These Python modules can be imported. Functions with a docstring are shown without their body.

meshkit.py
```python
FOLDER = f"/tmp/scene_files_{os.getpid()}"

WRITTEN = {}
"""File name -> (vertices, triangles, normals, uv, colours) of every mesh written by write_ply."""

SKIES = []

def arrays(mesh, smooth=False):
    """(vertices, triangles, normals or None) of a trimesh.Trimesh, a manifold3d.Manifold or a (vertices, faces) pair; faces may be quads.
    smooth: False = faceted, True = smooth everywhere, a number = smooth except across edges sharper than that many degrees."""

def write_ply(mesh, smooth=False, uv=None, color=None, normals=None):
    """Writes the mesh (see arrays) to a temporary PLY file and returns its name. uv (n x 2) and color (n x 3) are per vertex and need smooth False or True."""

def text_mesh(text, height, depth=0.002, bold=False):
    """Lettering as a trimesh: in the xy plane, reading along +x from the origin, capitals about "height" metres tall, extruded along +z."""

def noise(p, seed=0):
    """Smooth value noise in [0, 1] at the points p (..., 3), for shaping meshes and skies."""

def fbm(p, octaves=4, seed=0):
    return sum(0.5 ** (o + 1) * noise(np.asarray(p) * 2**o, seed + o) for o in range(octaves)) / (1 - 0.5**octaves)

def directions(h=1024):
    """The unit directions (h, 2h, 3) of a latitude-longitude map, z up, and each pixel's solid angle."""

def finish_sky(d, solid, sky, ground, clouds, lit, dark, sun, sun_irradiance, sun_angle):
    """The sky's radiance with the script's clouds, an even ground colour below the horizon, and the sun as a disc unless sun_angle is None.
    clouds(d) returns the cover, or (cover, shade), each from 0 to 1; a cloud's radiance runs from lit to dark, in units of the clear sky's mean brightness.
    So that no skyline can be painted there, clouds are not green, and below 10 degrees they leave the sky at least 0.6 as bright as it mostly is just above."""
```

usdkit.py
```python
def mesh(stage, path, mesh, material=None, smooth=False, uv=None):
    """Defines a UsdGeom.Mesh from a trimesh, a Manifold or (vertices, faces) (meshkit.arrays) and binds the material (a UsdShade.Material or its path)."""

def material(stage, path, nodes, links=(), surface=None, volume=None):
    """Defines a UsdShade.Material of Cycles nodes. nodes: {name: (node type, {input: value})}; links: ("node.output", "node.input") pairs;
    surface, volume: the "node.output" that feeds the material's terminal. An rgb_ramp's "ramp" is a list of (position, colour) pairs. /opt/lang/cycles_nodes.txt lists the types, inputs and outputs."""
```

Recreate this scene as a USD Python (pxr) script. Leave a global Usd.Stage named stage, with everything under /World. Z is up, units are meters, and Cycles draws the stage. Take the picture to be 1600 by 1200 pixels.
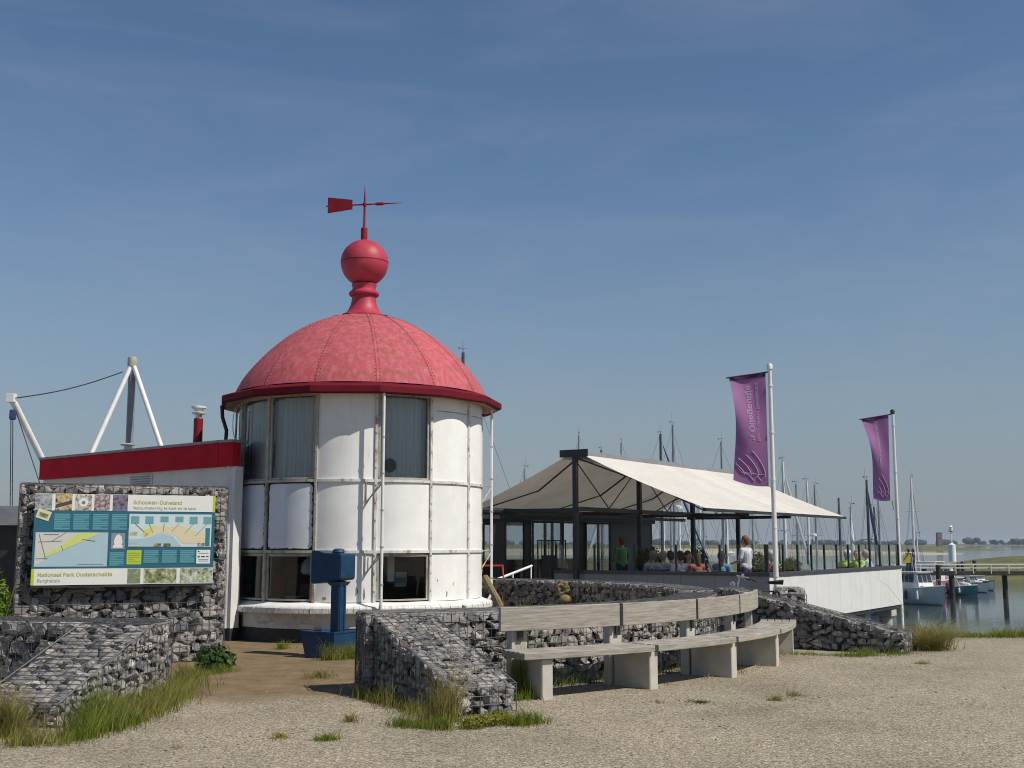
import math, random, numpy as np, trimesh, usdkit, meshkit
from pxr import Usd, UsdGeom, UsdLux, UsdShade, Sdf, Gf
import shapely, shapely.prepared
from shapely.geometry import Polygon, Point, LineString, box as sbox
from scipy.spatial import Voronoi, ConvexHull
import manifold3d as m3

# ------------------------------------------------------------------ camera, sky, sun, exposure
stage = Usd.Stage.CreateInMemory()
UsdGeom.SetStageUpAxis(stage, UsdGeom.Tokens.z)
UsdGeom.SetStageMetersPerUnit(stage, 1.0)
World = UsdGeom.Xform.Define(stage, '/World')
stage.SetDefaultPrim(World.GetPrim())
EYE, FPX, PITCH = 1.65, 1800.0, math.atan(250 / 1800)
cam = UsdGeom.Camera.Define(stage, '/World/camera')
cam.CreateHorizontalApertureAttr(36.0); cam.CreateVerticalApertureAttr(27.0)
cam.CreateFocalLengthAttr(36.0 * FPX / 1600)
cam.CreateClippingRangeAttr(Gf.Vec2f(0.1, 20000))
cam.AddTranslateOp().Set(Gf.Vec3d(0, 0, EYE)); cam.AddRotateXOp().Set(90 + math.degrees(PITCH))
cam.CreateExposureAttr(0.0)
SUN_AZ, SUN_EL = math.radians(63), math.radians(50)     # azimuth measured from "towards the camera" to the right
SUN = np.array([math.sin(SUN_AZ) * math.cos(SUN_EL), -math.cos(SUN_AZ) * math.cos(SUN_EL), math.sin(SUN_EL)])
sun = UsdLux.DistantLight.Define(stage, '/World/sun')
sun.CreateIntensityAttr(1.25); sun.CreateAngleAttr(0.53); sun.CreateColorAttr(Gf.Vec3f(1.0, 0.95, 0.87))
sun.CreateNormalizeAttr(True)
sun.AddRotateZOp().Set(math.degrees(SUN_AZ)); sun.AddRotateXOp().Set(90 - math.degrees(SUN_EL))
SKY_STRENGTH = 0.087
sky = UsdLux.DomeLight.Define(stage, '/World/sky')
skym = usdkit.material(stage, '/World/Looks/sky', {
    'tc': ('texture_coordinate', {}),
    'sky': ('sky_texture', {'sky_type': 'single_scattering', 'sun_disc': False, 'sun_elevation': SUN_EL, 'sun_rotation': math.atan2(SUN[0], SUN[1]), 'altitude': 0.0, 'air_density': 1.0, 'aerosol_density': 0.3, 'ozone_density': 2.0}),
    'map': ('mapping', {'scale': (1.6, 1.0, 7.0), 'rotation': (0.12, 0.25, 0.5)}),
    'n': ('noise_texture', {'scale': 2.1, 'detail': 7.0, 'roughness': 0.62, 'distortion': 0.6}),
    'r': ('rgb_ramp', {'ramp': [(0.46, (0, 0, 0)), (0.85, (0.20, 0.20, 0.20))]}),
    'mix': ('mix_color', {'blend_type': 'mix', 'b': (4.2, 4.6, 5.1)}),
    'hs': ('hsv', {'saturation': 1.10}), 'xyz': ('separate_xyz', {}), 'hz': ('map_range', {'range_type': 'smoothstep', 'from_min': -0.06, 'from_max': 0.34, 'to_min': 0.92, 'to_max': 0.0, 'clamp': True}), 'hm': ('mix_color', {'b': (2.55, 3.05, 3.65)}),
    'bg': ('background_shader', {'strength': SKY_STRENGTH})},
    [('tc.generated', 'map.vector'), ('map.vector', 'n.vector'), ('n.fac', 'r.fac'), ('r.color', 'mix.fac'), ('sky.color', 'hs.color'), ('hs.color', 'hm.a'), ('tc.generated', 'xyz.vector'), ('xyz.z', 'hz.value'), ('hz.result', 'hm.fac'), ('hm.result', 'mix.a'), ('mix.result', 'bg.color')], surface='bg.background')
UsdShade.MaterialBindingAPI.Apply(sky.GetPrim()).Bind(skym)
sky.GetPrim().SetCustomDataByKey('kind', 'structure')

rng = np.random.default_rng(7)
PI = math.pi

# ------------------------------------------------------------------ measuring helpers (a viewing ray met with a real depth or a real height)
_fw = np.array([0, math.cos(PITCH), math.sin(PITCH)]); _up = np.array([0, -math.sin(PITCH), math.cos(PITCH)])
def _ray(px, py): return FPX * _fw + (px - 800) * np.array([1, 0, 0]) + (600 - py) * _up
def P(px, py, Y): d = _ray(px, py); return np.array([0, 0, EYE]) + d * Y / d[1]
def G(px, py, z=0.0): d = _ray(px, py); return np.array([0, 0, EYE]) + d * (z - EYE) / d[2]
def V(*a): return np.array(a, float)
def unit(a): a = np.asarray(a, float); return a / np.linalg.norm(a)
def lerp(a, b, t): return np.asarray(a, float) * (1 - t) + np.asarray(b, float) * t

# ------------------------------------------------------------------ mesh building
class M:
    def __init__(s): s.v, s.f, s.n = [], [], 0
    def add(s, v, f):
        v = np.asarray(v, float); f = np.asarray(f, int)
        if f.shape[1] == 4: f = np.vstack([f[:, [0, 1, 2]], f[:, [0, 2, 3]]])
        s.v.append(v); s.f.append(f + s.n); s.n += len(v); return s
    def tri(s, t): return s.add(t.vertices, t.faces)
    def hull(s, pts):
        pts = np.asarray(pts, float); h = ConvexHull(pts); f = h.simplices.copy(); c = pts[h.vertices].mean(0)
        nn = np.cross(pts[f[:, 1]] - pts[f[:, 0]], pts[f[:, 2]] - pts[f[:, 0]])
        bad = (nn * (pts[f[:, 0]] - c)).sum(1) < 0; f[bad] = f[bad][:, ::-1]
        idx = np.full(len(pts), -1); u = np.unique(f); idx[u] = np.arange(len(u))
        return s.add(pts[u], idx[f])
    def box(s, c, size, rz=0.0, bev=0.006, R=None):
        h = np.asarray(size, float) / 2; b = min(bev, h.min() * 0.45); pts = []
        for sg in np.ndindex(2, 2, 2):
            q = (np.array(sg) * 2 - 1) * h; g = np.array(sg) * 2 - 1
            if b > 0:
                for k in range(3):
                    e = q - g * b; e[k] = q[k]; pts.append(e)
            else: pts.append(q)
        pts = np.array(pts)
        if R is None: R = np.array([[math.cos(rz), -math.sin(rz), 0], [math.sin(rz), math.cos(rz), 0], [0, 0, 1]])
        return s.hull(pts @ np.asarray(R).T + np.asarray(c, float))
    def beam(s, a, b, w, h=None, upv=(0, 0, 1), bev=0.004):
        a, b = np.asarray(a, float), np.asarray(b, float); d = b - a; L = np.linalg.norm(d); x = d / L
        upv = np.asarray(upv, float)
        if abs(x @ upv) > 0.99: upv = np.array([0, 1.0, 0])
        y = unit(np.cross(upv, x)); z = np.cross(x, y)
        return s.box((a + b) / 2, (L, w, h or w), bev=bev, R=np.stack([x, y, z], 1))
    def sheet(s, c, size, rz=0.0):
        """upright pane: one face, size = (length, -, height)"""
        u = np.array([math.cos(rz), math.sin(rz), 0]) * size[0] / 2; w = np.array([0, 0, size[2] / 2]); c = np.asarray(c, float)
        return s.add([c - u - w, c + u - w, c + u + w, c - u + w], [(0, 1, 2, 3)])
    def tube(s, pts, r, n=8, caps=True):
        pts = np.asarray(pts, float); k = len(pts); r = np.broadcast_to(np.asarray(r, float), (k,))
        t = np.gradient(pts, axis=0); t /= np.linalg.norm(t, axis=1, keepdims=True)
        ref = np.array([0, 0, 1.0]) if abs(t[0][2]) < 0.9 else np.array([1.0, 0, 0])
        x = unit(np.cross(ref, t[0])); ring = []
        for i in range(k):
            x = unit(x - t[i] * (x @ t[i])); y = np.cross(t[i], x)
            a = np.arange(n) * 2 * PI / n
            ring.append(pts[i] + r[i] * (np.cos(a)[:, None] * x + np.sin(a)[:, None] * y))
        v = np.vstack(ring); f = []
        for i in range(k - 1):
            for j in range(n):
                f.append((i * n + j, i * n + (j + 1) % n, (i + 1) * n + (j + 1) % n, (i + 1) * n + j))
        s.add(v, f)
        if caps:
            f = [(0, (j + 1) % n, j) for j in range(1, n - 1)]; s.add(ring[0], [(0, j + 1, j) for j in range(1, n - 1)]); s.add(ring[-1], [(0, j, j + 1) for j in range(1, n - 1)])
        return s
    def lathe(s, prof, c=(0, 0, 0), n=32, a0=0.0, a1=2 * PI):
        prof = np.asarray(prof, float); full = abs(a1 - a0 - 2 * PI) < 1e-6; m = n if full else n + 1
        a = a0 + (a1 - a0) * np.arange(m) / n
        v = np.concatenate([np.stack([p[0] * np.cos(a), p[0] * np.sin(a), np.full(m, p[1])], 1) for p in prof]) + np.asarray(c, float)
        f = []
        for i in range(len(prof) - 1):
            for j in range(n):
                j2 = (j + 1) % m
                f.append((i * m + j, i * m + j2, (i + 1) * m + j2, (i + 1) * m + j))
        return s.add(v, f)
    def grid(s, g):
        g = np.asarray(g, float); a, b = g.shape[:2]; i = np.arange(a * b).reshape(a, b)
        return s.add(g.reshape(-1, 3), np.stack([i[:-1, :-1], i[:-1, 1:], i[1:, 1:], i[1:, :-1]], -1).reshape(-1, 4))
    def slab(s, g0, g1):
        """closed sheet between two grids (g0 outer face, g1 inner face)"""
        g0, g1 = np.asarray(g0, float), np.asarray(g1, float)
        s.grid(g0); s.grid(g1[:, ::-1])
        for e0, e1 in ((g0[0], g1[0]), (g0[-1][::-1], g1[-1][::-1]), (g0[:, 0][::-1], g1[:, 0][::-1]), (g0[:, -1], g1[:, -1])):
            s.grid(np.stack([e1, e0]))
        return s
    def prism(s, poly, z0, z1, tf=None):
        for g in getattr(poly, 'geoms', [poly]):
            t = trimesh.creation.extrude_polygon(g, z1 - z0, engine='earcut'); v = np.array(t.vertices); v[:, 2] += z0
            s.add(v if tf is None else tf(v), t.faces)
        return s
    def sphere(s, c, r, sub=2, sc=(1, 1, 1)):
        t = trimesh.creation.icosphere(sub, 1.0); return s.add(t.vertices * r * np.asarray(sc) + np.asarray(c, float), t.faces)
    def mesh(s): return np.vstack(s.v), np.vstack(s.f)

def rot2(a): return np.array([[math.cos(a), -math.sin(a), 0], [math.sin(a), math.cos(a), 0], [0, 0, 1]])

# ------------------------------------------------------------------ things, parts, labels
USED, INV = {}, {}
def numbered(parent, name):
    k = (str(parent), name); i = USED.get(k, 0); USED[k] = i + 1
    return f'{parent}/{name}' if i == 0 else f'{parent}/{name}_{i:03d}'
def tag(p, label=None, cat=None, group=None, kind=None):
    p = p.GetPrim() if hasattr(p, 'GetPrim') else p
    for k, x in (('label', label), ('category', cat), ('group', group), ('kind', kind)):
        if x: p.SetCustomDataByKey(k, x)
    return p
def thing(name, label, cat, loc=(0, 0, 0), rz=0.0, group=None, kind=None, scale=None):
    path = numbered('/World', name); x = UsdGeom.Xform.Define(stage, path)
    x.AddTranslateOp().Set(Gf.Vec3d(*map(float, loc)))
    if rz: x.AddRotateZOp().Set(math.degrees(rz))
    if scale is not None: x.AddScaleOp().Set(Gf.Vec3f(*map(float, scale)))
    INV[path] = (np.asarray(loc, float), rot2(rz))
    return tag(x, label, cat, group, kind)
def obj(name, m, mat, parent=None, smooth=False, label=None, cat=None, group=None, kind=None, local=False):
    """one Mesh prim under parent (its points given in world coordinates unless local) or under /World"""
    v, f = m.mesh() if isinstance(m, M) else (np.asarray(m[0]), np.asarray(m[1]))
    path = '/World' if parent is None else str(parent.GetPath())
    if parent is not None and not local:
        l, R = INV['/'.join(path.split('/')[:3])]; v = (v - l) @ R
    me = usdkit.mesh(stage, numbered(path, name), (v, f), mat, smooth=smooth)
    return tag(me, label, cat, group, kind)
def dup(root, loc, rz, label, group=None, cat=None):
    was = root.GetCustomData(); t = thing(root.GetName().rstrip('0123456789').rstrip('_') if root.GetName()[-4:-3] == '_' else root.GetName(), label, cat or was['category'], loc, rz, group or was.get('group'))
    t.GetReferences().AddInternalReference(root.GetPath()); t.SetInstanceable(True)
    return t

# ------------------------------------------------------------------ materials
def pm(name, col, rough=0.6, var=0.12, scale=5.0, bump=0.0, bscale=60.0, metal=0.0, spec=0.5, stretch=(1, 1, 1), col2=None, lo=0.35, hi=0.65, detail=5.0, island=0.0, trans=0.0, coat=0.0, more=None, streak=None):
    c = np.asarray(col, float); c2 = np.asarray(col2, float) if col2 is not None else np.clip(c * (1 + var), 0, 1); c1 = c if col2 is not None else c * (1 - var)
    N = {'geo': ('geometry', {}), 'map': ('mapping', {'scale': stretch}), 'n': ('noise_texture', {'scale': scale, 'detail': detail, 'roughness': 0.62}),
         'r': ('rgb_ramp', {'ramp': [(lo, c1), (hi, c2)]}), 'p': ('principled_bsdf', {'roughness': rough, 'metallic': metal, 'specular_ior_level': spec, 'coat_weight': coat})}
    L = [('geo.position', 'map.vector'), ('map.vector', 'n.vector'), ('n.fac', 'r.fac')]
    out = 'r.color'
    if more:        # a second layer of stains: (colour, scale, stretch, low, high, strength)
        mc, ms, mst, ml, mh, mx = more
        N.update({'map3': ('mapping', {'scale': mst}), 'n3': ('noise_texture', {'scale': ms, 'detail': 6.0, 'roughness': 0.65}), 'r3': ('rgb_ramp', {'ramp': [(ml, (0, 0, 0)), (mh, (mx, mx, mx))]}), 'x3': ('mix_color', {'b': mc})})
        L += [('geo.position', 'map3.vector'), ('map3.vector', 'n3.vector'), ('n3.fac', 'r3.fac'), ('r3.color', 'x3.fac'), (out, 'x3.a')]; out = 'x3.result'
    if island:
        N.update({'im': ('map_range', {'from_min': 0.0, 'from_max': 1.0, 'to_min': 1 - island, 'to_max': 1 + island}), 'hs': ('hsv', {'saturation': 1.0}), 'oi': ('object_info', {})})
        L += [('oi.random', 'im.value'), ('im.result', 'hs.value'), (out, 'hs.color')]; out = 'hs.color'
    L += [(out, 'p.base_color')]
    if bump:
        N.update({'n2': ('noise_texture', {'scale': bscale, 'detail': 4.0, 'roughness': 0.6}), 'b': ('bump', {'strength': bump, 'distance': 0.02})})
        L += [('map.vector', 'n2.vector'), ('n2.fac', 'b.height'), ('b.normal', 'p.normal')]
    surf = 'p.BSDF'
    if trans:
        N.update({'t': ('translucent_bsdf', {}), 'mx': ('mix_closure', {'fac': trans})}); L += [(out, 't.color'), ('p.BSDF', 'mx.closure1'), ('t.BSDF', 'mx.closure2')]; surf = 'mx.closure'
    return usdkit.material(stage, '/World/Looks/' + name, N, L, surface=surf)
def pane_mat(name, tint=(1, 1, 1), gloss=1.0, ior=1.5):
    return usdkit.material(stage, '/World/Looks/' + name, {'f': ('fresnel', {'IOR': ior}), 't': ('transparent_bsdf', {'color': tint}), 'g': ('glossy_bsdf', {'roughness': 0.02, 'color': (gloss, gloss, gloss)}), 'm': ('mix_closure', {})},
                           [('f.fac', 'm.fac'), ('t.BSDF', 'm.closure1'), ('g.BSDF', 'm.closure2')], surface='m.closure')
K = {}
K['white_panel'] = pm('white_panel', (0.75, 0.74, 0.70), 0.45, 0.05, 2.0, 0.05, 25, more=((0.42, 0.33, 0.23), 2.6, (3.4, 3.4, 0.40), 0.60, 0.84, 0.42), island=0.03)
K['white_patch'] = pm('white_patch', (0.62, 0.63, 0.66), 0.5, 0.05, 3.0, 0.05, 30)
K['frame'] = pm('frame', (0.36, 0.34, 0.285), 0.55, 0.15, 9, 0.15, 60, more=((0.20, 0.09, 0.035), 7.0, (1, 1, 0.6), 0.54, 0.66, 0.8))
K['white_frame'] = pm('white_frame', (0.60, 0.585, 0.535), 0.5, 0.10, 9, 0.1, 60, more=((0.22, 0.11, 0.05), 7.0, (1, 1, 0.5), 0.52, 0.66, 0.8))
K['flake'] = pm('flake', (0.22, 0.20, 0.175), 0.8, 0.35, 25)
K['dark_rim'] = pm('dark_rim', (0.03, 0.028, 0.025), 0.7, 0.3, 20, 0.2, 60)
K['brick_white'] = pm('brick_white', (0.50, 0.475, 0.43), 0.8, 0.18, 5, 0.45, 28, more=((0.22, 0.15, 0.11), 4.0, (1, 1, 2.5), 0.52, 0.70, 0.7))
K['ledge'] = pm('ledge', (0.60, 0.585, 0.54), 0.8, 0.15, 14, 0.3, 60, more=((0.28, 0.20, 0.16), 9.0, (1, 1, 1), 0.55, 0.70, 0.6))
K['tar'] = pm('tar', (0.018, 0.017, 0.016), 0.7, 0.3, 9, 0.2, 30)
K['black'] = pm('black', (0.02, 0.02, 0.021), 0.6, 0.25, 9)
K['dome'] = pm('dome', (0.385, 0.073, 0.092), 0.72, scale=3.4, col2=(0.30, 0.075, 0.065), lo=0.48, hi=0.60, detail=14, bump=0.10, bscale=30, stretch=(1, 1, 1.7), more=((0.49, 0.165, 0.178), 11.0, (1, 1, 0.40), 0.44, 0.66, 0.55), spec=0.2, island=0.10)
K['seam'] = pm('seam', (0.27, 0.055, 0.06), 0.6, 0.2, 6)
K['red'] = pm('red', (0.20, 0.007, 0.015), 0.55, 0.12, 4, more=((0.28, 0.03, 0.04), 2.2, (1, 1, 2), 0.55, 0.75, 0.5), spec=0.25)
K['red_ball'] = pm('red_ball', (0.37, 0.035, 0.060), 0.5, 0.12, 3, more=((0.48, 0.12, 0.14), 1.8, (1, 1, 1), 0.5, 0.7, 0.5), spec=0.3)
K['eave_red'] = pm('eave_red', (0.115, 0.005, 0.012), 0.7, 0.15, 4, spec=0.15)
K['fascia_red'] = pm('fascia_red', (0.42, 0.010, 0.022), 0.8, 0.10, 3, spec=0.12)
K['red_dark'] = pm('red_dark', (0.17, 0.008, 0.016), 0.5, 0.15, 3)
K['soffit'] = pm('soffit', (0.36, 0.20, 0.16), 0.7, 0.2, 6)
K['grey_zinc'] = pm('grey_zinc', (0.20, 0.21, 0.23), 0.5, 0.15, 4)
K['curtain'] = pm('curtain', (0.66, 0.68, 0.68), 0.9, 0.10, 2.0, stretch=(18, 18, 0.3))
K['render_white'] = pm('render_white', (0.62, 0.60, 0.565), 0.75, 0.07, 1.6, 0.12, 45, more=((0.40, 0.36, 0.30), 1.6, (2.0, 2.0, 0.4), 0.52, 0.75, 0.4))
K['pipe_white'] = pm('pipe_white', (0.66, 0.65, 0.62), 0.45, 0.06, 5, more=((0.35, 0.24, 0.16), 6, (1, 1, 0.4), 0.62, 0.75, 0.6))
K['blue'] = pm('blue', (0.009, 0.038, 0.085), 0.38, 0.14, 6, 0.05, 40, more=((0.016, 0.052, 0.095), 5, (1, 1, 0.5), 0.52, 0.72, 0.6), spec=0.35)
K['blue_dark'] = pm('blue_dark', (0.012, 0.05, 0.10), 0.45, 0.15, 6)
K['wood'] = pm('wood', (0.185, 0.160, 0.128), 0.75, scale=2.2, col2=(0.36, 0.328, 0.275), lo=0.32, hi=0.68, detail=9, bump=0.3, bscale=14, stretch=(1.6, 1.6, 22.0), island=0.10)
K['concrete'] = pm('concrete', (0.44, 0.405, 0.345), 0.85, 0.10, 4, 0.2, 60, more=((0.25, 0.22, 0.17), 3, (1, 1, 0.8), 0.55, 0.75, 0.5))
STONES = []
for i, (c, c2) in enumerate([((0.185, 0.172, 0.162), (0.275, 0.257, 0.242)), ((0.125, 0.118, 0.118), (0.195, 0.186, 0.185)), ((0.24, 0.22, 0.193), (0.33, 0.305, 0.27)), ((0.092, 0.090, 0.098), (0.15, 0.146, 0.154)), ((0.165, 0.148, 0.14), (0.25, 0.226, 0.212)), ((0.28, 0.266, 0.25), (0.42, 0.40, 0.375))]):
    STONES.append(pm(f'stone_{"abcdef"[i]}', np.array(c) * (1.20, 1.18, 1.15), 0.85, scale=9, col2=np.array(c2) * (1.20, 1.18, 1.15), lo=0.3, hi=0.7, detail=8, bump=0.5, bscale=26, spec=0.3))
K['stone_core'] = pm('stone_core', (0.05, 0.048, 0.046), 0.95, 0.4, 9, 0.6, 12, spec=0.2)
K['wire'] = pm('wire', (0.10, 0.098, 0.096), 0.5, 0.25, 6, metal=0.4)
K['wire_bright'] = pm('wire_bright', (0.30, 0.295, 0.285), 0.45, 0.1, 6, metal=0.5)
K['steel_dark'] = pm('steel_dark', (0.022, 0.023, 0.026), 0.45, 0.2, 5)
K['anthracite'] = pm('anthracite', (0.045, 0.048, 0.055), 0.5, 0.12, 3)
K['ridge_grey'] = pm('ridge_grey', (0.20, 0.21, 0.225), 0.5, 0.1, 3)
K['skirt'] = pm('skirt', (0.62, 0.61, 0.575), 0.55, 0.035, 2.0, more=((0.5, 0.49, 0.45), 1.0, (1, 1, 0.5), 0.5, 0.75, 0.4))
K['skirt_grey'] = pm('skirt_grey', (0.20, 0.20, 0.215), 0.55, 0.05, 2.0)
K['canvas'] = pm('canvas', (0.80, 0.765, 0.70), 0.85, 0.035, 2.0, 0.05, 12, trans=0.42, spec=0.2, island=0.045)
K['glass'] = pane_mat('glass', (0.93, 0.96, 0.95))
K['glass_tinted'] = pane_mat('glass_tinted', (0.70, 0.745, 0.74))
K['glass_dark'] = pane_mat('glass_dark', (0.78, 0.82, 0.82), 1.0, 1.5)
K['floor_wood'] = pm('floor_wood', (0.16, 0.13, 0.10), 0.7, 0.2, 6)
K['interior'] = pm('interior', (0.06, 0.045, 0.035), 0.8, 0.3, 3)
K['counter'] = pm('counter', (0.16, 0.10, 0.055), 0.7, 0.2, 4)
K['mast'] = pm('mast', (0.30, 0.31, 0.33), 0.4, 0.1, 2, metal=0.3)
K['mast_dark'] = pm('mast_dark', (0.06, 0.062, 0.07), 0.5, 0.1, 2)
K['mast_white'] = pm('mast_white', (0.62, 0.62, 0.60), 0.4, 0.05, 2)
K['hull_white'] = pm('hull_white', (0.66, 0.66, 0.63), 0.3, 0.06, 1.5, coat=0.3)
K['hull_grey'] = pm('hull_grey', (0.40, 0.44, 0.41), 0.4, 0.10, 1.2, coat=0.2)
K['hull_teal'] = pm('hull_teal', (0.03, 0.21, 0.24), 0.35, 0.1, 1.5, coat=0.2)
K['hull_pink'] = pm('hull_pink', (0.42, 0.16, 0.17), 0.4, 0.12, 1.5)
K['hull_blue'] = pm('hull_blue', (0.03, 0.04, 0.12), 0.4, 0.12, 1.5)
K['sail_cover'] = pm('sail_cover', (0.03, 0.045, 0.12), 0.8, 0.2, 3)
K['pile'] = pm('pile', (0.035, 0.030, 0.027), 0.85, 0.3, 3, 0.3, 20)
K['rail_white'] = pm('rail_white', (0.60, 0.58, 0.50), 0.5, 0.06, 3)
K['flag'] = pm('flag', (0.50, 0.255, 0.49), 0.85, 0.08, 1.6, trans=0.48, spec=0.15)
K['flag_dark'] = pm('flag_dark', (0.06, 0.015, 0.075), 0.8, 0.1, 3)
K['flag_print'] = pm('flag_print', (0.62, 0.42, 0.62), 0.85, 0.04, 3, trans=0.3, spec=0.1)
K['rubber'] = pm('rubber', (0.015, 0.015, 0.016), 0.75, 0.2, 9)
K['rope'] = pm('rope', (0.185, 0.140, 0.065), 0.9, 0.3, 25, 0.5, 60)
K['red_paint'] = pm('red_paint', (0.42, 0.028, 0.022), 0.45, 0.1, 5)
K['chrome'] = pm('chrome', (0.5, 0.5, 0.5), 0.25, 0.1, 5, metal=0.8)
K['green_box'] = pm('green_box', (0.17, 0.20, 0.12), 0.7, 0.1, 5)
K['yellow'] = pm('yellow', (0.36, 0.33, 0.03), 0.6, 0.1, 5)
K['tower_brick'] = pm('tower_brick', (0.17, 0.115, 0.085), 0.9, 0.2, 0.4)
K['sand'] = pm('sand', (0.36, 0.30, 0.21), 0.9, 0.15, 0.03)
K['beacon'] = pm('beacon', (0.74, 0.74, 0.72), 0.5, 0.05, 1)
def leaf_mat(name, stops, trans=0.35, rough=0.55, k=1.0):
    st = [(0.30 + 0.40 * p, tuple(np.array(c) * k)) for p, c in stops]
    return usdkit.material(stage, '/World/Looks/' + name, {'g': ('geometry', {}), 'mp': ('mapping', {'scale': (1, 1, 0.06)}), 'n': ('noise_texture', {'scale': 38.0, 'detail': 2.0, 'roughness': 0.6}), 'n2': ('noise_texture', {'scale': 2.6, 'detail': 2.0}), 'av': ('mix_float', {'fac': 0.42}), 'r': ('rgb_ramp', {'ramp': st}), 'p': ('principled_bsdf', {'roughness': rough, 'specular_ior_level': 0.25}), 't': ('translucent_bsdf', {}), 'm': ('mix_closure', {'fac': trans})},
        [('g.position', 'mp.vector'), ('mp.vector', 'n.vector'), ('g.position', 'n2.vector'), ('n.fac', 'av.a'), ('n2.fac', 'av.b'), ('av.result', 'r.fac'), ('r.color', 'p.base_color'), ('r.color', 't.color'), ('p.BSDF', 'm.closure1'), ('t.BSDF', 'm.closure2')], surface='m.closure')
K['grass'] = leaf_mat('grass', [(0, (0.10, 0.165, 0.016)), (0.45, (0.205, 0.275, 0.028)), (0.70, (0.34, 0.345, 0.06)), (0.83, (0.50, 0.42, 0.14)), (1, (0.52, 0.43, 0.20))], trans=0.5, k=0.78)
K['dry_grass'] = leaf_mat('dry_grass', [(0, (0.11, 0.14, 0.025)), (0.35, (0.24, 0.23, 0.06)), (0.7, (0.42, 0.33, 0.12)), (1, (0.56, 0.45, 0.22))], trans=0.5, k=0.85)
K['sedum'] = leaf_mat('sedum', [(0, (0.10, 0.12, 0.012)), (0.6, (0.20, 0.20, 0.02)), (1, (0.30, 0.26, 0.03))])
K['weed'] = leaf_mat('weed', [(0, (0.022, 0.050, 0.012)), (0.6, (0.045, 0.09, 0.018)), (1, (0.09, 0.14, 0.03))])
K['bush'] = leaf_mat('bush', [(0, (0.05, 0.10, 0.012)), (0.6, (0.13, 0.21, 0.02)), (1, (0.33, 0.34, 0.04))])
K['far_wood'] = pm('far_wood', (0.030, 0.042, 0.022), 0.95, 0.35, 0.02)
K['stem'] = pm('stem', (0.08, 0.06, 0.03), 0.9, 0.2, 9)

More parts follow.
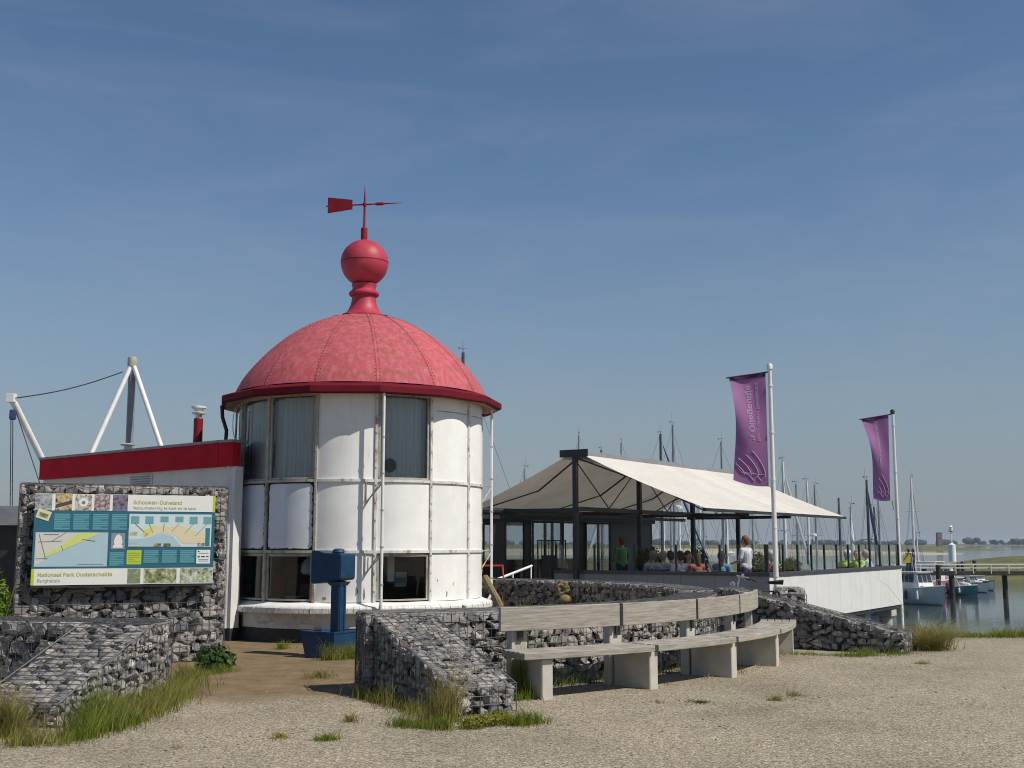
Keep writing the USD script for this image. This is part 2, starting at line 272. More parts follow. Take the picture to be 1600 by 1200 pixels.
# ------------------------------------------------------------------ the setting: ground, water, harbour mole, far shore
LAND = Polygon([(-3000, -3000), (3000, -3000), (3000, 21.3), (60, 21.3), (9.2, 21.3), (6.0, 24.5), (4.5, 33), (0, 43), (-14, 47), (-3000, 47)])
ground_mat = usdkit.material(stage, '/World/Looks/ground', {
    'g': ('geometry', {}), 'v': ('voronoi_texture', {'scale': 74.0}), 'vs': ('separate_color', {}),
    'r': ('rgb_ramp', {'ramp': [(0.0, (0.095, 0.079, 0.057)), (0.25, (0.20, 0.168, 0.119)), (0.6, (0.30, 0.256, 0.180)), (0.88, (0.38, 0.332, 0.247)), (1.0, (0.56, 0.51, 0.42))]}),
    'n1': ('noise_texture', {'scale': 0.55, 'detail': 6.0, 'roughness': 0.65}), 'r1': ('rgb_ramp', {'ramp': [(0.3, (0.72, 0.71, 0.69)), (0.5, (1.0, 0.99, 0.98)), (0.7, (1.16, 1.15, 1.13))]}), 'm1': ('mix_color', {'blend_type': 'multiply', 'fac': 1.0, 'use_clamp': False}),
    'n1b': ('noise_texture', {'scale': 150.0, 'detail': 3.0, 'roughness': 0.7}), 'r1b': ('rgb_ramp', {'ramp': [(0.3, (0.72, 0.72, 0.72)), (0.7, (1.22, 1.22, 1.22))]}), 'm1b': ('mix_color', {'blend_type': 'multiply', 'fac': 1.0, 'use_clamp': False}),
    'd': ('vector_math', {'math_type': 'distance', 'vector2': (-3.6, 19.7, 0)}), 'n2': ('noise_texture', {'scale': 1.3, 'detail': 7.0, 'roughness': 0.7}), 'ns': ('math', {'math_type': 'multiply_add', 'value2': 2.4, 'value3': -1.2}), 'da': ('math', {'math_type': 'add'}),
    'dm': ('map_range', {'from_min': 6.5, 'from_max': 7.5, 'to_min': 1.0, 'to_max': 0.0, 'clamp': True}),
    'rp': ('rgb_ramp', {'ramp': [(0.3, (0.11, 0.075, 0.040)), (0.55, (0.185, 0.130, 0.070)), (0.75, (0.25, 0.190, 0.115))]}), 'n3': ('noise_texture', {'scale': 3.0, 'detail': 9.0, 'roughness': 0.75}), 'mp': ('mix_color', {}),
    'xyz': ('separate_xyz', {}), 'zm': ('map_range', {'from_min': -0.02, 'from_max': -0.16, 'to_min': 0.0, 'to_max': 1.0, 'clamp': True}), 'rb': ('rgb_ramp', {'ramp': [(0.35, (0.030, 0.032, 0.014)), (0.65, (0.085, 0.085, 0.032))]}), 'mb': ('mix_color', {}),
    'b': ('bump', {'strength': 0.4, 'distance': 0.008}), 'bv': ('voronoi_texture', {'scale': 85.0}), 'p': ('principled_bsdf', {'roughness': 0.9, 'specular_ior_level': 0.25})},
    [('g.position', 'v.vector'), ('v.color', 'vs.color'), ('vs.r', 'r.fac'), ('g.position', 'n1.vector'), ('n1.fac', 'r1.fac'), ('r.color', 'm1.a'), ('r1.color', 'm1.b'), ('g.position', 'n1b.vector'), ('n1b.fac', 'r1b.fac'), ('m1.result', 'm1b.a'), ('r1b.color', 'm1b.b'),
     ('g.position', 'd.vector1'), ('g.position', 'n2.vector'), ('n2.fac', 'ns.value1'), ('d.value', 'da.value1'), ('ns.value', 'da.value2'), ('da.value', 'dm.value'), ('g.position', 'n3.vector'), ('n3.fac', 'rp.fac'), ('m1b.result', 'mp.a'), ('rp.color', 'mp.b'), ('dm.result', 'mp.fac'),
     ('g.position', 'xyz.vector'), ('xyz.z', 'zm.value'), ('n3.fac', 'rb.fac'), ('mp.result', 'mb.a'), ('rb.color', 'mb.b'), ('zm.result', 'mb.fac'), ('mb.result', 'p.base_color'),
     ('g.position', 'bv.vector'), ('bv.distance', 'b.height'), ('b.normal', 'p.normal')], surface='p.BSDF')
WATER_Z = -2.5
def ground_z(x, y, d): return (0.0 if d <= 0 else -min(d / 2.0, 4.5)) + 0.03 * (meshkit.fbm(np.array([x * 0.6, y * 0.6, 0.3])) - 0.5) * (1.0 if d <= 0 else 3.0)
xs = np.unique(np.concatenate([[-3000, -800, -250, -90], np.linspace(-50, -12, 20), np.linspace(-12, 14, 79), np.linspace(14, 60, 36), [90, 250, 800, 3000]]))
ys = np.unique(np.concatenate([[-3000, -600, -100, -20, 0], np.linspace(4, 14, 26), np.linspace(14, 34, 61), np.linspace(34, 62, 29), [90, 200, 800, 3000]]))
XX, YY = np.meshgrid(xs, ys); DD = shapely.distance(LAND, shapely.points(XX, YY))
ZZ = np.where(DD <= 0, 0.0, -np.minimum(DD / 2.0, 4.5)) + np.where(DD <= 0, 0.03, 0.16) * (meshkit.fbm(np.stack([XX * 0.6, YY * 0.6, XX * 0 + 0.3], -1)) - 0.5)
obj('ground', M().grid(np.stack([XX, YY, ZZ], -1)), ground_mat, smooth=True, kind='structure', label='beige gravel square and grassy bank sloping to the harbour')
water_mat = usdkit.material(stage, '/World/Looks/water', {'g': ('geometry', {}), 'map': ('mapping', {'scale': (1.0, 1.0, 1.0)}), 'n': ('noise_texture', {'scale': 0.9, 'detail': 4.0, 'roughness': 0.6, 'distortion': 0.4}), 'b': ('bump', {'strength': 0.10, 'distance': 0.12}),
    'p': ('principled_bsdf', {'base_color': (0.030, 0.045, 0.040), 'roughness': 0.06, 'ior': 1.33})}, [('g.position', 'map.vector'), ('map.vector', 'n.vector'), ('n.fac', 'b.height'), ('b.normal', 'p.normal')], surface='p.BSDF')
ws = np.array([-7000, -1500, -300, -60, 0, 60, 300, 1500, 7000.0]); wy = np.array([18, 60, 120, 300, 900, 2500, 7500.0])
wx, wyy = np.meshgrid(ws, wy)
obj('water', M().grid(np.stack([wx, wyy, 0 * wx + WATER_Z], -1)), water_mat, kind='structure', label='calm grey green harbour water and the sea beyond')
mole_mat = pm('mole', (0.055, 0.065, 0.018), 0.95, scale=0.35, col2=(0.135, 0.125, 0.040), lo=0.35, hi=0.65, detail=9, bump=0.5, bscale=3, more=((0.17, 0.135, 0.07), 0.12, (1, 3, 1), 0.5, 0.7, 0.5))
# grassed mole beyond the harbour, with its rounded end beside the beacon
def strip(x0, x1, n, prof, endl=8.0, endr=0.0, wob=0.0, seed=3):
    x = np.linspace(x0, x1, n); rows = []
    for (y, z) in prof:
        k = np.ones(n)
        if endl: k = np.minimum(k, np.clip((x - x0) / endl, 0, 1) ** 0.6)
        if endr: k = np.minimum(k, np.clip((x1 - x) / endr, 0, 1) ** 0.6)
        zz = -3.0 + (z + 3.0) * k; yc = prof[len(prof) // 2][0]
        rows.append(np.stack([x, yc + (y - yc) * (0.35 + 0.65 * k), zz + wob * (meshkit.fbm(np.stack([x * 0.05, 0 * x + y * 0.2, 0 * x], -1), seed=seed) - 0.5)], -1))
    return M().grid(np.array(rows))
pm_l = P(1440, 880, 145)[0]
obj('harbour_mole', strip(pm_l, 700, 120, [(126, -3.0), (133, -2.4), (141, -0.9), (146, -0.12), (151, 0.12), (157, 0.0), (166, -1.4), (176, -3.0)], endl=14, wob=0.5), mole_mat, smooth=True, kind='structure', label='low grassy harbour mole on the right behind the footbridge')
obj('salt_marsh', strip(-400, P(1402, 880, 150)[0], 120, [(105, -3.0), (112, -2.3), (125, -1.2), (150, -0.6), (185, -0.7), (230, -1.3), (300, -3.0)], endl=0, endr=25, wob=0.7, seed=9), pm('marsh', (0.05, 0.062, 0.02), 0.95, scale=0.12, col2=(0.13, 0.125, 0.05), lo=0.35, hi=0.65, detail=9), smooth=True, kind='structure', label='green salt marsh seen through the terrace glass')
obj('sand_spit', strip(-1200, P(1530, 860, 520)[0], 120, [(400, -3.0), (430, -2.42), (470, -1.9), (520, -1.35), (620, -1.0), (720, -1.2), (800, -3.0)], endl=0, endr=70, wob=0.5, seed=4), K['sand'], smooth=True, kind='structure', label='pale sandy spit in front of the far sea dyke')
obj('sea_dyke', strip(-2500, P(1530, 855, 900)[0], 90, [(700, -3.0), (760, -1.6), (820, 0.4), (860, 1.1), (900, 0.6), (960, -3.0)], endl=0, endr=90, wob=0.8, seed=5), mole_mat, smooth=True, kind='structure', label='low green sea dyke on the horizon left of the brick tower')
obj('far_shore', strip(-6000, 6000, 160, [(2150, -3.0), (2250, -1.0), (2400, 1.2), (2700, 1.5), (3000, -3.0)], endl=0, wob=1.2, seed=6), mole_mat, smooth=True, kind='structure', label='flat far shore along the horizon')
def blob_wood(cx0, cx1, y, n, h, seed):
    r = np.random.default_rng(seed); m = M()
    for i in range(n):
        x = r.uniform(cx0, cx1); hh = h * r.uniform(0.45, 1.0) * (0.6 + 0.8 * meshkit.noise(np.array([x * 0.006, seed, 0.0])))
        t = trimesh.creation.icosphere(2, 1.0); v = np.array(t.vertices); v *= (0.8 + 0.5 * meshkit.noise(v * 2.2 + r.uniform(0, 99, 3)))[:, None]
        m.add(v * [hh * r.uniform(0.7, 1.5), hh * 0.8, hh * 0.62] + [x, y + r.uniform(-60, 60), 0.8 + hh * 0.42], t.faces)
    return m
obj('far_wood', blob_wood(-2600, 2300, 2300, 420, 11, 21), K['far_wood'], smooth=True, kind='stuff', label='hazy line of trees along the whole far shore', cat='wood')
for k, (px, hpx, lb) in enumerate([(1516, 11, 'hazy round tree clump on the far shore just right of the white beacon'), (1556, 8, 'small hazy tree clump on the horizon between two larger ones'), (1592, 9, 'hazy tree clump at the far right end of the horizon')]):
    c = P(px, 851, 2100); h = hpx / 1800 * 2100
    t = thing('far_tree', lb, 'tree', (c[0], 2100, 0.0)); mm = M(); r = np.random.default_rng(50 + k)
    for i in range(9):
        s_ = trimesh.creation.icosphere(2, 1.0); v = np.array(s_.vertices); v *= (0.75 + 0.6 * meshkit.noise(v * 2.5 + r.uniform(0, 99, 3)))[:, None]
        mm.add(v * h * [0.42, 0.4, 0.36] + [c[0] + r.uniform(-1, 1) * h, 2100 + r.uniform(-4, 4), h * r.uniform(0.45, 0.7)], s_.faces)
    obj('crown', mm, K['far_wood'], t, smooth=True); obj('trunk', M().tube([(c[0], 2100, -0.5), (c[0], 2100, h * 0.5)], 0.5, 6), K['stem'], t)

# ------------------------------------------------------------------ the round lantern tower
TC = V(-2.89, 22.05, 0); VIEW0 = math.atan2(-22.05, 2.89)          # angle of the side that faces the camera
NS = 14; STEP = 2 * PI / NS; SEAM0 = VIEW0 + math.radians(6.4)
RW = 2.29; Z_ROWS = [0.66, 1.52, 2.73, 4.28]
tower = thing('lantern_tower', 'round white lantern house with a weathered pink red dome and weather vane', 'tower', TC)
def cyl(phi, r, z): return np.stack([TC[0] + r * np.cos(phi), TC[1] + r * np.sin(phi), np.broadcast_to(z, np.shape(phi)) + 0 * phi], -1)
def wall_r(phi, base=RW, bulge=0.05):
    t = ((phi - SEAM0) / STEP) % 1.0; return base + bulge * (1 - (2 * t - 1) ** 2)
def curved(a0, a1, z0, z1, off0=0.0, off1=-0.03, n=10, nz=1, base=RW):
    a = np.linspace(a0, a1, n + 1); z = np.linspace(z0, z1, nz + 1); A, Zg = np.meshgrid(a, z); R = wall_r(A, base)
    return M().slab(np.stack([TC[0] + (R + off0) * np.cos(A), TC[1] + (R + off0) * np.sin(A), Zg], -1), np.stack([TC[0] + (R + off1) * np.cos(A), TC[1] + (R + off1) * np.sin(A), Zg], -1))
obj('tar_band', M().lathe([(2.405, -0.2), (2.405, 0.235)], TC, 56), K['tar'], tower, smooth=30)
obj('plinth', M().lathe([(2.385, 0.22), (2.41, 0.235), (2.41, 0.49), (2.3, 0.49)], TC, 84), K['brick_white'], tower, smooth=30)
obj('sill', M().lathe([(2.50, 0.575), (2.30, 0.67), (2.2, 0.67)], TC, 84), K['white_panel'], tower, smooth=30)
nb = 150
for i in range(nb):                                                   # soldier course of bricks under the windows
    a = VIEW0 - 1.75 + (i + 0.5) * (2 * PI / nb)
    if a > VIEW0 + 1.75: break
    rr = 2.40 + rng.uniform(-0.006, 0.008); hw = PI / nb * 0.93; pts = []
    for aa in (a - hw, a + hw):
        for (r_, z_) in ((2.3, 0.485), (rr + 0.10, 0.485), (rr + 0.115, 0.50), (rr + 0.115, 0.578), (rr + 0.095, 0.60), (2.3, 0.645)):
            pts.append((TC[0] + r_ * math.cos(aa), TC[1] + r_ * math.sin(aa), z_))
    obj('ledge_brick', M().hull(pts), K['ledge'], tower)
va = VIEW0 - math.radians(58)
vb = M(); c = cyl(np.array(va), 2.412, 0.32); vb.box(c, (0.03, 0.17, 0.20), va, 0.004); obj('air_vent', vb, K['black'], tower)
for k in range(3): obj('vent_slat', M().box(cyl(np.array(va), 2.432, 0.26 + 0.06 * k), (0.02, 0.15, 0.016), va, 0.003), K['tar'], tower)
lining = M()
lining.lathe([(2.12, 0.6), (2.12, 4.3)], TC, 40, VIEW0 + 1.2, VIEW0 + 2 * PI - 1.55); lining.lathe([(2.2, 0.62), (0.0, 0.62)], TC, 40); lining.lathe([(0.0, 4.2), (2.2, 4.2)], TC, 40)
obj('inner_lining', lining, K['interior'], tower)
obj('counter', M().box(TC + V(-0.2, -0.3, 0.95), (2.2, 0.5, 0.7), 0.2), K['counter'], tower)
seams = [SEAM0 + k * STEP for k in range(NS)]
def col_of(k): return seams[k % NS], seams[k % NS] + STEP          # column 0 lies right of the seam at +6.4 degrees
WIN_TOP, WIN_LOW = {13 - 2, 13 - 1, 0}, {13 - 2, 13 - 1, 0}           # columns: -71..-45, -45..-19 and 6..32 degrees are glazed
WIN_TOP = {NS - 3, NS - 2, 0, NS - 4}; WIN_LOW = {NS - 3, NS - 2, 0}
POSTW = 0.016
for k in range(NS):
    a0, a1 = col_of(k); front = ((a0 + STEP / 2 - VIEW0 + PI) % (2 * PI)) - PI
    vis = abs(front) < 1.9
    for row in range(3):
        z0, z1 = Z_ROWS[row], Z_ROWS[row + 1]; e = 0.014
        glazed = (row == 2 and k in WIN_TOP) or (row == 0 and k in WIN_LOW)
        if not glazed:
            if row == 1 and k in (NS - 3, NS - 2):
                obj('dark_rim', curved(a0 + e, a1 - e, z0 + 0.03, z1 - 0.03, -0.016, -0.04), K['dark_rim'], tower)
                # overpainted pane: the white paint stops short of the frame with a ragged edge
                nv, nu = 33, 13; vv_ = np.linspace(-1, 1, nv); hw_ = (STEP * 0.5 - e - 0.014) * (1 - 0.12 * np.maximum(0, (np.abs(vv_) - 0.88) / 0.12) ** 2); hh_ = (z1 - z0) / 2 - 0.052
                lj, rj = np.clip(rng.normal(0, 0.0035, nv), -0.008, 0.005), np.clip(rng.normal(0, 0.0035, nv), -0.008, 0.005); bj = np.clip(rng.normal(0, 0.006, nu), -0.013, 0.008)
                AA = (a0 + a1) / 2 + 0.004 + np.linspace(-1, 1, nu)[None] * hw_[:, None] + np.where(np.linspace(-1, 1, nu)[None] < -0.99, lj[:, None], 0) + np.where(np.linspace(-1, 1, nu)[None] > 0.99, rj[:, None], 0)
                Z2 = np.repeat(((z0 + z1) / 2 + 0.005 + hh_ * vv_)[:, None], nu, 1); Z2[0] += bj; Z2[-1] -= np.abs(bj[::-1]) * 0.6
                R2 = wall_r(AA) - 0.006; mm = M().grid(np.stack([TC[0] + R2 * np.cos(AA), TC[1] + R2 * np.sin(AA), Z2], -1))
                obj('painted_pane', mm, K['white_patch'], tower, smooth=40)
            else:
                p_ = obj('wall_panel', curved(a0 + e * 0.6, a1 - e * 0.6, z0 + 0.012, z1 - 0.012, -0.004, -0.05), K['white_panel'], tower, smooth=20)
                if row == 2 and front > 0.6 and vis:
                    obj('panel_batten', curved(a0 + 0.05, a1 - 0.05, 3.985, 4.0, 0.002, -0.003), K['frame'], p_)
        else:
            fm = M(); fw = 0.03
            fm_parts = [curved(a0 + e, a0 + e + fw / RW * 1.6, z0 + 0.03, z1 - 0.03, -0.012, -0.06, 2), curved(a1 - e - fw / RW * 1.3, a1 - e, z0 + 0.03, z1 - 0.03, -0.012, -0.06, 2), curved(a0 + e, a1 - e, z0 + 0.03, z0 + 0.06, -0.014, -0.06), curved(a0 + e, a1 - e, z1 - 0.08, z1 - 0.03, -0.014, -0.06)]
            for q in fm_parts: fm.add(*q.mesh())
            obj('window_frame', fm, K['frame'], tower)
            ag, zg = np.meshgrid(np.linspace(a0 + e, a1 - e, 11), np.array([z0 + 0.05, z1 - 0.05])); rg = wall_r(ag) - 0.036
            pn = obj('window_pane', M().grid(np.stack([TC[0] + rg * np.cos(ag), TC[1] + rg * np.sin(ag), zg], -1)), K['glass_dark'], tower, smooth=True)
            if row == 2:
                na = 70; a = np.linspace(a0 - 0.075, a1 + 0.075, na); R = RW - 0.135 - 0.022 * (k % 2) + 0.018 * np.sin((a - a0) * 150 + 2 * np.sin((a - a0) * 23)); zz = np.array([z0 + 0.02, z1 - 0.02])
                A, Zg = np.meshgrid(a, zz); Rg = np.broadcast_to(R, A.shape)
                obj('curtain', M().grid(np.stack([TC[0] + Rg * np.cos(A), TC[1] + Rg * np.sin(A), Zg], -1)), K['curtain'], tower, smooth=True)
                if k == 0:
                    dk = np.array(Point(0, 0).buffer(0.115, 6).exterior.coords)[:-1]; aq = a0 + 0.115 + dk[:, 0] / RW; zq = 3.0 + dk[:, 1] * 1.05
                    obj('dark_notice', M().hull([(TC[0] + (RW + o_) * math.cos(x), TC[1] + (RW + o_) * math.sin(x), z) for x, z in zip(aq, zq) for o_ in (-0.075, -0.07)]), pm('notice', (0.035, 0.04, 0.042), 0.7, 0.1, 6), pn)
for k in range(NS):
    a = seams[k]; pr = cyl(np.array(a), RW + 0.008, 0)
    pm_ = M(); pm_.box(pr + V(0, 0, (0.66 + 4.28) / 2), (0.05, 0.052, 3.62), a, 0.006)
    post = obj('mullion', pm_, K['frame'] if k in (NS - 3, NS - 2, NS - 1) else K['white_frame'], tower)
    if abs(((a - VIEW0 + PI) % (2 * PI)) - PI) < 1.7:
        mb = M()
        for z in np.arange(0.85, 4.2, 0.30): mb.box(cyl(np.array(a), RW + 0.036, z), (0.012, 0.022, 0.03), a, 0.003)
        obj('bolt', mb, K['frame'], post, kind='stuff')
    for z in (1.52, 2.73):
        a0, a1 = col_of(k); obj('rail', curved(a0 + 0.011, a1 - 0.011, z - 0.024, z + 0.024, 0.022, -0.03), K['frame'] if k in (NS - 3, NS - 2) else K['white_frame'], tower)
obj('top_band', M().lathe([(RW + 0.03, 4.22), (RW + 0.035, 4.34), (RW - 0.1, 4.34)], TC, 84), K['white_frame'], tower, smooth=30)
# eave: fourteen straight lengths of flared gutter
RE = 2.69
def ring14(r, z): return [TC + V(r * math.cos(a), r * math.sin(a), z) for a in seams]
prof_e = [(2.24, 4.37), (2.30, 4.235), (RE - 0.06, 4.205), (RE, 4.225), (RE, 4.325), (RE - 0.03, 4.345), (RE - 0.30, 4.43), (2.36, 4.47)]
for k in range(NS):
    k2 = (k + 1) % NS; rows = []
    for (r, z) in prof_e: rows.append([ring14(r, z)[k], ring14(r, z)[k2]])
    rows = np.array(rows); mid = rows.mean(1, keepdims=True); rows = mid + (rows - mid) * 0.9985
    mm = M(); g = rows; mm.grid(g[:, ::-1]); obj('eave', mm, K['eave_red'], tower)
    sf = np.array([[ring14(r, z)[k], ring14(r, z)[k2]] for (r, z) in [(2.31, 4.231), (RE - 0.08, 4.201)]]); obj('soffit_board', M().grid(sf[:, ::-1]), K['soffit'], tower)
# dome of fourteen riveted sheets
RD, ZD0, HD = 2.40, 4.43, 1.58
from scipy.interpolate import PchipInterpolator
_dp = np.array([(2.40, 4.43), (2.30, 4.64), (2.13, 4.89), (1.88, 5.17), (1.60, 5.43), (1.30, 5.655), (1.0, 5.825), (0.71, 5.945), (0.44, 6.01)]); _dl = np.concatenate([[0], np.cumsum(np.linalg.norm(np.diff(_dp, axis=0), axis=1))]); TT = 1.38
_dr, _dz = PchipInterpolator(_dl / _dl[-1] * TT, _dp[:, 0]), PchipInterpolator(_dl / _dl[-1] * TT, _dp[:, 1])
def dome_pt(phi, t): return np.stack([TC[0] + _dr(t) * np.cos(phi), TC[1] + _dr(t) * np.sin(phi), _dz(t) + 0 * phi], -1)
for k in range(NS):
    a = np.linspace(seams[k] + 0.004, seams[k] + STEP - 0.004, 13); t = np.linspace(0, TT, 22); A, T_ = np.meshgrid(a, t)
    g = dome_pt(A, T_); obj('dome_sheet', M().grid(g), K['dome'], tower, smooth=True)
    mm = M(); t = np.linspace(0.0, TT, 22)
    for (off, w) in ((0.008, 0.022),):
        rows = [dome_pt(np.full(22, seams[k] + s_ * w / _dr(t)), t) for s_ in (-1, -0.8, 0.8, 1)]
        cen = np.stack([np.full(22, TC[0]), np.full(22, TC[1]), np.full(22, ZD0)], -1)
        g = np.stack([rows[0], rows[1] + (rows[1] - cen) / np.linalg.norm(rows[1] - cen, axis=1, keepdims=True) * off, rows[2] + (rows[2] - cen) / np.linalg.norm(rows[2] - cen, axis=1, keepdims=True) * off, rows[3]])
        mm.grid(g)
    sm = obj('seam', mm, K['dome'], tower)
    if abs(((seams[k] - VIEW0 + PI) % (2 * PI)) - PI) < 1.8:
        rv = M()
        for t_ in np.linspace(0.03, TT - 0.05, 34):
            for sg in (-1, 1):
                p = dome_pt(np.array(seams[k] + sg * 0.034 / float(_dr(t_))), np.array(t_)); n_ = unit(p - TC - V(0, 0, ZD0)); rv.box(p + n_ * 0.002, (0.016, 0.016, 0.016), seams[k], 0.004)
        obj('rivet', rv, K['seam'], sm, kind='stuff')
obj('finial_flange', M().lathe([(0.50, 5.965), (0.53, 5.985), (0.53, 6.005), (0.44, 6.03)], TC, 40), K['red'], tower, smooth=30)
hx = M()
for k in range(4):
    a0 = VIEW0 + (-1.2, -0.6, 0.75, 1.25)[k]; hx.tube([cyl(np.array(a0 + d), 0.56 + 0.05 * math.sin((d + 0.2) / 0.4 * PI), 5.99) for d in np.linspace(-0.2, 0.2, 7)], 0.012, 6)
obj('flange_ring', hx, K['red_dark'], tower)
obj('finial_base', M().lathe([(0.46, 6.015), (0.40, 6.05), (0.31, 6.14), (0.255, 6.26), (0.235, 6.38), (0.232, 6.44)], TC, 40), K['red_ball'], tower, smooth=40)
obj('finial_collar', M().lathe([(0.23, 6.43), (0.27, 6.44), (0.295, 6.47), (0.295, 6.50), (0.27, 6.53), (0.235, 6.545), (0.225, 6.60), (0.245, 6.66), (0.24, 6.68)], TC, 40), K['red_ball'], tower, smooth=30)
BZ = 7.105; RB = 0.462
tb = np.linspace(-1.08, 0.0, 14); obj('ball_lower', M().lathe([(RB * math.cos(t), BZ + RB * math.sin(t)) for t in tb], TC, 48), K['red_ball'], tower, smooth=True)
tb = np.linspace(0.02, PI / 2 - 0.02, 16); obj('ball_upper', M().lathe([(RB * 1.012 * math.cos(t), BZ + RB * math.sin(t)) for t in tb], TC, 48), K['red_ball'], tower, smooth=True)
obj('ball_seam', M().lathe([(RB * 0.98, BZ - 0.012), (RB * 1.008, BZ - 0.006), (RB * 1.008, BZ + 0.004), (RB * 0.98, BZ + 0.012)], TC, 48), K['red_dark'], tower)
pv = M().lathe([(0.035, 7.54), (0.06, 7.56), (0.065, 7.60), (0.065, 7.80), (0.05, 7.82), (0.024, 7.83), (0.022, 8.25), (0.036, 8.26), (0.04, 8.29), (0.036, 8.32), (0.02, 8.33), (0.012, 8.55), (0.002, 8.70)], TC + V(-0.02, 0, 0), 16)
vane = obj('weather_vane', pv, K['red'], tower, smooth=30)
vd = unit(V(1, -0.15, 0)); vc = TC + V(-0.02, 0, 8.292)
obj('vane_rod', M().tube([vc - vd * 0.30, vc + vd * 0.45, vc + vd * 0.76], [0.016, 0.014, 0.003], 8), K['red'], vane)
obj('counterweight', M().tube([vc + vd * 0.22, vc + vd * 0.25, vc + vd * 0.37, vc + vd * 0.40], [0.018, 0.032, 0.032, 0.018], 10), K['red'], vane)
tp = [(-0.75, 0.175), (-0.75, -0.145), (-0.25, -0.085), (-0.25, 0.105)]; th_ = np.cross(vd, [0, 0, 1]) * 0.012
obj('vane_tail', M().hull([vc + vd * s_ + V(0, 0, z_) + sg * th_ for s_, z_ in tp for sg in (-1, 1)]), K['red'], vane)
obj('tail_peg', M().tube([vc - vd * 0.79, vc - vd * 0.74], 0.014, 6), K['red'], vane)
# downpipes held off the wall
def downpipe(phi, r, z0, z1, mat, arms):
    p = [cyl(np.array(phi), r - 0.0, z1), cyl(np.array(phi), r, z0 + 0.1), cyl(np.array(phi), r - 0.05, z0)]
    dp = obj('downpipe', M().tube(p, 0.027, 10), mat, tower, smooth=40)
    for z in arms:
        b = M(); a_, c_ = cyl(np.array(phi), r, z), cyl(np.array(phi), RW + 0.02, z)
        b.tube([a_, c_], 0.013, 6); b.tube([cyl(np.array(phi), r, z - 0.02), cyl(np.array(phi - 0.10), RW + 0.03, z - 0.34)], 0.012, 6); b.tube([c_, cyl(np.array(phi - 0.10), RW + 0.04, z), cyl(np.array(phi - 0.10), RW + 0.04, z - 0.34)], 0.010, 6)
        obj('pipe_bracket', b, K['frame'], dp)
    cl = M()
    for z in np.arange(z0 + 0.4, z1 - 0.2, 0.62): cl.lathe([(0.026, -0.012), (0.035, -0.012), (0.035, 0.012), (0.026, 0.012)], cyl(np.array(phi), r, z), 10)
    obj('pipe_clip', cl, K['frame'], dp, kind='stuff')
    return dp
PH1 = VIEW0 + math.radians(8.2); PH2 = VIEW0 + math.radians(83)
downpipe(PH1, 2.60, 0.58, 4.22, K['pipe_white'], (2.70, 1.49)); downpipe(PH2, 2.50, 0.62, 4.22, K['pipe_white'], (2.74, 1.52))
obj('pipe_elbow', M().tube([cyl(np.array(PH2), RW, 4.12), cyl(np.array(PH2), RW + 0.1, 4.10), cyl(np.array(PH2), 2.5, 4.14)], 0.02, 8), K['red_dark'], tower)
pl_ = VIEW0 - math.radians(83); zl = 3.46
obj('side_pipe', M().tube([cyl(np.array(pl_ - 0.02), 2.62, 4.22), cyl(np.array(pl_ - 0.02), 2.60, 4.0), cyl(np.array(pl_), 2.52, 3.75), cyl(np.array(pl_), 2.53, zl)], 0.035, 8), K['black'], tower, smooth=40)
obj('side_pipe', M().tube([cyl(np.array(pl_), RW + 0.05, 4.2), cyl(np.array(pl_), RW + 0.06, zl)], 0.02, 8), K['frame'], tower)
ringp = cyl(np.array(VIEW0 - 1.30), RW + 0.06, 3.86)
obj('wire_hoop', M().tube([ringp + V(0.10 * math.cos(t), -0.03 * math.cos(t), 0.33 * math.sin(t)) for t in np.linspace(0, 2 * PI, 25)], 0.008, 5), K['white_frame'], tower)
# ornaments on the lower sills
ob = thing('model_sailboat', 'small white model sailboat on the sill behind the left lower tower window', 'ornament', cyl(np.array(VIEW0 - math.radians(57)), RW - 0.28, 0.67))
oc = cyl(np.array(VIEW0 - math.radians(57)), RW - 0.28, 0.67)
obj('hull', M().hull([oc + V(*p) for p in [(-0.09, -0.02, 0.05), (0.09, -0.01, 0.05), (-0.07, 0.02, 0.05), (-0.06, 0, 0.0), (0.06, 0, 0.0)]]), K['hull_blue'], ob)
obj('sail', M().hull([oc + V(*p) for p in [(-0.05, 0, 0.07), (0.08, 0, 0.07), (0.0, 0, 0.36), (0.0, 0.008, 0.2)]]), K['hull_white'], ob)
oc = cyl(np.array(VIEW0 - math.radians(25)), RW - 0.5, 1.15)
lampo = thing('hanging_lampshade', 'pale hanging lampshade inside the tower behind the second lower window', 'lamp', oc)
obj('shade', M().lathe([(0.10, 0.32), (0.24, 0.16), (0.25, 0.02), (0.21, -0.02)], oc, 20), K['curtain'], lampo, smooth=40); obj('cord', M().tube([oc + V(0, 0, 0.32), oc + V(0, 0, 1.2)], 0.008, 5), K['black'], lampo)
oc = cyl(np.array(VIEW0 - math.radians(34)), RW - 0.30, 0.70)
dish = thing('white_dish', 'white oval dish on the sill behind the second lower tower window', 'dish', oc)
obj('bowl', M().lathe([(0.05, 0.0), (0.14, 0.02), (0.16, 0.045), (0.14, 0.03), (0.0, 0.012)], oc, 20), K['hull_white'], dish); obj('rim', M().lathe([(0.158, 0.04), (0.168, 0.045), (0.158, 0.05)], oc, 20), K['hull_white'], dish)

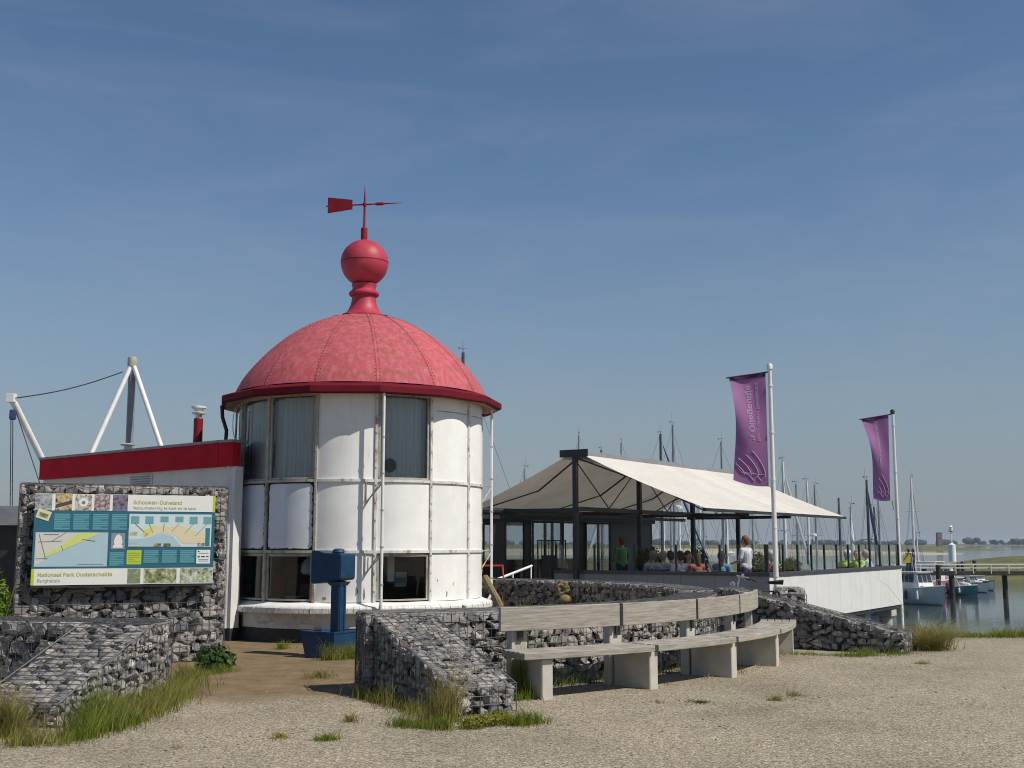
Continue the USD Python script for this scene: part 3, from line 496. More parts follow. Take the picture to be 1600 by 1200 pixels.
for (an_, r_in, w_, z0_, z1_, mt_) in ((18, 1.75, 0.13, 1.0, 1.5, 'hull_white'), (22.5, 1.72, 0.30, 0.98, 1.06, 'green_box'), (27, 1.6, 0.22, 0.9, 1.16, 'pipe_white'), (-33, 1.5, 0.5, 0.7, 0.95, 'counter'), (-56, 1.7, 0.2, 0.7, 1.0, 'red_paint')):
    obj('fitting', M().box(cyl(np.array(VIEW0 + math.radians(an_)), r_in, (z0_ + z1_) / 2), (0.08, w_, z1_ - z0_), VIEW0 + math.radians(an_)), K[mt_], tower)
# flaked paint low on the panels beside the downpipe
for (an_, z_, w_, h_) in ((-1.0, 0.86, 0.055, 0.13), (2.2, 0.80, 0.035, 0.20), (-14.5, 0.74, 0.07, 0.05), (3.6, 1.30, 0.03, 0.22), (45, 0.95, 0.02, 0.07), (36, 1.02, 0.018, 0.05), (41, 0.78, 0.03, 0.09)):
    n_ = 16; th_ = np.linspace(0, 2 * PI, n_, endpoint=False); rr_ = 1 + rng.normal(0, 0.22, n_); aa_ = VIEW0 + math.radians(an_) + w_ / RW * rr_ * np.cos(th_) * 0.5; zz_ = z_ + h_ * rr_ * np.sin(th_) * 0.5; R_ = wall_r(aa_) - 0.0025
    ring_ = np.stack([TC[0] + R_ * np.cos(aa_), TC[1] + R_ * np.sin(aa_), zz_], -1); c_ = ring_.mean(0)[None]; mm = M().add(np.vstack([ring_, c_]), [(i, (i + 1) % n_, n_) for i in range(n_)]); obj('flaked_paint', mm, K['flake'], tower)

# ------------------------------------------------------------------ flat roofed annexe
A0, A1, A2 = V(-5.16, 20.42, 0), V(-4.86, 20.24, 0), P(70, 712, 24.6) * V(1, 1, 0)
annexe = thing('annexe', 'white flat roofed annexe with a dark red fascia beside the tower', 'building', A0)
ZF1, ZF0 = P(357, 692, 20.35)[2], P(357, 729, 20.35)[2]
def thick_wall(a, b, z0, z1, t=0.2, ext=0.0, out=0.0):
    d = unit(b - a); n = V(-d[1], d[0], 0)           # inside lies to the left of a -> b when walked clockwise; chosen per call
    p = [a - d * 0 + n * (-out), b - n * out, b + n * t, a + n * t]
    return M().hull([(q[0], q[1], z) for q in p for z in (z0, z1)])
obj('wall', thick_wall(A2, A0, 0.21, ZF0, 0.22), K['render_white'], annexe)
obj('wall', thick_wall(A0, A1, 0.21, ZF0, 0.2), K['render_white'], annexe)
A3 = V(-5.115, 21.3, 0)
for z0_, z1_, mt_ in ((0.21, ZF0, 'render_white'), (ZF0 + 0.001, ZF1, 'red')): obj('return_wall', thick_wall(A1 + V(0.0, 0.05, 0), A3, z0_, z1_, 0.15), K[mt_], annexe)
obj('tar_plinth', thick_wall(A2, A0, -0.1, 0.208, 0.22, out=0.006), K['tar'], annexe); obj('tar_plinth', thick_wall(A0, A1, -0.1, 0.208, 0.2, out=0.006), K['tar'], annexe)
obj('fascia_board', thick_wall(A2 + unit(A2 - A0) * 0.06, A0, ZF0 + 0.001, ZF1, 0.12, out=0.07), K['fascia_red'], annexe)
obj('fascia_board', thick_wall(A0, A1, ZF0 + 0.001, ZF1, 0.12, out=0.07), K['fascia_red'], annexe)
nI = V(-unit(A0 - A2)[1], unit(A0 - A2)[0], 0)
obj('roof_edge', thick_wall(A2 + unit(A2 - A0) * 0.08, A0, ZF1 + 0.001, ZF1 + 0.05, 0.3, out=0.09), K['grey_zinc'], annexe); obj('roof_edge', thick_wall(A0, A1, ZF1 + 0.001, ZF1 + 0.05, 0.3, out=0.09), K['grey_zinc'], annexe)
obj('roof', M().hull([(q[0], q[1], z) for q in (A2, A0, A1, A3, A2 + nI * 4) for z in (ZF1 - 0.25, ZF1 - 0.05)]), K['tar'], annexe)
obj('rear_wall', M().hull([(q[0], q[1], z) for q in (A2 + nI * 0.3, A2 + nI * 4, A2 + nI * 4 + V(0.2, 0.1, 0), A2 + nI * 0.3 + V(0.2, 0.1, 0)) for z in (0, ZF0)]), K['render_white'], annexe)
dA = unit(A0 - A2); LA = np.linalg.norm(A0 - A2)
gr = M(); gc = A2 + dA * LA * 0.60; gz = ZF0 - 0.17
vent = obj('vent_grille', M().box(gc - nI * 0.012 + V(0, 0, gz), (0.78, 0.02, 0.26), math.atan2(dA[1], dA[0])), K['render_white'], annexe)
for k in range(5): obj('slat', M().box(gc - nI * 0.03 + V(0, 0, gz - 0.09 + 0.045 * k), (0.70, 0.025, 0.014), math.atan2(dA[1], dA[0]), 0.002), K['grey_zinc'], vent)
cp = P(310, 660, 21.6) * V(1, 1, 0)
chim = obj('chimney', M().lathe([(0.085, ZF1 - 0.1), (0.085, P(310, 654, 21.6)[2])], cp, 20), K['red'], annexe, smooth=40)
zc = P(310, 654, 21.6)[2]
obj('cowl', M().lathe([(0.06, zc), (0.06, zc + 0.08), (0.12, zc + 0.085), (0.13, zc + 0.11), (0.07, zc + 0.13), (0.09, zc + 0.17), (0.10, zc + 0.19), (0.14, zc + 0.195), (0.14, zc + 0.225), (0.0, zc + 0.25)], cp, 20), K['pipe_white'], chim, smooth=30)
cp = P(200, 690, 24.5) * V(1, 1, 0); zc = P(200, 701, 24.5)[2]
obj('roof_vent', M().lathe([(0.08, zc - 0.15), (0.08, zc + 0.06), (0.15, zc + 0.07), (0.16, zc + 0.09), (0.05, zc + 0.11), (0, zc + 0.11)], cp, 16), K['pipe_white'], annexe, smooth=30)

# ------------------------------------------------------------------ boat crane, shed and shrub at the far left
YC = 31.0; ap = P(207, 566, YC)
crane = thing('boat_crane', 'white tripod boat crane with a long boom behind the annexe', 'crane', (ap[0], ap[1], 0))
ft = [P(120, 760, YC - 1.2), P(283, 790, YC - 1.0)]
for f_ in ft: obj('leg', M().tube([ap, lerp(ap, f_ * V(1, 1, 1), 1.0) * V(1, 1, 0) + V(0, 0, f_[2]), ap + (f_ - ap) * (ap[2] / (ap[2] - f_[2]))], 0.066, 12), K['pipe_white'], crane, smooth=40)
obj('mast', M().tube([P(203, 700, YC + 0.3) * V(1, 1, 0), P(207, 575, YC)], 0.10, 14), K['grey_zinc'], crane, smooth=40)
obj('masthead', M().lathe([(0.10, -0.15), (0.13, -0.1), (0.13, 0.1), (0.10, 0.14), (0.0, 0.16)], ap, 14), K['frame'], crane, smooth=40)
bt, bb = P(18, 622, YC - 2.0), P(68, 722, YC - 0.8)
bb2 = bb + (bb - bt) * 0.8
obj('boom', M().tube([bt, bb2], 0.088, 12), K['pipe_white'], crane, smooth=40)
obj('boom_head', M().box(bt, (0.2, 0.2, 0.22)), K['pipe_white'], crane)
obj('stay_cable', M().tube([lerp(P(24, 622, YC - 2), P(192, 581, YC - 0.2), t) + V(0, 0, -0.10 * math.sin(t * PI)) for t in np.linspace(0, 1, 12)], 0.016, 5), K['black'], crane)
hk = P(20, 648, YC - 2)
obj('hook_block', M().box(hk, (0.16, 0.12, 0.26), 0.3, 0.04), K['hull_blue'], crane)
for (px, py, q) in ((15, 900, P(17, 652, YC - 2)), (18.5, 900, P(20, 652, YC - 2)), (62, 755, P(24, 640, YC - 2))): obj('hoist_cable', M().tube([q, P(px, py, YC - 1.9)], 0.012, 5), K['black'], crane)
sz = [P(10, y, 25.5)[2] for y in (790, 821)]
shed = thing('grey_shed', 'dark low shed with a grey fascia at the left edge', 'shed', P(-10, 850, 25.5) * V(1, 1, 0))
sc = P(-25, 850, 25.5) * V(1, 1, 0) + V(0, 1.6, 0)
obj('wall', M().box(sc + V(-1.0, 0.06, sz[1] / 2), (4.6, 3.0, sz[1])), K['black'], shed)
obj('fascia', M().box(sc + V(-1.0, 0, (sz[0] + sz[1]) / 2), (4.8, 3.3, sz[0] - sz[1] - 0.003)), K['grey_zinc'], shed)

def leaves(c, rad, n, size, r, squash=(1, 1, 1), shell=0.5):
    d = r.normal(size=(n, 3)); d /= np.linalg.norm(d, axis=1, keepdims=True); rr = (shell + (1 - shell) * r.random(n)) ** 0.7
    p = np.asarray(c) + d * rr[:, None] * np.asarray(rad)
    a = r.normal(size=(n, 3)); a /= np.linalg.norm(a, axis=1, keepdims=True); b = np.cross(a, d + 0.01); b /= np.linalg.norm(b, axis=1, keepdims=True) + 1e-9
    s = size * r.uniform(0.6, 1.3, n)[:, None]
    v = np.stack([p - a * s, p + b * s * 0.42, p + a * s, p - b * s * 0.42], 1).reshape(-1, 3); i = np.arange(n)[:, None] * 4
    return v, np.hstack([i, i + 1, i + 2, i + 3])
def grassmesh(spots, r, seglen=3):
    """spots: rows of (x, y, z, height, lean azimuth, lean, width)"""
    S = np.asarray(spots, float); n = len(S); tt = np.linspace(0, 1, seglen + 1); rows = []
    dirv = np.stack([np.cos(S[:, 4]), np.sin(S[:, 4]), 0 * S[:, 4]], 1); side = np.stack([-np.sin(S[:, 4] + 0.9), np.cos(S[:, 4] + 0.9), 0 * S[:, 4]], 1)
    for t in tt:
        c = S[:, :3] + dirv * (S[:, 5] * S[:, 3] * t ** 2)[:, None] + np.array([0, 0, 1.0]) * (S[:, 3] * (t - 0.25 * S[:, 5] * t ** 2))[:, None]
        w = (S[:, 6] * (1 - t) ** 0.8)[:, None] * side; rows += [c - w, c + w]
    v = np.stack(rows, 1); k = v.shape[1]; i = np.arange(n)[:, None] * k; f = []
    for s in range(seglen): f.append(np.hstack([i + 2 * s, i + 2 * s + 1, i + 2 * s + 3, i + 2 * s + 2]))
    return v.reshape(-1, 3), np.vstack(f)
def gspots(r, n, pts, spread, h, lean=(0.2, 0.8), w=0.004, z=0.0):
    """n blades along a polyline of (x, y) with a spread to either side"""
    L = LineString(pts) if len(pts) > 1 else None; out = []
    for _ in range(n):
        if L is not None: q = L.interpolate(r.random() * L.length); x, y = q.x, q.y
        else: x, y = pts[0]
        a, s = r.random() * 2 * PI, spread * abs(r.normal(0, 0.62)); x, y = x + s * math.cos(a), y + s * math.sin(a)
        cl = 0.25 + 1.25 * meshkit.noise(np.array([x * 3.4, y * 3.4, 5.0])) ** 1.4 * (1.0 if r.random() > 0.04 else 1.7); out.append((x, y, z - 0.01, h * cl * r.uniform(0.5, 1.15), r.random() * 2 * PI, r.uniform(*lean), w * r.uniform(0.6, 1.4)))
    return out
def tufts(name, label, mat, spots, r, cat='grass', kind='stuff', extra=None):
    v, f = grassmesh(spots, r); m = M().add(v, f)
    if extra is not None: m.add(*extra)
    return obj(name, m, mat, kind=kind, label=label, cat=cat)
r_ = np.random.default_rng(11)
bc = P(-8, 905, 15.2) * V(1, 1, 0)
shrub = thing('shrub', 'bright green leafy shrub at the left edge beside the sign wall', 'shrub', bc)
v1, f1 = leaves(bc + V(-0.08, 0, 0.70), (0.30, 0.34, 0.68), 1700, 0.045, r_)
obj('foliage', M().add(v1, f1), K['bush'], shrub); sm_ = M()
for k in range(7): sm_.tube([bc + V(0, 0, 0), bc + V(r_.uniform(-.3, .3), r_.uniform(-.3, .3), r_.uniform(0.8, 1.3))], 0.012, 5)
obj('stems', sm_, K['stem'], shrub)

# ------------------------------------------------------------------ gabion walls: wire baskets of loose stones
def pack(poly, su, sv, r, depth=0.10):
    """rubble tipped into a basket: angular, overlapping rocks in (s, t, d), cut flush with the wire at d = 0"""
    x0, y0, x1, y1 = poly.bounds; out = []; prep = shapely.prepared.prep(poly)
    for layer, (fs, dd, n_extra) in enumerate(((1.0, 0.0, 0), (0.8, 0.045, 0))):
        nx, ny = max(1, int(round((x1 - x0) / su))), max(1, int(round((y1 - y0) / sv)))
        for j in range(ny + layer):
            for i in range(nx + layer):
                c = np.array([x0 + (i + 0.5 - 0.5 * layer + 0.5 * (j % 2) - 0.25 + r.uniform(-0.30, 0.30)) * (x1 - x0) / nx, y0 + (j + 0.5 - 0.5 * layer + r.uniform(-0.28, 0.28)) * (y1 - y0) / ny])
                if not prep.contains(Point(c)): continue
                k = fs * r.choice([0.72, 0.9, 1.0, 1.12, 1.25], p=[0.22, 0.25, 0.25, 0.18, 0.10]); ax = np.array([su * 0.60 * k * r.uniform(0.8, 1.2), sv * 0.60 * k * r.uniform(0.8, 1.25), 0.062 * k])
                n = r.integers(11, 17); q = r.normal(size=(n, 3)); q /= np.linalg.norm(q, axis=1, keepdims=True); q = np.sign(q) * np.abs(q) ** 0.72; q /= np.maximum(1.0, np.linalg.norm(q, axis=1, keepdims=True) / 1.12)
                q *= r.uniform(0.86, 1.1, (n, 1)); t1, t2 = r.normal(0, 0.30), r.normal(0, 0.35); q = q * ax
                ca, sa = math.cos(t1), math.sin(t1); q = np.column_stack([q[:, 0] * ca - q[:, 1] * sa, q[:, 0] * sa + q[:, 1] * ca, q[:, 2] + q[:, 1] * t2 * 0.5 + q[:, 0] * r.normal(0, 0.2)])
                q[:, :2] += c; q[:, 2] += -dd - r.uniform(0.028, 0.058) * (1 if layer == 0 else 1.2); q[:, 2] = np.minimum(q[:, 2], -0.001 - 0.004 * r.random(n)); q[:, 2] = np.maximum(q[:, 2], -depth - dd)
                q[:, 0] = np.clip(q[:, 0], x0, x1); q[:, 1] = np.clip(q[:, 1], y0, y1)
                for w in range(n):
                    pt = Point(q[w, :2])
                    if not prep.contains(pt): z_ = poly.exterior.interpolate(poly.exterior.project(pt)); q[w, :2] = (z_.x, z_.y)
                try: m = M().hull(q + r.normal(0, 1e-5, q.shape))
                except Exception: continue
                out.append((ax[0] * ax[1] * (3.0 if layer == 0 else 0.8), m))
    return out
def wires(poly, fmap, step=0.1, rad=0.0036, dv=0.1):
    m = M(); x0, y0, x1, y1 = poly.bounds; P_ = poly.buffer(1e-6)
    for ax, a, b, st in ((0, x0, x1, step), (1, y0, y1, dv)):
        n = max(1, int(round((b - a) / st)))
        for t in np.linspace(a, b, n + 1):
            t = min(max(t, a + 1e-4), b - 1e-4); ln = LineString([(t, y0 - 1), (t, y1 + 1)] if ax == 0 else [(x0 - 1, t), (x1 + 1, t)]).intersection(P_)
            for g in getattr(ln, 'geoms', [ln]):
                if g.is_empty or g.length < 0.02: continue
                c = np.array(g.coords); k = max(2, int(g.length / 0.25) + 1); q = np.column_stack([lerp(c[0], c[-1], s) for s in np.linspace(0, 1, k)]).T
                wob = 0.004 * np.sin(np.arange(k) * 2.1 + t * 37); m.tube(fmap(q[:, 0], q[:, 1], np.full(k, 0.004 + (0.002 if ax else 0)) + wob * 0.6), rad, 4, caps=False)
    return m
def flat_map(o, u, v):
    u, v = unit(u), unit(v); n = np.cross(u, v)
    return lambda s, t, d: np.asarray(o)[None] + np.outer(s, u) + np.outer(t, v) + np.outer(d, n)
def ring_map(c, R, a0, sgn):
    def f(s, t, d):
        a = a0 + sgn * s / R; rr = R + sgn * d; return np.stack([c[0] + rr * np.cos(a), c[1] + rr * np.sin(a), t], -1)
    return f
def ringtop_map(c, R, a0, z):
    return lambda s, t, d: np.stack([c[0] + (R - t) * np.cos(a0 + s / R), c[1] + (R - t) * np.sin(a0 + s / R), z + d], -1)
def gabion(label, base, faces, core, seed, corner_lines=(), most=300, dark=0.0):
    r = np.random.default_rng(seed); t = thing('gabion_wall', label, 'gabion wall', base); allst = []
    for (poly, fmap, size, prio) in faces:
        for area, m in pack(poly, size[0], size[1], r):
            v, f = m.mesh(); allst.append((prio * area ** 0.5, fmap(v[:, 0], v[:, 1], v[:, 2]), f))
    allst.sort(key=lambda x: -x[0]); rest = M()
    pr = [0.34, 0.20, 0.12, 0.13, 0.18, 0.03]
    for i, (a, v, f) in enumerate(allst):
        if i < most: obj('stone', (v, f), STONES[r.choice(6, p=pr)], t)
        else: rest.add(v, f)
    if rest.n: obj('small_stones', rest, STONES[0], t, kind='stuff')
    obj('inner_stones', core, K['stone_core'], t, kind='stuff')
    w = M()
    for (poly, fmap, size, prio) in faces: w.add(*wires(poly, fmap).mesh())
    obj('wire_mesh', w, K['wire'], t, kind='stuff')
    for ln in corner_lines: obj('edge_wire', M().tube(ln, 0.0042, 6), K['wire_bright'], t)
    return t
def arm(label, A, a, wd, W, prof, seed, size=(0.19, 0.125), stretch_slope=1.35, edges=True):
    """wedge shaped gabion: A is the left rear foot, a the way it runs, wd to its right; prof = [(run, height), ...]"""
    A = np.asarray(A, float); a = unit(a); wd = unit(wd); z = V(0, 0, 1); S = [p[0] for p in prof]; Hh = [p[1] for p in prof]; e = 0.012
    side = Polygon([(S[0], 0.0)] + [(S[-1], 0.0)] + [(s, h) for s, h in prof[::-1]]).buffer(-e); rs = Polygon([(-x, y) for x, y in side.exterior.coords])
    faces = [(side, flat_map(A, a, z), size, 1.0), (rs, flat_map(A + wd * W, -a, z), size, 1.0), (sbox(e, e, W - e, Hh[-1] - e) if Hh[-1] > 0.1 else sbox(e, 0, W - e, 0.1), flat_map(A + a * S[-1], wd, z), size, 1.5)]
    lines = []
    for (s0, h0), (s1, h1) in zip(prof[:-1], prof[1:]):
        d = (a * (s0 - s1) + z * (h0 - h1)); L = np.linalg.norm(d); faces.append((sbox(e, e, W - e, L - e), flat_map(A + a * s1 + z * h1, wd, d), (size[0] * stretch_slope, size[1]), 1.6))
    for off in (V(0, 0, 0), wd * W):
        lines.append([A + off + a * s + z * (h + 0.004) for s, h in prof])
    
    i = 0.075; poly = [(S[0] + i, 0), (S[-1] - i, 0)] + [(s - (i if k == len(prof) - 1 else 0) + (i if k == 0 else 0), max(h - i, 0.02)) for k, (s, h) in list(enumerate(prof))[::-1]]
    core = M(); v = [A + a * s + z * h + wd * x for x in (i, W - i) for s, h in poly]; core.hull(v)
    return gabion(label, tuple(A + wd * W / 2 + a * S[-1] / 2), faces, core, seed, lines if edges else ())
RC = V(-3.6, 19.7, 0); R_IN, R_OUT, HR = 6.35, 6.95, 0.88
def ring_wall(label, a0, a1, seed, h=HR, outer=1.0, inner=0.4, ends=True, size=(0.165, 0.115)):
    e = 0.012; Lo, Li = R_OUT * (a1 - a0), R_IN * (a1 - a0)
    faces = [(sbox(e, 0, Lo - e, h - e), ring_map(RC, R_OUT, a0, 1), size, outer), (sbox(e, 0, Li - e, h - e), ring_map(RC, R_IN, a1, -1), size, inner), (sbox(e, e, Lo - e, R_OUT - R_IN - e), ringtop_map(RC, R_OUT, a0, h), (0.18, 0.14), 0.5)]
    if ends:
        for aa, sg in ((a0, -1), (a1, 1)):
            rad = V(math.cos(aa), math.sin(aa), 0); tan = V(-math.sin(aa), math.cos(aa), 0) * sg
            o = RC + rad * (R_IN if sg < 0 else R_OUT); u = rad * (1 if sg < 0 else -1); faces.append((sbox(e, 0, R_OUT - R_IN - e, h - e), flat_map(o, u, V(0, 0, 1)), size, 0.8))
    n = 24; a = np.linspace(a0 + 0.012, a1 - 0.012, n + 1); core = M(); i = 0.075
    g0 = [[(RC[0] + r * math.cos(x), RC[1] + r * math.sin(x), zz) for x in a] for r, zz in ((R_OUT - i, 0), (R_OUT - i, h - i), (R_IN + i, h - i), (R_IN + i, 0))]
    core.grid(np.array(g0)[:, ::-1]); core.grid(np.array([[g0[0][0], g0[1][0]], [g0[3][0], g0[2][0]]])); core.grid(np.array([[g0[0][-1], g0[1][-1]], [g0[3][-1], g0[2][-1]]])[::-1])
    mid = (a0 + a1) / 2; return gabion(label, (RC[0] + R_OUT * math.cos(mid), RC[1] + R_OUT * math.sin(mid), 0), faces, core, seed)
rad = math.radians
# the wall that carries the information panel
S0, S1 = V(-6.70, 15.75, 0), V(-4.13, 16.87, 0); su_ = unit(S1 - S0); sn_ = np.cross(su_, [0, 0, 1]); LS = np.linalg.norm(S1 - S0)
HS = P(350, 761, 16.87)[2]
SIGN_T = 0.55
arm('tall gabion wall behind the information panel', S0 - sn_ * SIGN_T, sn_, su_, LS, [(0, HS), (SIGN_T, HS)], 101, size=(0.17, 0.125))
# arm on the left, arm in the middle, arm at the far right
arm('left wedge of stones sloping down to the grass below the sign', (-3.79 - 0.82, 13.25, 0), V(-0.30, -2.45, 0), V(2.45, -0.30, 0), 0.82, [(0, 0.79), (0.55, 0.79), (2.46, 0.22)], 102, size=(0.135, 0.085))
zf = P(705, 1075, 11.36)[2]
arm('middle wedge of stones sloping down beside the bench', (-1.79, 13.51, 0), V(1.21, -2.15, 0), V(2.15, 1.21, 0), 0.72, [(0, HR), (0.42, HR), (2.47, zf)], 103, size=(0.135, 0.088))
g3a = unit(V(0.86, -0.51, 0)); g3w = V(-g3a[1], g3a[0], 0)
arm('dark wedge of stones sloping away beyond the right end of the bench', V(3.35, 19.35, 0), g3a, g3w, 0.62, [(0, 0.92), (0.3, 0.92), (3.02, 0.30)], 104, size=(0.155, 0.10))
ring_wall('curved gabion wall running behind the long wooden bench', rad(-73.6), rad(-9.0), 105)
ring_wall('dark inner side of the curved gabion wall in front of the terrace', rad(-4.5), rad(64), 106, h=0.90, outer=0.1, inner=1.0)
ring_wall('curved gabion wall in shade at the lower left edge', rad(-127), rad(-92.5), 107, h=0.80)
gq = P(1238, 940, 21.3) * V(1, 1, 0)
arm('small dark block of stones behind the right hand wedge', gq + V(-0.25, 0.5, 0), V(0.1, -1, 0), V(1, 0.1, 0), 0.50, [(0, P(1240, 919, 21.3)[2]), (0.35, P(1240, 919, 21.3)[2] - 0.02), (0.45, P(1240, 924, 21.3)[2] - 0.06)], 108, edges=False)
# things lying on or against the far wall
rc = P(880, 928, 21.0); rc = np.array([rc[0], rc[1], 0.0])
def ringpt(px, r, z): # point on the ring at radius r seen at column px, nearer side
    best = min(np.linspace(-1.3, 1.1, 1200), key=lambda a: abs(800 + FPX * (RC[0] + r * math.cos(a)) / (RC[1] + r * math.sin(a)) * 1.0 - px) + (0 if a > -0.2 else 50)); return V(RC[0] + r * math.cos(best), RC[1] + r * math.sin(best), z)
rp = ringpt(878, R_IN - 0.12, 0.0)
coil = thing('rope_fender', 'yellow rope fender hanging on the dark gabion wall', 'fender', rp)
_t = np.linspace(0, 2 * PI * 3.3, 90); obj('coil', M().tube(np.array([rp + V((0.10 + 0.035 * math.sin(t * 1.7)) * math.cos(t), -0.05 - 0.035 * math.sin(2.3 * t), 0.74 + (0.075 + 0.03 * math.sin(t * 0.9)) * math.sin(t)) for t in _t]), 0.026, 6), K['rope'], coil, smooth=40)
obj('knot', M().sphere(rp + V(0.05, -0.05, 0.86), 0.055, 2, (1.1, 0.9, 0.8)), K['rope'], coil, smooth=True); obj('ball', M().sphere(rp + V(0.05, -0.09, 0.53), 0.12, 2, (1.1, 0.9, 0.85)), K['rope'], coil, smooth=True)
rp = P(763, 905, 20.6)
hw = obj('mooring_rope', M().tube([P(758, 902, 20.4), P(766, 918, 20.2), P(776, 935, 20.0), P(783, 950, 19.9), P(788, 965, 19.8)], 0.06, 8), K['rope'], smooth=40); tag(hw, 'thick yellow rope leaning against the right side of the tower', 'rope')
rp = ringpt(1030, R_IN - 0.05, 0.72)
gb = thing('green_box', 'small green box fixed to the dark gabion wall', 'box', rp); obj('body', M().box(rp, (0.16, 0.07, 0.14), 0.3, 0.01), K['green_box'], gb); obj('lid', M().box(rp + V(0, 0, 0.078), (0.18, 0.09, 0.014), 0.3, 0.004), K['green_box'], gb)

# ------------------------------------------------------------------ information panel on the wall
def flatmat(name, c, rough=0.45, **k): return pm(name, c, rough, 0.02, 3, **k)
K['p_white'] = flatmat('p_white', (0.66, 0.65, 0.60)); K['p_teal'] = flatmat('p_teal', (0.018, 0.105, 0.155)); K['p_teal2'] = flatmat('p_teal2', (0.030, 0.165, 0.205)); K['p_line'] = flatmat('p_line', (0.12, 0.30, 0.34))
K['p_lime'] = flatmat('p_lime', (0.38, 0.50, 0.02)); K['p_olive'] = flatmat('p_olive', (0.30, 0.33, 0.05)); K['p_grey'] = flatmat('p_grey', (0.16, 0.17, 0.19)); K['p_water'] = flatmat('p_water', (0.33, 0.46, 0.50)); K['p_map'] = flatmat('p_map', (0.52, 0.50, 0.45)); K['p_land'] = flatmat('p_land', (0.50, 0.55, 0.16)); K['p_sandy'] = flatmat('p_sandy', (0.58, 0.52, 0.34)); K['p_pale'] = flatmat('p_pale', (0.50, 0.58, 0.56)); K['p_stamp'] = flatmat('p_stamp', (0.20, 0.23, 0.26)); K['p_dark'] = flatmat('p_dark', (0.05, 0.055, 0.055)); K['p_orange'] = flatmat('p_orange', (0.55, 0.25, 0.03))
def photo(name, stops, scale):
    return usdkit.material(stage, '/World/Looks/' + name, {'g': ('geometry', {}), 'n': ('noise_texture', {'scale': scale, 'detail': 4.0, 'roughness': 0.7}), 'r': ('rgb_ramp', {'ramp': stops}), 'p': ('principled_bsdf', {'roughness': 0.45})}, [('g.position', 'n.vector'), ('n.fac', 'r.fac'), ('r.color', 'p.base_color')], surface='p.BSDF')
PH = [photo('photo_a', [(0.35, (0.10, 0.11, 0.12)), (0.5, (0.30, 0.32, 0.33)), (0.65, (0.42, 0.41, 0.38))], 18), photo('photo_b', [(0.35, (0.50, 0.48, 0.44)), (0.5, (0.45, 0.30, 0.12)), (0.6, (0.04, 0.04, 0.05))], 11), photo('photo_c', [(0.38, (0.08, 0.05, 0.05)), (0.5, (0.42, 0.38, 0.33)), (0.62, (0.56, 0.54, 0.5))], 30), photo('photo_d', [(0.38, (0.14, 0.045, 0.055)), (0.52, (0.30, 0.24, 0.23)), (0.65, (0.42, 0.46, 0.46))], 26), photo('photo_e', [(0.38, (0.025, 0.03, 0.045)), (0.5, (0.20, 0.13, 0.14)), (0.6, (0.10, 0.17, 0.36))], 20),
      photo('photo_f', [(0.38, (0.20, 0.16, 0.20)), (0.5, (0.15, 0.22, 0.07)), (0.65, (0.34, 0.33, 0.28))], 20), photo('photo_g', [(0.38, (0.06, 0.07, 0.03)), (0.5, (0.22, 0.25, 0.10)), (0.62, (0.50, 0.50, 0.44))], 9), photo('photo_h', [(0.38, (0.10, 0.11, 0.07)), (0.5, (0.32, 0.36, 0.22)), (0.62, (0.52, 0.55, 0.53))], 14)]
OFF = 0.15
def on_plane(px, py):        # viewing ray met with the plane of the panel
    d = _ray(px, py); o = S0 + sn_ * OFF; return V(0, 0, EYE) + d * (((o - V(0, 0, EYE)) @ sn_) / (d @ sn_))
cs = [on_plane(55, 772), on_plane(337, 774), on_plane(332, 912), on_plane(48, 914)]
sl = np.mean([(c - S0) @ su_ for c in (cs[0], cs[3])]); sr = np.mean([(c - S0) @ su_ for c in (cs[1], cs[2])]); zt_ = np.mean([cs[0][2], cs[1][2]]); zb_ = np.mean([cs[2][2], cs[3][2]])
SW, SH = sr - sl, zt_ - zb_; SO = S0 + sn_ * OFF + su_ * sl + V(0, 0, zb_)
panel = thing('information_panel', 'national park information board with maps and photos on the gabion wall', 'sign', S0 + sn_ * OFF + su_ * (sl + SW / 2))
def smap(lift):              # (u, v from the top, lift) of the panel to the world
    def f(v): return SO + np.outer(v[:, 0], su_) + np.outer(v[:, 1], [0, 0, 1.0]) + np.outer(v[:, 2] + lift, sn_)
    return f
def srect(name, u0, v0, u1, v1, mat, lev=1, parent=None, rot=0.0, label=None):
    pts = np.array([(u0 * SW, (1 - v1) * SH), (u1 * SW, (1 - v1) * SH), (u1 * SW, (1 - v0) * SH), (u0 * SW, (1 - v0) * SH)])
    if rot: c = pts.mean(0); pts = (pts - c) @ np.array([[math.cos(rot), math.sin(rot)], [-math.sin(rot), math.cos(rot)]]) + c
    return obj(name, M().prism(Polygon(pts), 0, 0.0015, smap(0.0015 * lev)), mat, parent or panel, label=label)
def spoly(name, pts, mat, lev, parent=None):
    return obj(name, M().prism(Polygon([(u * SW, (1 - v) * SH) for u, v in pts]).buffer(0), 0, 0.0015, smap(0.0015 * lev)), mat, parent or panel)
def stext(txt, u, v, h, mat, lev, parent, bold=False, wfit=None):
    t = meshkit.text_mesh(txt, h, 0.0015, bold); vv = np.array(t.vertices)
    if wfit: vv[:, 0] *= wfit * SW / vv[:, 0].max()
    vv[:, 0] += u * SW; vv[:, 1] += (1 - v) * SH
    return obj('lettering', M().add(smap(0.0015 * lev)(vv), t.faces), mat, parent)
def lines(parent, u0, v0, u1, v1, n, mat, lev, seed):
    r = np.random.default_rng(seed); m = M(); hh = (v1 - v0) / n
    for i in range(n):
        e = u1 if i % 4 != 3 else u0 + (u1 - u0) * r.uniform(0.4, 0.9); a = v0 + i * hh
        m.prism(sbox(u0 * SW, (1 - a - hh * 0.5) * SH, e * SW, (1 - a) * SH), 0, 0.001, smap(0.0015 * lev))
    return obj('text_lines', m, mat, parent)
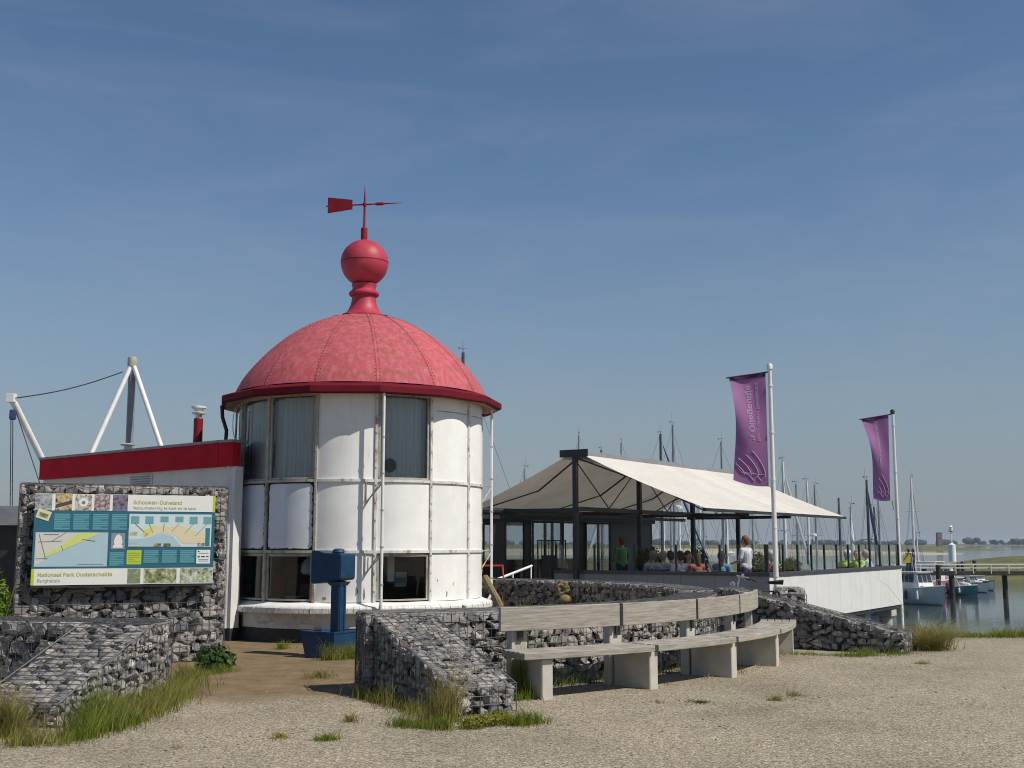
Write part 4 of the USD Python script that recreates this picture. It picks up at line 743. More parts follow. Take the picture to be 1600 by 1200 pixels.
bm = M(); bm.prism(sbox(0, 0, SW, SH), -0.03, 0.0, smap(0.0)); obj('board', bm, K['p_teal'], panel)
fr = M()
for (a, b) in ((0.15, 0.2), (0.8, 0.85)): fr.prism(sbox(a * SW, 0.02, b * SW, SH - 0.02), -OFF - 0.01, -0.031, smap(0.0))
obj('bracket', fr, K['steel_dark'], panel)
fb = M(); fb.prism(sbox(0, -0.035, SW, -0.001), -0.05, -0.005, smap(0.0)); obj('lower_rail', fb, K['steel_dark'], panel)
hd = srect('header', 0, 0, 0.985, 0.185, K['p_white']); srect('lime_strip', 0.9855, 0, 1.0, 0.187, K['p_lime'])
stext('Schouwen-Duiveland', 0.53, 0.105, 0.052, K['p_olive'], 2, hd, True, 0.275); stext('Natuurbeleving te kust en te keur', 0.53, 0.163, 0.040, K['p_grey'], 2, hd, False, 0.36)
for i, (a, b) in enumerate([(0.0, 0.09), (0.107, 0.197), (0.213, 0.302), (0.316, 0.402), (0.417, 0.50)]): srect('photograph', a, 0.004, b, 0.183, PH[i], 2)
spoly('dark_shape', [(0.11, 0.12), (0.195, 0.07), (0.195, 0.11), (0.11, 0.16)], K['p_dark'], 3); obj('shell_shape', M().prism(Point(0.2575 * SW, (1 - 0.095) * SH).buffer(0.058), 0, 0.0015, smap(0.0045)), K['p_white'], panel); obj('shell_shape', M().prism(Point(0.2575 * SW, (1 - 0.095) * SH).buffer(0.024), 0, 0.0015, smap(0.006)), K['p_grey'], panel)
srect('postcard', 0.012, 0.18, 0.085, 0.285, K['p_sandy'], 3, rot=-0.32); srect('postcard_view', 0.024, 0.215, 0.073, 0.26, PH[6], 4, rot=-0.32)
for i, u in enumerate((0.105, 0.207, 0.312, 0.415)):
    b = srect('text_block', u, 0.22, u + 0.085, 0.40, K['p_teal2'], 1); lines(b, u, 0.222, u + 0.085, 0.40, 9, K['p_line'], 2, i)
mp = srect('left_map', 0.012, 0.425, 0.40, 0.80, K['p_water'], 1)
spoly('mainland', [(0.015, 0.43), (0.36, 0.43), (0.22, 0.56), (0.12, 0.66), (0.06, 0.70), (0.06, 0.74), (0.015, 0.79)], K['p_map'], 2, mp); spoly('green_coast', [(0.24, 0.43), (0.365, 0.43), (0.30, 0.49), (0.18, 0.60), (0.07, 0.695), (0.062, 0.66), (0.13, 0.60)], K['p_land'], 3, mp)
rd = M()
for a, b in (((0.03, 0.44), (0.07, 0.70)), ((0.17, 0.43), (0.10, 0.52)), ((0.03, 0.53), (0.15, 0.52)), ((0.15, 0.57), (0.16, 0.62)), ((0.26, 0.50), (0.33, 0.52)), ((0.02, 0.71), (0.08, 0.71))):
    d = LineString([(a[0] * SW, (1 - a[1]) * SH), (b[0] * SW, (1 - b[1]) * SH)]).buffer(0.004); rd.prism(d, 0, 0.001, smap(0.006))
obj('roads', rd, K['p_grey'], mp); lines(mp, 0.055, 0.445, 0.135, 0.46, 1, K['p_grey'], 4, 3); lines(mp, 0.24, 0.775, 0.38, 0.785, 1, K['p_grey'], 3, 4)
stp = srect('stamp', 0.417, 0.43, 0.493, 0.61, K['p_stamp'], 1); spoly('bust', [(0.427, 0.595), (0.483, 0.595), (0.481, 0.565), (0.474, 0.56), (0.48, 0.53), (0.474, 0.47), (0.46, 0.445), (0.446, 0.455), (0.437, 0.49), (0.432, 0.53), (0.438, 0.56), (0.43, 0.57)], K['p_white'], 2, stp)
b = srect('text_block', 0.412, 0.64, 0.493, 0.80, K['p_teal2'], 1); lines(b, 0.412, 0.645, 0.49, 0.80, 8, K['p_line'], 2, 20)
m2 = srect('right_map', 0.512, 0.215, 0.982, 0.585, K['p_pale'], 1)
spoly('island', [(0.58, 0.46), (0.60, 0.38), (0.66, 0.34), (0.74, 0.36), (0.80, 0.33), (0.90, 0.41), (0.97, 0.43), (0.96, 0.55), (0.82, 0.55), (0.77, 0.45), (0.69, 0.42), (0.62, 0.48)], K['p_sandy'], 2, m2); spoly('dunes', [(0.60, 0.47), (0.595, 0.42), (0.62, 0.37), (0.66, 0.345), (0.65, 0.40)], K['p_land'], 3, m2); spoly('sea', [(0.515, 0.50), (0.62, 0.485), (0.69, 0.43), (0.76, 0.46), (0.81, 0.575), (0.515, 0.58)], K['p_water'], 3, m2)
spoly('orange_patch', [(0.60, 0.455), (0.61, 0.42), (0.622, 0.45)], K['p_orange'], 4, m2); srect('legend', 0.948, 0.37, 0.974, 0.575, K['p_teal2'], 3, m2)
ld = M()
for i, (u, tu, tv) in enumerate([(0.545, 0.60, 0.42), (0.625, 0.645, 0.42), (0.71, 0.705, 0.41), (0.795, 0.755, 0.41), (0.877, 0.83, 0.43), (0.957, 0.89, 0.46)]):
    srect('map_caption', u - 0.023, 0.24, u + 0.023, 0.325 if i not in (2, 3) else 0.305, K['p_stamp'] if False else K['p_line'], 2, m2); ld.prism(LineString([(u * SW, (1 - 0.32) * SH), (tu * SW, (1 - tv) * SH)]).buffer(0.003), 0, 0.001, smap(0.0062))
obj('leader_lines', ld, K['p_grey'], m2)
for (u, v) in ((0.54, 0.43), (0.54, 0.56), (0.675, 0.56), (0.73, 0.56), (0.925, 0.555)): srect('map_picture', u - 0.02, v - 0.015, u + 0.02, v + 0.02, PH[6], 4, m2)
gbx = srect('lime_box', 0.507, 0.62, 0.588, 0.78, K['p_lime'], 1); lines(gbx, 0.515, 0.65, 0.578, 0.765, 5, K['p_olive'], 2, 30)
for i, u in enumerate((0.60, 0.703, 0.805)):
    b = srect('text_block', u, 0.62, u + 0.085, 0.77, K['p_teal2'], 1); lines(b, u, 0.625, u + 0.083, 0.77, 7, K['p_line'], 2, 40 + i)
wb = srect('logo_card', 0.90, 0.62, 0.98, 0.775, K['p_white'], 1)
for (a, b_, c, d_) in ((0.908, 0.632, 0.918, 0.645), (0.908, 0.688, 0.92, 0.706), (0.928, 0.69, 0.95, 0.703), (0.957, 0.69, 0.972, 0.70)): srect('logo', a, b_, c, d_, K['p_dark'], 2, wb)
lines(wb, 0.915, 0.655, 0.97, 0.672, 1, K['p_line'], 2, 61); lines(wb, 0.912, 0.725, 0.97, 0.76, 2, K['p_line'], 2, 62)
ft_ = srect('footer', 0.0, 0.822, 1.0, 1.0, K['p_white'], 1); srect('lime_strip', 0.0, 0.822, 0.016, 1.0, K['p_lime'], 2)
stext('Nationaal Park Oosterschelde', 0.032, 0.907, 0.050, K['p_olive'], 2, ft_, True, 0.40); stext('Burghsluis', 0.032, 0.968, 0.044, K['p_grey'], 2, ft_, False, 0.12)
for i, (a, b_) in enumerate([(0.515, 0.587), (0.605, 0.79), (0.81, 0.998)]): srect('photograph', a, 0.826, b_, 0.992, PH[5 + i], 2)

# ------------------------------------------------------------------ blue pump with its trough
pu, pw = V(0.87, -0.50, 0), V(0.50, 0.87, 0)          # along the shaded face, along the sunlit face
pc = G(521, 1030); pump_c = pc - pu * 0.30 + pw * 0.36; prz = math.atan2(pu[1], pu[0])
pump = thing('blue_pump', 'blue painted metal pump with a boxy hood standing in a trough', 'pump', pump_c)
Rp = np.stack([pu, pw, V(0, 0, 1)], 1); ZT = P(521, 988, pc[1])[2]
tr = M(); L_, W_ = 0.62, 0.74
outer_b = [(-L_ / 2 + 0.09, -W_ / 2 + 0.02), (L_ / 2 - 0.01, -W_ / 2 + 0.02), (L_ / 2 - 0.01, W_ / 2 - 0.02), (-L_ / 2 + 0.09, W_ / 2 - 0.02)]; outer_t = [(-L_ / 2, -W_ / 2), (L_ / 2, -W_ / 2), (L_ / 2, W_ / 2), (-L_ / 2, W_ / 2)]
def loc(p, z): return pump_c + Rp @ V(p[0], p[1], z)
def ring4(pts, z): return [loc(p, z) for p in pts + pts[:1]]
inn = [(x * 0.88, y * 0.90) for x, y in outer_t]
obj('trough', M().grid(np.array([ring4(outer_b, -0.05), ring4(outer_t, ZT - 0.03)])), K['blue'], pump)
obj('trough_rim', M().grid(np.array([ring4([(x * 1.0, y * 1.0) for x, y in outer_t], ZT - 0.03), ring4([(x * 1.03, y * 1.03) for x, y in outer_t], ZT - 0.025), ring4([(x * 1.03, y * 1.03) for x, y in outer_t], ZT), ring4(inn, ZT), ring4([(x * 0.8, y * 0.85) for x, y in inn], ZT - 0.16)])), K['blue'], pump)
obj('trough_floor', M().box(loc((0, 0), ZT - 0.14), (L_ * 0.8, W_ * 0.85, 0.03), prz), K['blue_dark'], pump)
cc = (0.10, -0.02); Zh0, Zh1 = P(530, 910, 17.4)[2], P(530, 864, 17.4)[2]
obj('column', M().box(loc(cc, (ZT - 0.2 + Zh0) / 2), (0.165, 0.175, Zh0 - ZT + 0.24), prz, 0.012), K['blue'], pump)
obj('column_rib', M().box(loc((cc[0] + 0.088, cc[1] + 0.045), (ZT + Zh0) / 2), (0.02, 0.035, Zh0 - ZT), prz), K['blue_dark'], pump); obj('column_rib', M().box(loc((cc[0] + 0.088, cc[1] - 0.06), (ZT + Zh0) / 2), (0.016, 0.02, Zh0 - ZT), prz), K['blue_dark'], pump)
obj('collar', M().hull([loc((cc[0] + sx * w, cc[1] + sy * w), z) for sx in (-1, 1) for sy in (-1, 1) for w, z in ((0.09, Zh0 - 0.05), (0.13, Zh0 + 0.01))]), K['blue_dark'], pump)
# hood: a box that rises at its left end in a rounded hump
prof = []
for t in np.linspace(0, 1, 25):
    x = -0.30 + 0.56 * t; z = Zh1 - 0.005 + 0.045 * (1 / (1 + math.exp((t - 0.32) * 16))); prof.append((x, z))
hood_poly = Polygon([(-0.30, Zh0 - 0.03), (0.26, Zh0 + 0.04)] + prof[::-1]).buffer(-0.045).buffer(0.045, 8)
HW = 0.36
def hood_tf(v): return np.array([loc((q[0], q[2] - HW / 2 + cc[1] + 0.01), q[1]) for q in v])
hm = M()
for z0, z1, sh in ((0.0, 0.012, -0.012), (0.012, HW - 0.012, 0.0), (HW - 0.012, HW, -0.012)): hm.prism(hood_poly.buffer(sh), z0, z1, lambda v: hood_tf(v))
v_, f_ = hm.mesh(); obj('hood', (v_, f_[:, ::-1]), K['blue'], pump, smooth=35)
obj('lid_knob', M().lathe([(0.085, 0), (0.095, 0.02), (0.085, 0.055), (0.05, 0.07), (0, 0.072)], loc((0.03, 0.05), Zh1 - 0.005), 18), K['blue_dark'], pump, smooth=30)

# ------------------------------------------------------------------ long curved bench
LEGS = [rad(x) for x in (-60.5, -49.7, -37.9, -26.6, -13.4)]
bench = thing('curved_bench', 'long curved bench of grey wooden slats on concrete legs', 'bench', RC + V(8 * math.cos(LEGS[2]), 8 * math.sin(LEGS[2]), 0))
def pol(r, a, z): return V(RC[0] + r * math.cos(a), RC[1] + r * math.sin(a), z)
Z_SEAT = G(850, 1031, 0)[2] * 0 + P(845, 1018, 12.72)[2]
SB = 0.072
R_SEAT0, R_SEAT1 = 7.60, 8.14
def arcbar(r0, r1, a0, a1, z0, z1, n=8):
    a = np.linspace(a0, a1, n + 1); c = 0.006
    prof = [(r0 + c, z0), (r1 - c, z0), (r1, z0 + c), (r1, z1 - c), (r1 - c, z1), (r0 + c, z1), (r0, z1 - c), (r0, z0 + c), (r0 + c, z0)]
    g = np.array([[pol(r, x, z) for x in a] for r, z in prof]); m = M().grid(g[:, ::-1])
    for i, fl in ((0, 1), (-1, 0)):
        ring = g[:-1, i]; k = len(ring); f = [(0, j, j + 1) for j in range(1, k - 1)]; m.add(ring, f if fl else [q[::-1] for q in f])
    return m
for k, a in enumerate(LEGS):
    t_ = V(-math.sin(a), math.cos(a), 0); rr_ = V(math.cos(a), math.sin(a), 0)
    obj('leg', M().box(RC + rr_ * 7.795 + V(0, 0, (Z_SEAT - SB) / 2 - 0.02), (0.58, 0.14, Z_SEAT - SB + 0.036), a, 0.01), K['concrete'], bench)
    obj('back_post', M().box(RC + rr_ * 7.425 + V(0, 0, 0.44), (0.11, 0.21, 0.95), a, 0.01), K['concrete'], bench)
    obj('bracket', M().box(RC + rr_ * 7.505 + t_ * (0.0) + V(0, 0, 0.76), (0.02, 0.07, 0.36), a, 0.003), K['steel_dark'], bench)
ends = [LEGS[0] - rad(2.4)] + LEGS[1:4] + [LEGS[4] + rad(1.6)]
zb0, zb1 = P(808, 988, 12.9)[2], P(808, 950, 12.9)[2]
for k in range(4):
    a0, a1 = ends[k] + rad(0.22), ends[k + 1] - rad(0.22)
    ns = 5; w = (R_SEAT1 - R_SEAT0) / ns
    for j in range(ns):
        sl_ = obj('seat_slat', arcbar(R_SEAT0 + j * w + 0.005, R_SEAT0 + (j + 1) * w - 0.005, a0, a1, Z_SEAT - SB + rng.uniform(-0.002, 0.002), Z_SEAT + rng.uniform(-0.002, 0.002)), K['wood'], bench)
    obj('back_board', arcbar(7.518, 7.575, a0, a1, zb0, zb1), K['wood'], bench)

# ------------------------------------------------------------------ terrace, pavilion, awning
TCN = V(6.17, 28.0, 0); U = unit(V(6.4, 9.7, 0)); W = V(U[1], -U[0], 0)         # U: along the sunlit side; W: its outward normal
LR, LL = 11.62, 6.05; Z_SK0, Z_SK1, Z_FL = -0.27, 0.97, 0.10
terr = thing('terrace', 'raised terrace with white panelled skirt and glass windscreen', 'terrace', TCN)
TL = TCN - W * LL
def wall_boxes(name, a, b, n, z0, z1, t, mat, out, gap=0.004):
    d = unit(b - a); L = np.linalg.norm(b - a); nn = out
    for i in range(n):
        s0, s1 = L * i / n + gap / 2, L * (i + 1) / n - gap / 2; c = a + d * (s0 + s1) / 2 + nn * (-t / 2 + 0.002 * (i % 2)); obj(name, M().box(c + V(0, 0, (z0 + z1) / 2), (s1 - s0, t, z1 - z0), math.atan2(d[1], d[0]), 0.003), mat, terr)
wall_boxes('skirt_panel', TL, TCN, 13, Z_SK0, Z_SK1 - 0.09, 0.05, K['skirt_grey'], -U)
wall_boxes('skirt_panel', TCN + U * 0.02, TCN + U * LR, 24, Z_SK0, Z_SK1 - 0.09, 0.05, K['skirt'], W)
def coping(a, b, out): obj('coping', M().beam(a + out * -0.04 + V(0, 0, Z_SK1 - 0.045), b + out * -0.04 + V(0, 0, Z_SK1 - 0.045), 0.16, 0.088), K['anthracite'], terr)
coping(TL, TCN + W * 0.03, -U); coping(TCN + U * 0.1, TCN + U * (LR + 0.04), W)
obj('floor', M().hull([(q[0], q[1], z) for q in (TL + U * 0.06, TCN + U * 0.06 - W * 0.06, TCN + U * LR - W * 0.06, TL + U * LR) for z in (Z_FL - 0.15, Z_FL)]), K['floor_wood'], terr)
obj('edge_beam', M().beam(TCN + U * 0.05 - W * 0.15 + V(0, 0, Z_SK0 - 0.06), TCN + U * LR - W * 0.15 + V(0, 0, Z_SK0 - 0.06), 0.2, 0.11), K['steel_dark'], terr)
ZG = 1.64
def screen(a, b, n, out):
    d = unit(b - a); L = np.linalg.norm(b - a); rz = math.atan2(d[1], d[0])
    for i in range(n + 1): obj('baluster', M().box(a + d * L * i / n - out * 0.05 + V(0, 0, (Z_SK1 + ZG) / 2), (0.05, 0.05, ZG - Z_SK1 - 0.002), rz, 0.005), K['steel_dark'], terr)
    for i in range(n): obj('glass_pane', M().sheet(a + d * L * (i + 0.5) / n - out * 0.05 + V(0, 0, (Z_SK1 + ZG) / 2 + 0.01), (L / n - 0.06, 0.012, ZG - Z_SK1 - 0.05), rz), K['glass'], terr)
screen(TL + W * 0.05, TCN - W * 0.10, 5, -U); screen(TCN + U * 0.05, TCN + U * (LR - 0.05), 11, W)
screen(TCN + U * (LR - 0.02) - W * 0.1, TCN + U * (LR - 0.02) - W * 6.0, 6, U)
for (s, o) in ((10.9, 0.35), (10.9, 2.2), (8.6, 0.5), (11.0, 4.2), (6.0, 0.6)):
    p = TCN + U * s - W * o; obj('pile', M().lathe([(0.20, -5.0), (0.20, Z_SK0 - 0.35)], p, 14), K['concrete'], terr, smooth=40); obj('pile_cap', M().box(p + V(0, 0, Z_SK0 - 0.24), (0.55, 0.55, 0.22), math.atan2(U[1], U[0]), 0.02), K['concrete'], terr)
# dark gate post and steps at the left end of the terrace
gp = TL - W * 0.16
gatep = thing('gate_post', 'dark square gate post at the left end of the terrace', 'post', gp); obj('post', M().box(gp + V(0, 0, 0.66), (0.24, 0.30, 1.32), math.atan2(U[1], U[0])), K['steel_dark'], gatep); obj('cap', M().box(gp + V(0, 0, 1.335), (0.27, 0.33, 0.03), math.atan2(U[1], U[0])), K['black'], gatep)
st = thing('terrace_steps', 'dark steps leading up to the terrace beside the pavilion', 'steps', TL - W * 1.2)
for k in range(3): obj('step', M().box(TL - W * 1.15 + U * (-0.9 + 0.32 * k) + V(0, 0, -0.06 + 0.075 * (k + 1)), (0.30, 1.6, 0.055), math.atan2(U[1], U[0])), K['anthracite'], st)
h0, h1 = P(762, 911, 29.0), P(831, 884, 30.0)
hr = thing('handrail', 'white sloping handrail beside the terrace steps', 'handrail', h0 * V(1, 1, 0)); obj('rail', M().tube([h0, h1], 0.032, 8), K['pipe_white'], hr, smooth=40)
for t in (0.12, 0.56, 0.98): q = lerp(h0, h1, t); obj('post', M().tube([q * V(1, 1, 0), q], 0.022, 8), K['pipe_white'], hr, smooth=40)
tr0 = P(770, 884, 26.5) * V(1, 1, 0); tz = P(770, 884, 26.5)[2]
tre = thing('red_sign_stand', 'red tubular trestle stand right of the tower', 'stand', tr0)
for dx, dy in ((-0.25, 0), (0.22, 0)):
    for s_ in (-1, 1): obj('leg', M().tube([tr0 + V(dx, 0, tz), tr0 + V(dx + 0.10 * (1 if dx > 0 else -1), 0.28 * s_, 0)], 0.02, 8), K['red_paint'], tre)
obj('top_bar', M().tube([tr0 + V(-0.28, 0, tz), tr0 + V(0.25, 0, tz)], 0.022, 8), K['red_paint'], tre); obj('brace', M().tube([tr0 + V(-0.27, -0.14, tz * 0.5), tr0 + V(0.25, -0.14, tz * 0.5)], 0.016, 8), K['red_paint'], tre)
# pavilion with a glazed front
PV0 = V(-0.53, 32.0, 0) - U * 2.6; PLEN = 12.25; ZP0, ZP1 = 0.22, 2.58; pvrz = math.atan2(U[1], U[0])
pav = thing('pavilion', 'low dark pavilion with a glazed front behind the terrace', 'building', PV0 + U * PLEN / 2)
obj('roof', M().hull([(q[0], q[1], z) for q in (PV0 + W * 0.25 - U * 0.2, PV0 + U * (PLEN + 0.1) + W * 0.25, PV0 + U * (PLEN + 0.1) - W * 5.2, PV0 - U * 0.2 - W * 5.2) for z in (ZP1 - 0.02, ZP1 + 0.05)]), K['anthracite'], pav)
obj('fascia', M().beam(PV0 + W * 0.12 + V(0, 0, ZP1 - 0.14), PV0 + U * (PLEN + 0.05) + W * 0.12 + V(0, 0, ZP1 - 0.14), 0.06, 0.22), K['steel_dark'], pav); obj('fascia_light_strip', M().beam(PV0 + W * 0.16 + V(0, 0, ZP1 - 0.045), PV0 + U * PLEN + W * 0.16 + V(0, 0, ZP1 - 0.045), 0.012, 0.035), K['grey_zinc'], pav)
obj('floor', M().hull([(q[0], q[1], z) for q in (PV0, PV0 + U * PLEN, PV0 + U * PLEN - W * 5, PV0 - W * 5) for z in (-0.3, ZP0)]), K['floor_wood'], pav)
obj('end_wall', M().beam(PV0 - W * 5 + V(0, 0, 1.4), PV0 + V(0, 0, 1.4), 0.12, 2.3), K['steel_dark'], pav)
def along(px):      # distance along the pavilion front whose column is px
    k = (px - 800) / FPX * 1.0; # x = k*y (pitch is small for the columns here)
    f = lambda s: (PV0 + U * s)[0] - k * (PV0 + U * s)[1] * 1.004
    lo, hi = -2.0, 30.0
    for _ in range(50):
        m_ = (lo + hi) / 2
        if f(m_) > 0: hi = m_
        else: lo = m_
    return lo
edges = [768, 789, 819, 828, 851, 862, 878, 898, 911, 933, 951, 965]
solid = {(768, 789), (819, 828), (898, 911), (951, 965)}
ss = [along(e) for e in edges]; ss[-1] = PLEN
for i, s_ in enumerate(ss):
    obj('front_mullion', M().beam(PV0 + U * s_ + V(0, 0, ZP0), PV0 + U * s_ + V(0, 0, ZP1 - 0.02), 0.07, 0.07, upv=U), K['steel_dark'], pav); obj('rear_mullion', M().beam(PV0 + U * s_ - W * 5 + V(0, 0, ZP0), PV0 + U * s_ - W * 5 + V(0, 0, ZP1 - 0.02), 0.09, 0.09, upv=U), K['steel_dark'], pav)
for i in range(len(edges) - 1):
    mid = (ss[i] + ss[i + 1]) / 2; L_ = ss[i + 1] - ss[i] - 0.075
    if (edges[i], edges[i + 1]) in solid: obj('solid_panel', M().box(PV0 + U * mid + V(0, 0, 1.4), (L_, 0.05, 2.3), pvrz), K['steel_dark'], pav)
    else:
        obj('window_pane', M().sheet(PV0 + U * mid + V(0, 0, 1.52), (L_, 0.012, 1.85), pvrz), K['glass_tinted'], pav); obj('kick_panel', M().box(PV0 + U * mid + V(0, 0, 0.40), (L_, 0.05, 0.34), pvrz), K['steel_dark'], pav); obj('transom', M().box(PV0 + U * mid + V(0, 0, 2.30), (L_, 0.06, 0.06), pvrz), K['steel_dark'], pav)
    obj('rear_pane', M().sheet(PV0 + U * mid - W * 5 + V(0, 0, 1.52), (L_, 0.012, 1.9), pvrz), K['glass_tinted'], pav)
obj('rear_lintel', M().beam(PV0 - W * 5 + V(0, 0, ZP1 - 0.15), PV0 + U * PLEN - W * 5 + V(0, 0, ZP1 - 0.15), 0.1, 0.24), K['steel_dark'], pav)
obj('bar_counter', M().beam(PV0 + U * 3.6 - W * 1.3 + V(0, 0, ZP0 + 0.48), PV0 + U * 9.5 - W * 1.3 + V(0, 0, ZP0 + 0.48), 0.5, 0.95), K['counter'], pav)
obj('rear_sill', M().beam(PV0 - W * 5 + V(0, 0, ZP0 + 0.2), PV0 + U * PLEN - W * 5 + V(0, 0, ZP0 + 0.2), 0.08, 0.4), K['steel_dark'], pav)
for k, (px, an) in enumerate(((830, 0.75), (912, 0.6))):
    q = PV0 + U * along(px) + W * 0.05; d = unit(U * math.cos(an) + W * math.sin(an)); dl = obj('open_door', M().beam(q + V(0, 0, ZP0 + 0.08), q + d * 0.85 + V(0, 0, ZP0 + 0.08), 0.05, 0.12), K['steel_dark'], pav)
    obj('door_glass', M().sheet(q + d * 0.43 + V(0, 0, 1.3), (0.80, 0.012, 1.95), math.atan2(d[1], d[0])), K['glass_tinted'], dl)
    fr_ = M()
    for e_ in (0.0, 0.85): fr_.beam(q + d * e_ + V(0, 0, ZP0 + 0.02), q + d * e_ + V(0, 0, 2.3), 0.05, 0.05, upv=d)
    fr_.beam(q + V(0, 0, 2.28), q + d * 0.85 + V(0, 0, 2.28), 0.05, 0.05); obj('door_frame', fr_, K['steel_dark'], dl)
q = PV0 + U * along(798) + W * 0.9
hg = thing('play_gate', 'dark barred gate in front of the left pavilion window', 'gate', q)
obj('frame', M().tube([q + V(0, 0, 0.05), q + V(0, 0, 1.75), q + U * 1.5 + V(0, 0, 1.75), q + U * 1.5 + V(0, 0, 0.05)], 0.022, 6), K['steel_dark'], hg)
for k in range(7): obj('bar', M().tube([q + U * (0.2 + 0.19 * k) + V(0, 0, 0.1), q + U * (0.2 + 0.19 * k) + V(0, 0, 1.74)], 0.010, 5), K['steel_dark'], hg)
# awning: ridge on four posts, cloth on both sides
AW0 = V(1.69, 30.8, 0); ALEN, DROP_W = 11.1, 3.72; ZR, ZE = 4.03, 2.53
awn = thing('awning', 'double sided cream awning on a dark steel frame over the terrace', 'awning', AW0)
for k in range(4): obj('post', M().box(AW0 + U * 3.7 * k + V(0, 0, (Z_FL + ZR - 0.05) / 2), (0.125, 0.125, ZR - 0.05 - Z_FL), pvrz, 0.008), K['steel_dark'], awn)
obj('ridge_box', M().beam(AW0 - U * 0.05 + V(0, 0, ZR + 0.02), AW0 + U * (ALEN + 0.1) + V(0, 0, ZR + 0.02), 0.52, 0.15), K['ridge_grey'], awn)
obj('ridge_end_cap', M().box(AW0 - U * 0.075 + V(0, 0, ZR + 0.02), (0.05, 0.86, 0.20), pvrz), K['steel_dark'], awn)
nst = 11
for side, sg in (('right', 1), ('left', -1)):
    for i in range(nst):
        s0, s1 = ALEN * i / nst, ALEN * (i + 1) / nst - 0.006; a = np.linspace(s0, s1, 5); t = np.linspace(0.0, 1.0, 11); A_, T_ = np.meshgrid(a, t)
        pts = AW0[None, None] + U * A_[..., None] + W * sg * (0.24 + (DROP_W - 0.24) * T_)[..., None]
        sag = -0.05 * np.sin(PI * T_) - 0.012 * np.sin(PI * (A_ - s0) / (s1 - s0)) * np.sin(PI * T_) + 0.012 * meshkit.noise(np.stack([A_ * 1.3, T_ * 3, 0 * A_ + sg], -1))
        pts[..., 2] = ZR - 0.03 + (ZE - ZR + 0.03) * T_ + sag
        low = pts - V(0, 0, 0.004); mm = M(); mm.slab(pts if sg < 0 else pts[:, ::-1], low if sg < 0 else low[:, ::-1]); v_, f_ = mm.mesh()
        obj('cloth_strip', (v_, f_), K['canvas'], awn, smooth=50)
    e0, e1 = AW0 + W * sg * DROP_W, AW0 + U * ALEN + W * sg * DROP_W
    obj('front_bar', M().beam(e0 - U * 0.04 + V(0, 0, ZE - 0.03), e1 + U * 0.04 + V(0, 0, ZE - 0.03), 0.10, 0.075), K['steel_dark'], awn)
    for s in (0.12, 3.75, 7.3, 10.9):
        o = AW0 + U * s + V(0, 0, ZR - 0.10); el = AW0 + U * (s + 1.0 * (1 if s < 8 else -1)) + W * sg * DROP_W * 0.5 + V(0, 0, (ZR + ZE) / 2 - 0.14); e = AW0 + U * s + W * sg * (DROP_W - 0.1) + V(0, 0, ZE - 0.04)
        ar = obj('folding_arm', M().beam(o, el, 0.032, 0.042), K['steel_dark'], awn); obj('forearm', M().beam(el, e, 0.026, 0.036), K['steel_dark'], ar)
obj('tie_beam', M().beam(AW0 + V(0, 0, ZE + 0.05), AW0 + U * ALEN + V(0, 0, ZE + 0.05), 0.08, 0.12), K['steel_dark'], awn)
for k in range(4):
    c = AW0 + U * 3.7 * k + V(0, 0, ZE + 0.02); obj('cross_beam', M().beam(c - W * (1.9 if k else 3.4), c + W * (1.9 if k > 1 else 0.1), 0.07, 0.10), K['steel_dark'], awn)
obj('tie_beam', M().beam(AW0 - W * 2.0 + V(0, 0, ZE - 0.05), AW0 + U * ALEN - W * 2.0 + V(0, 0, ZE - 0.05), 0.07, 0.10), K['steel_dark'], awn)
for k in range(3):
    for sg in (-1, 1):
        for x in (0.0, 1.0): pass
    a_, b_ = AW0 + U * 3.7 * k, AW0 + U * 3.7 * (k + 1); obj('brace_rod', M().tube([a_ + V(0, 0, ZR - 0.15), lerp(a_, b_, 0.5) + V(0, 0, ZE + 0.1)], 0.016, 6), K['steel_dark'], awn); obj('brace_rod', M().tube([b_ + V(0, 0, ZR - 0.15), lerp(a_, b_, 0.5) + V(0, 0, ZE + 0.1)], 0.016, 6), K['steel_dark'], awn)

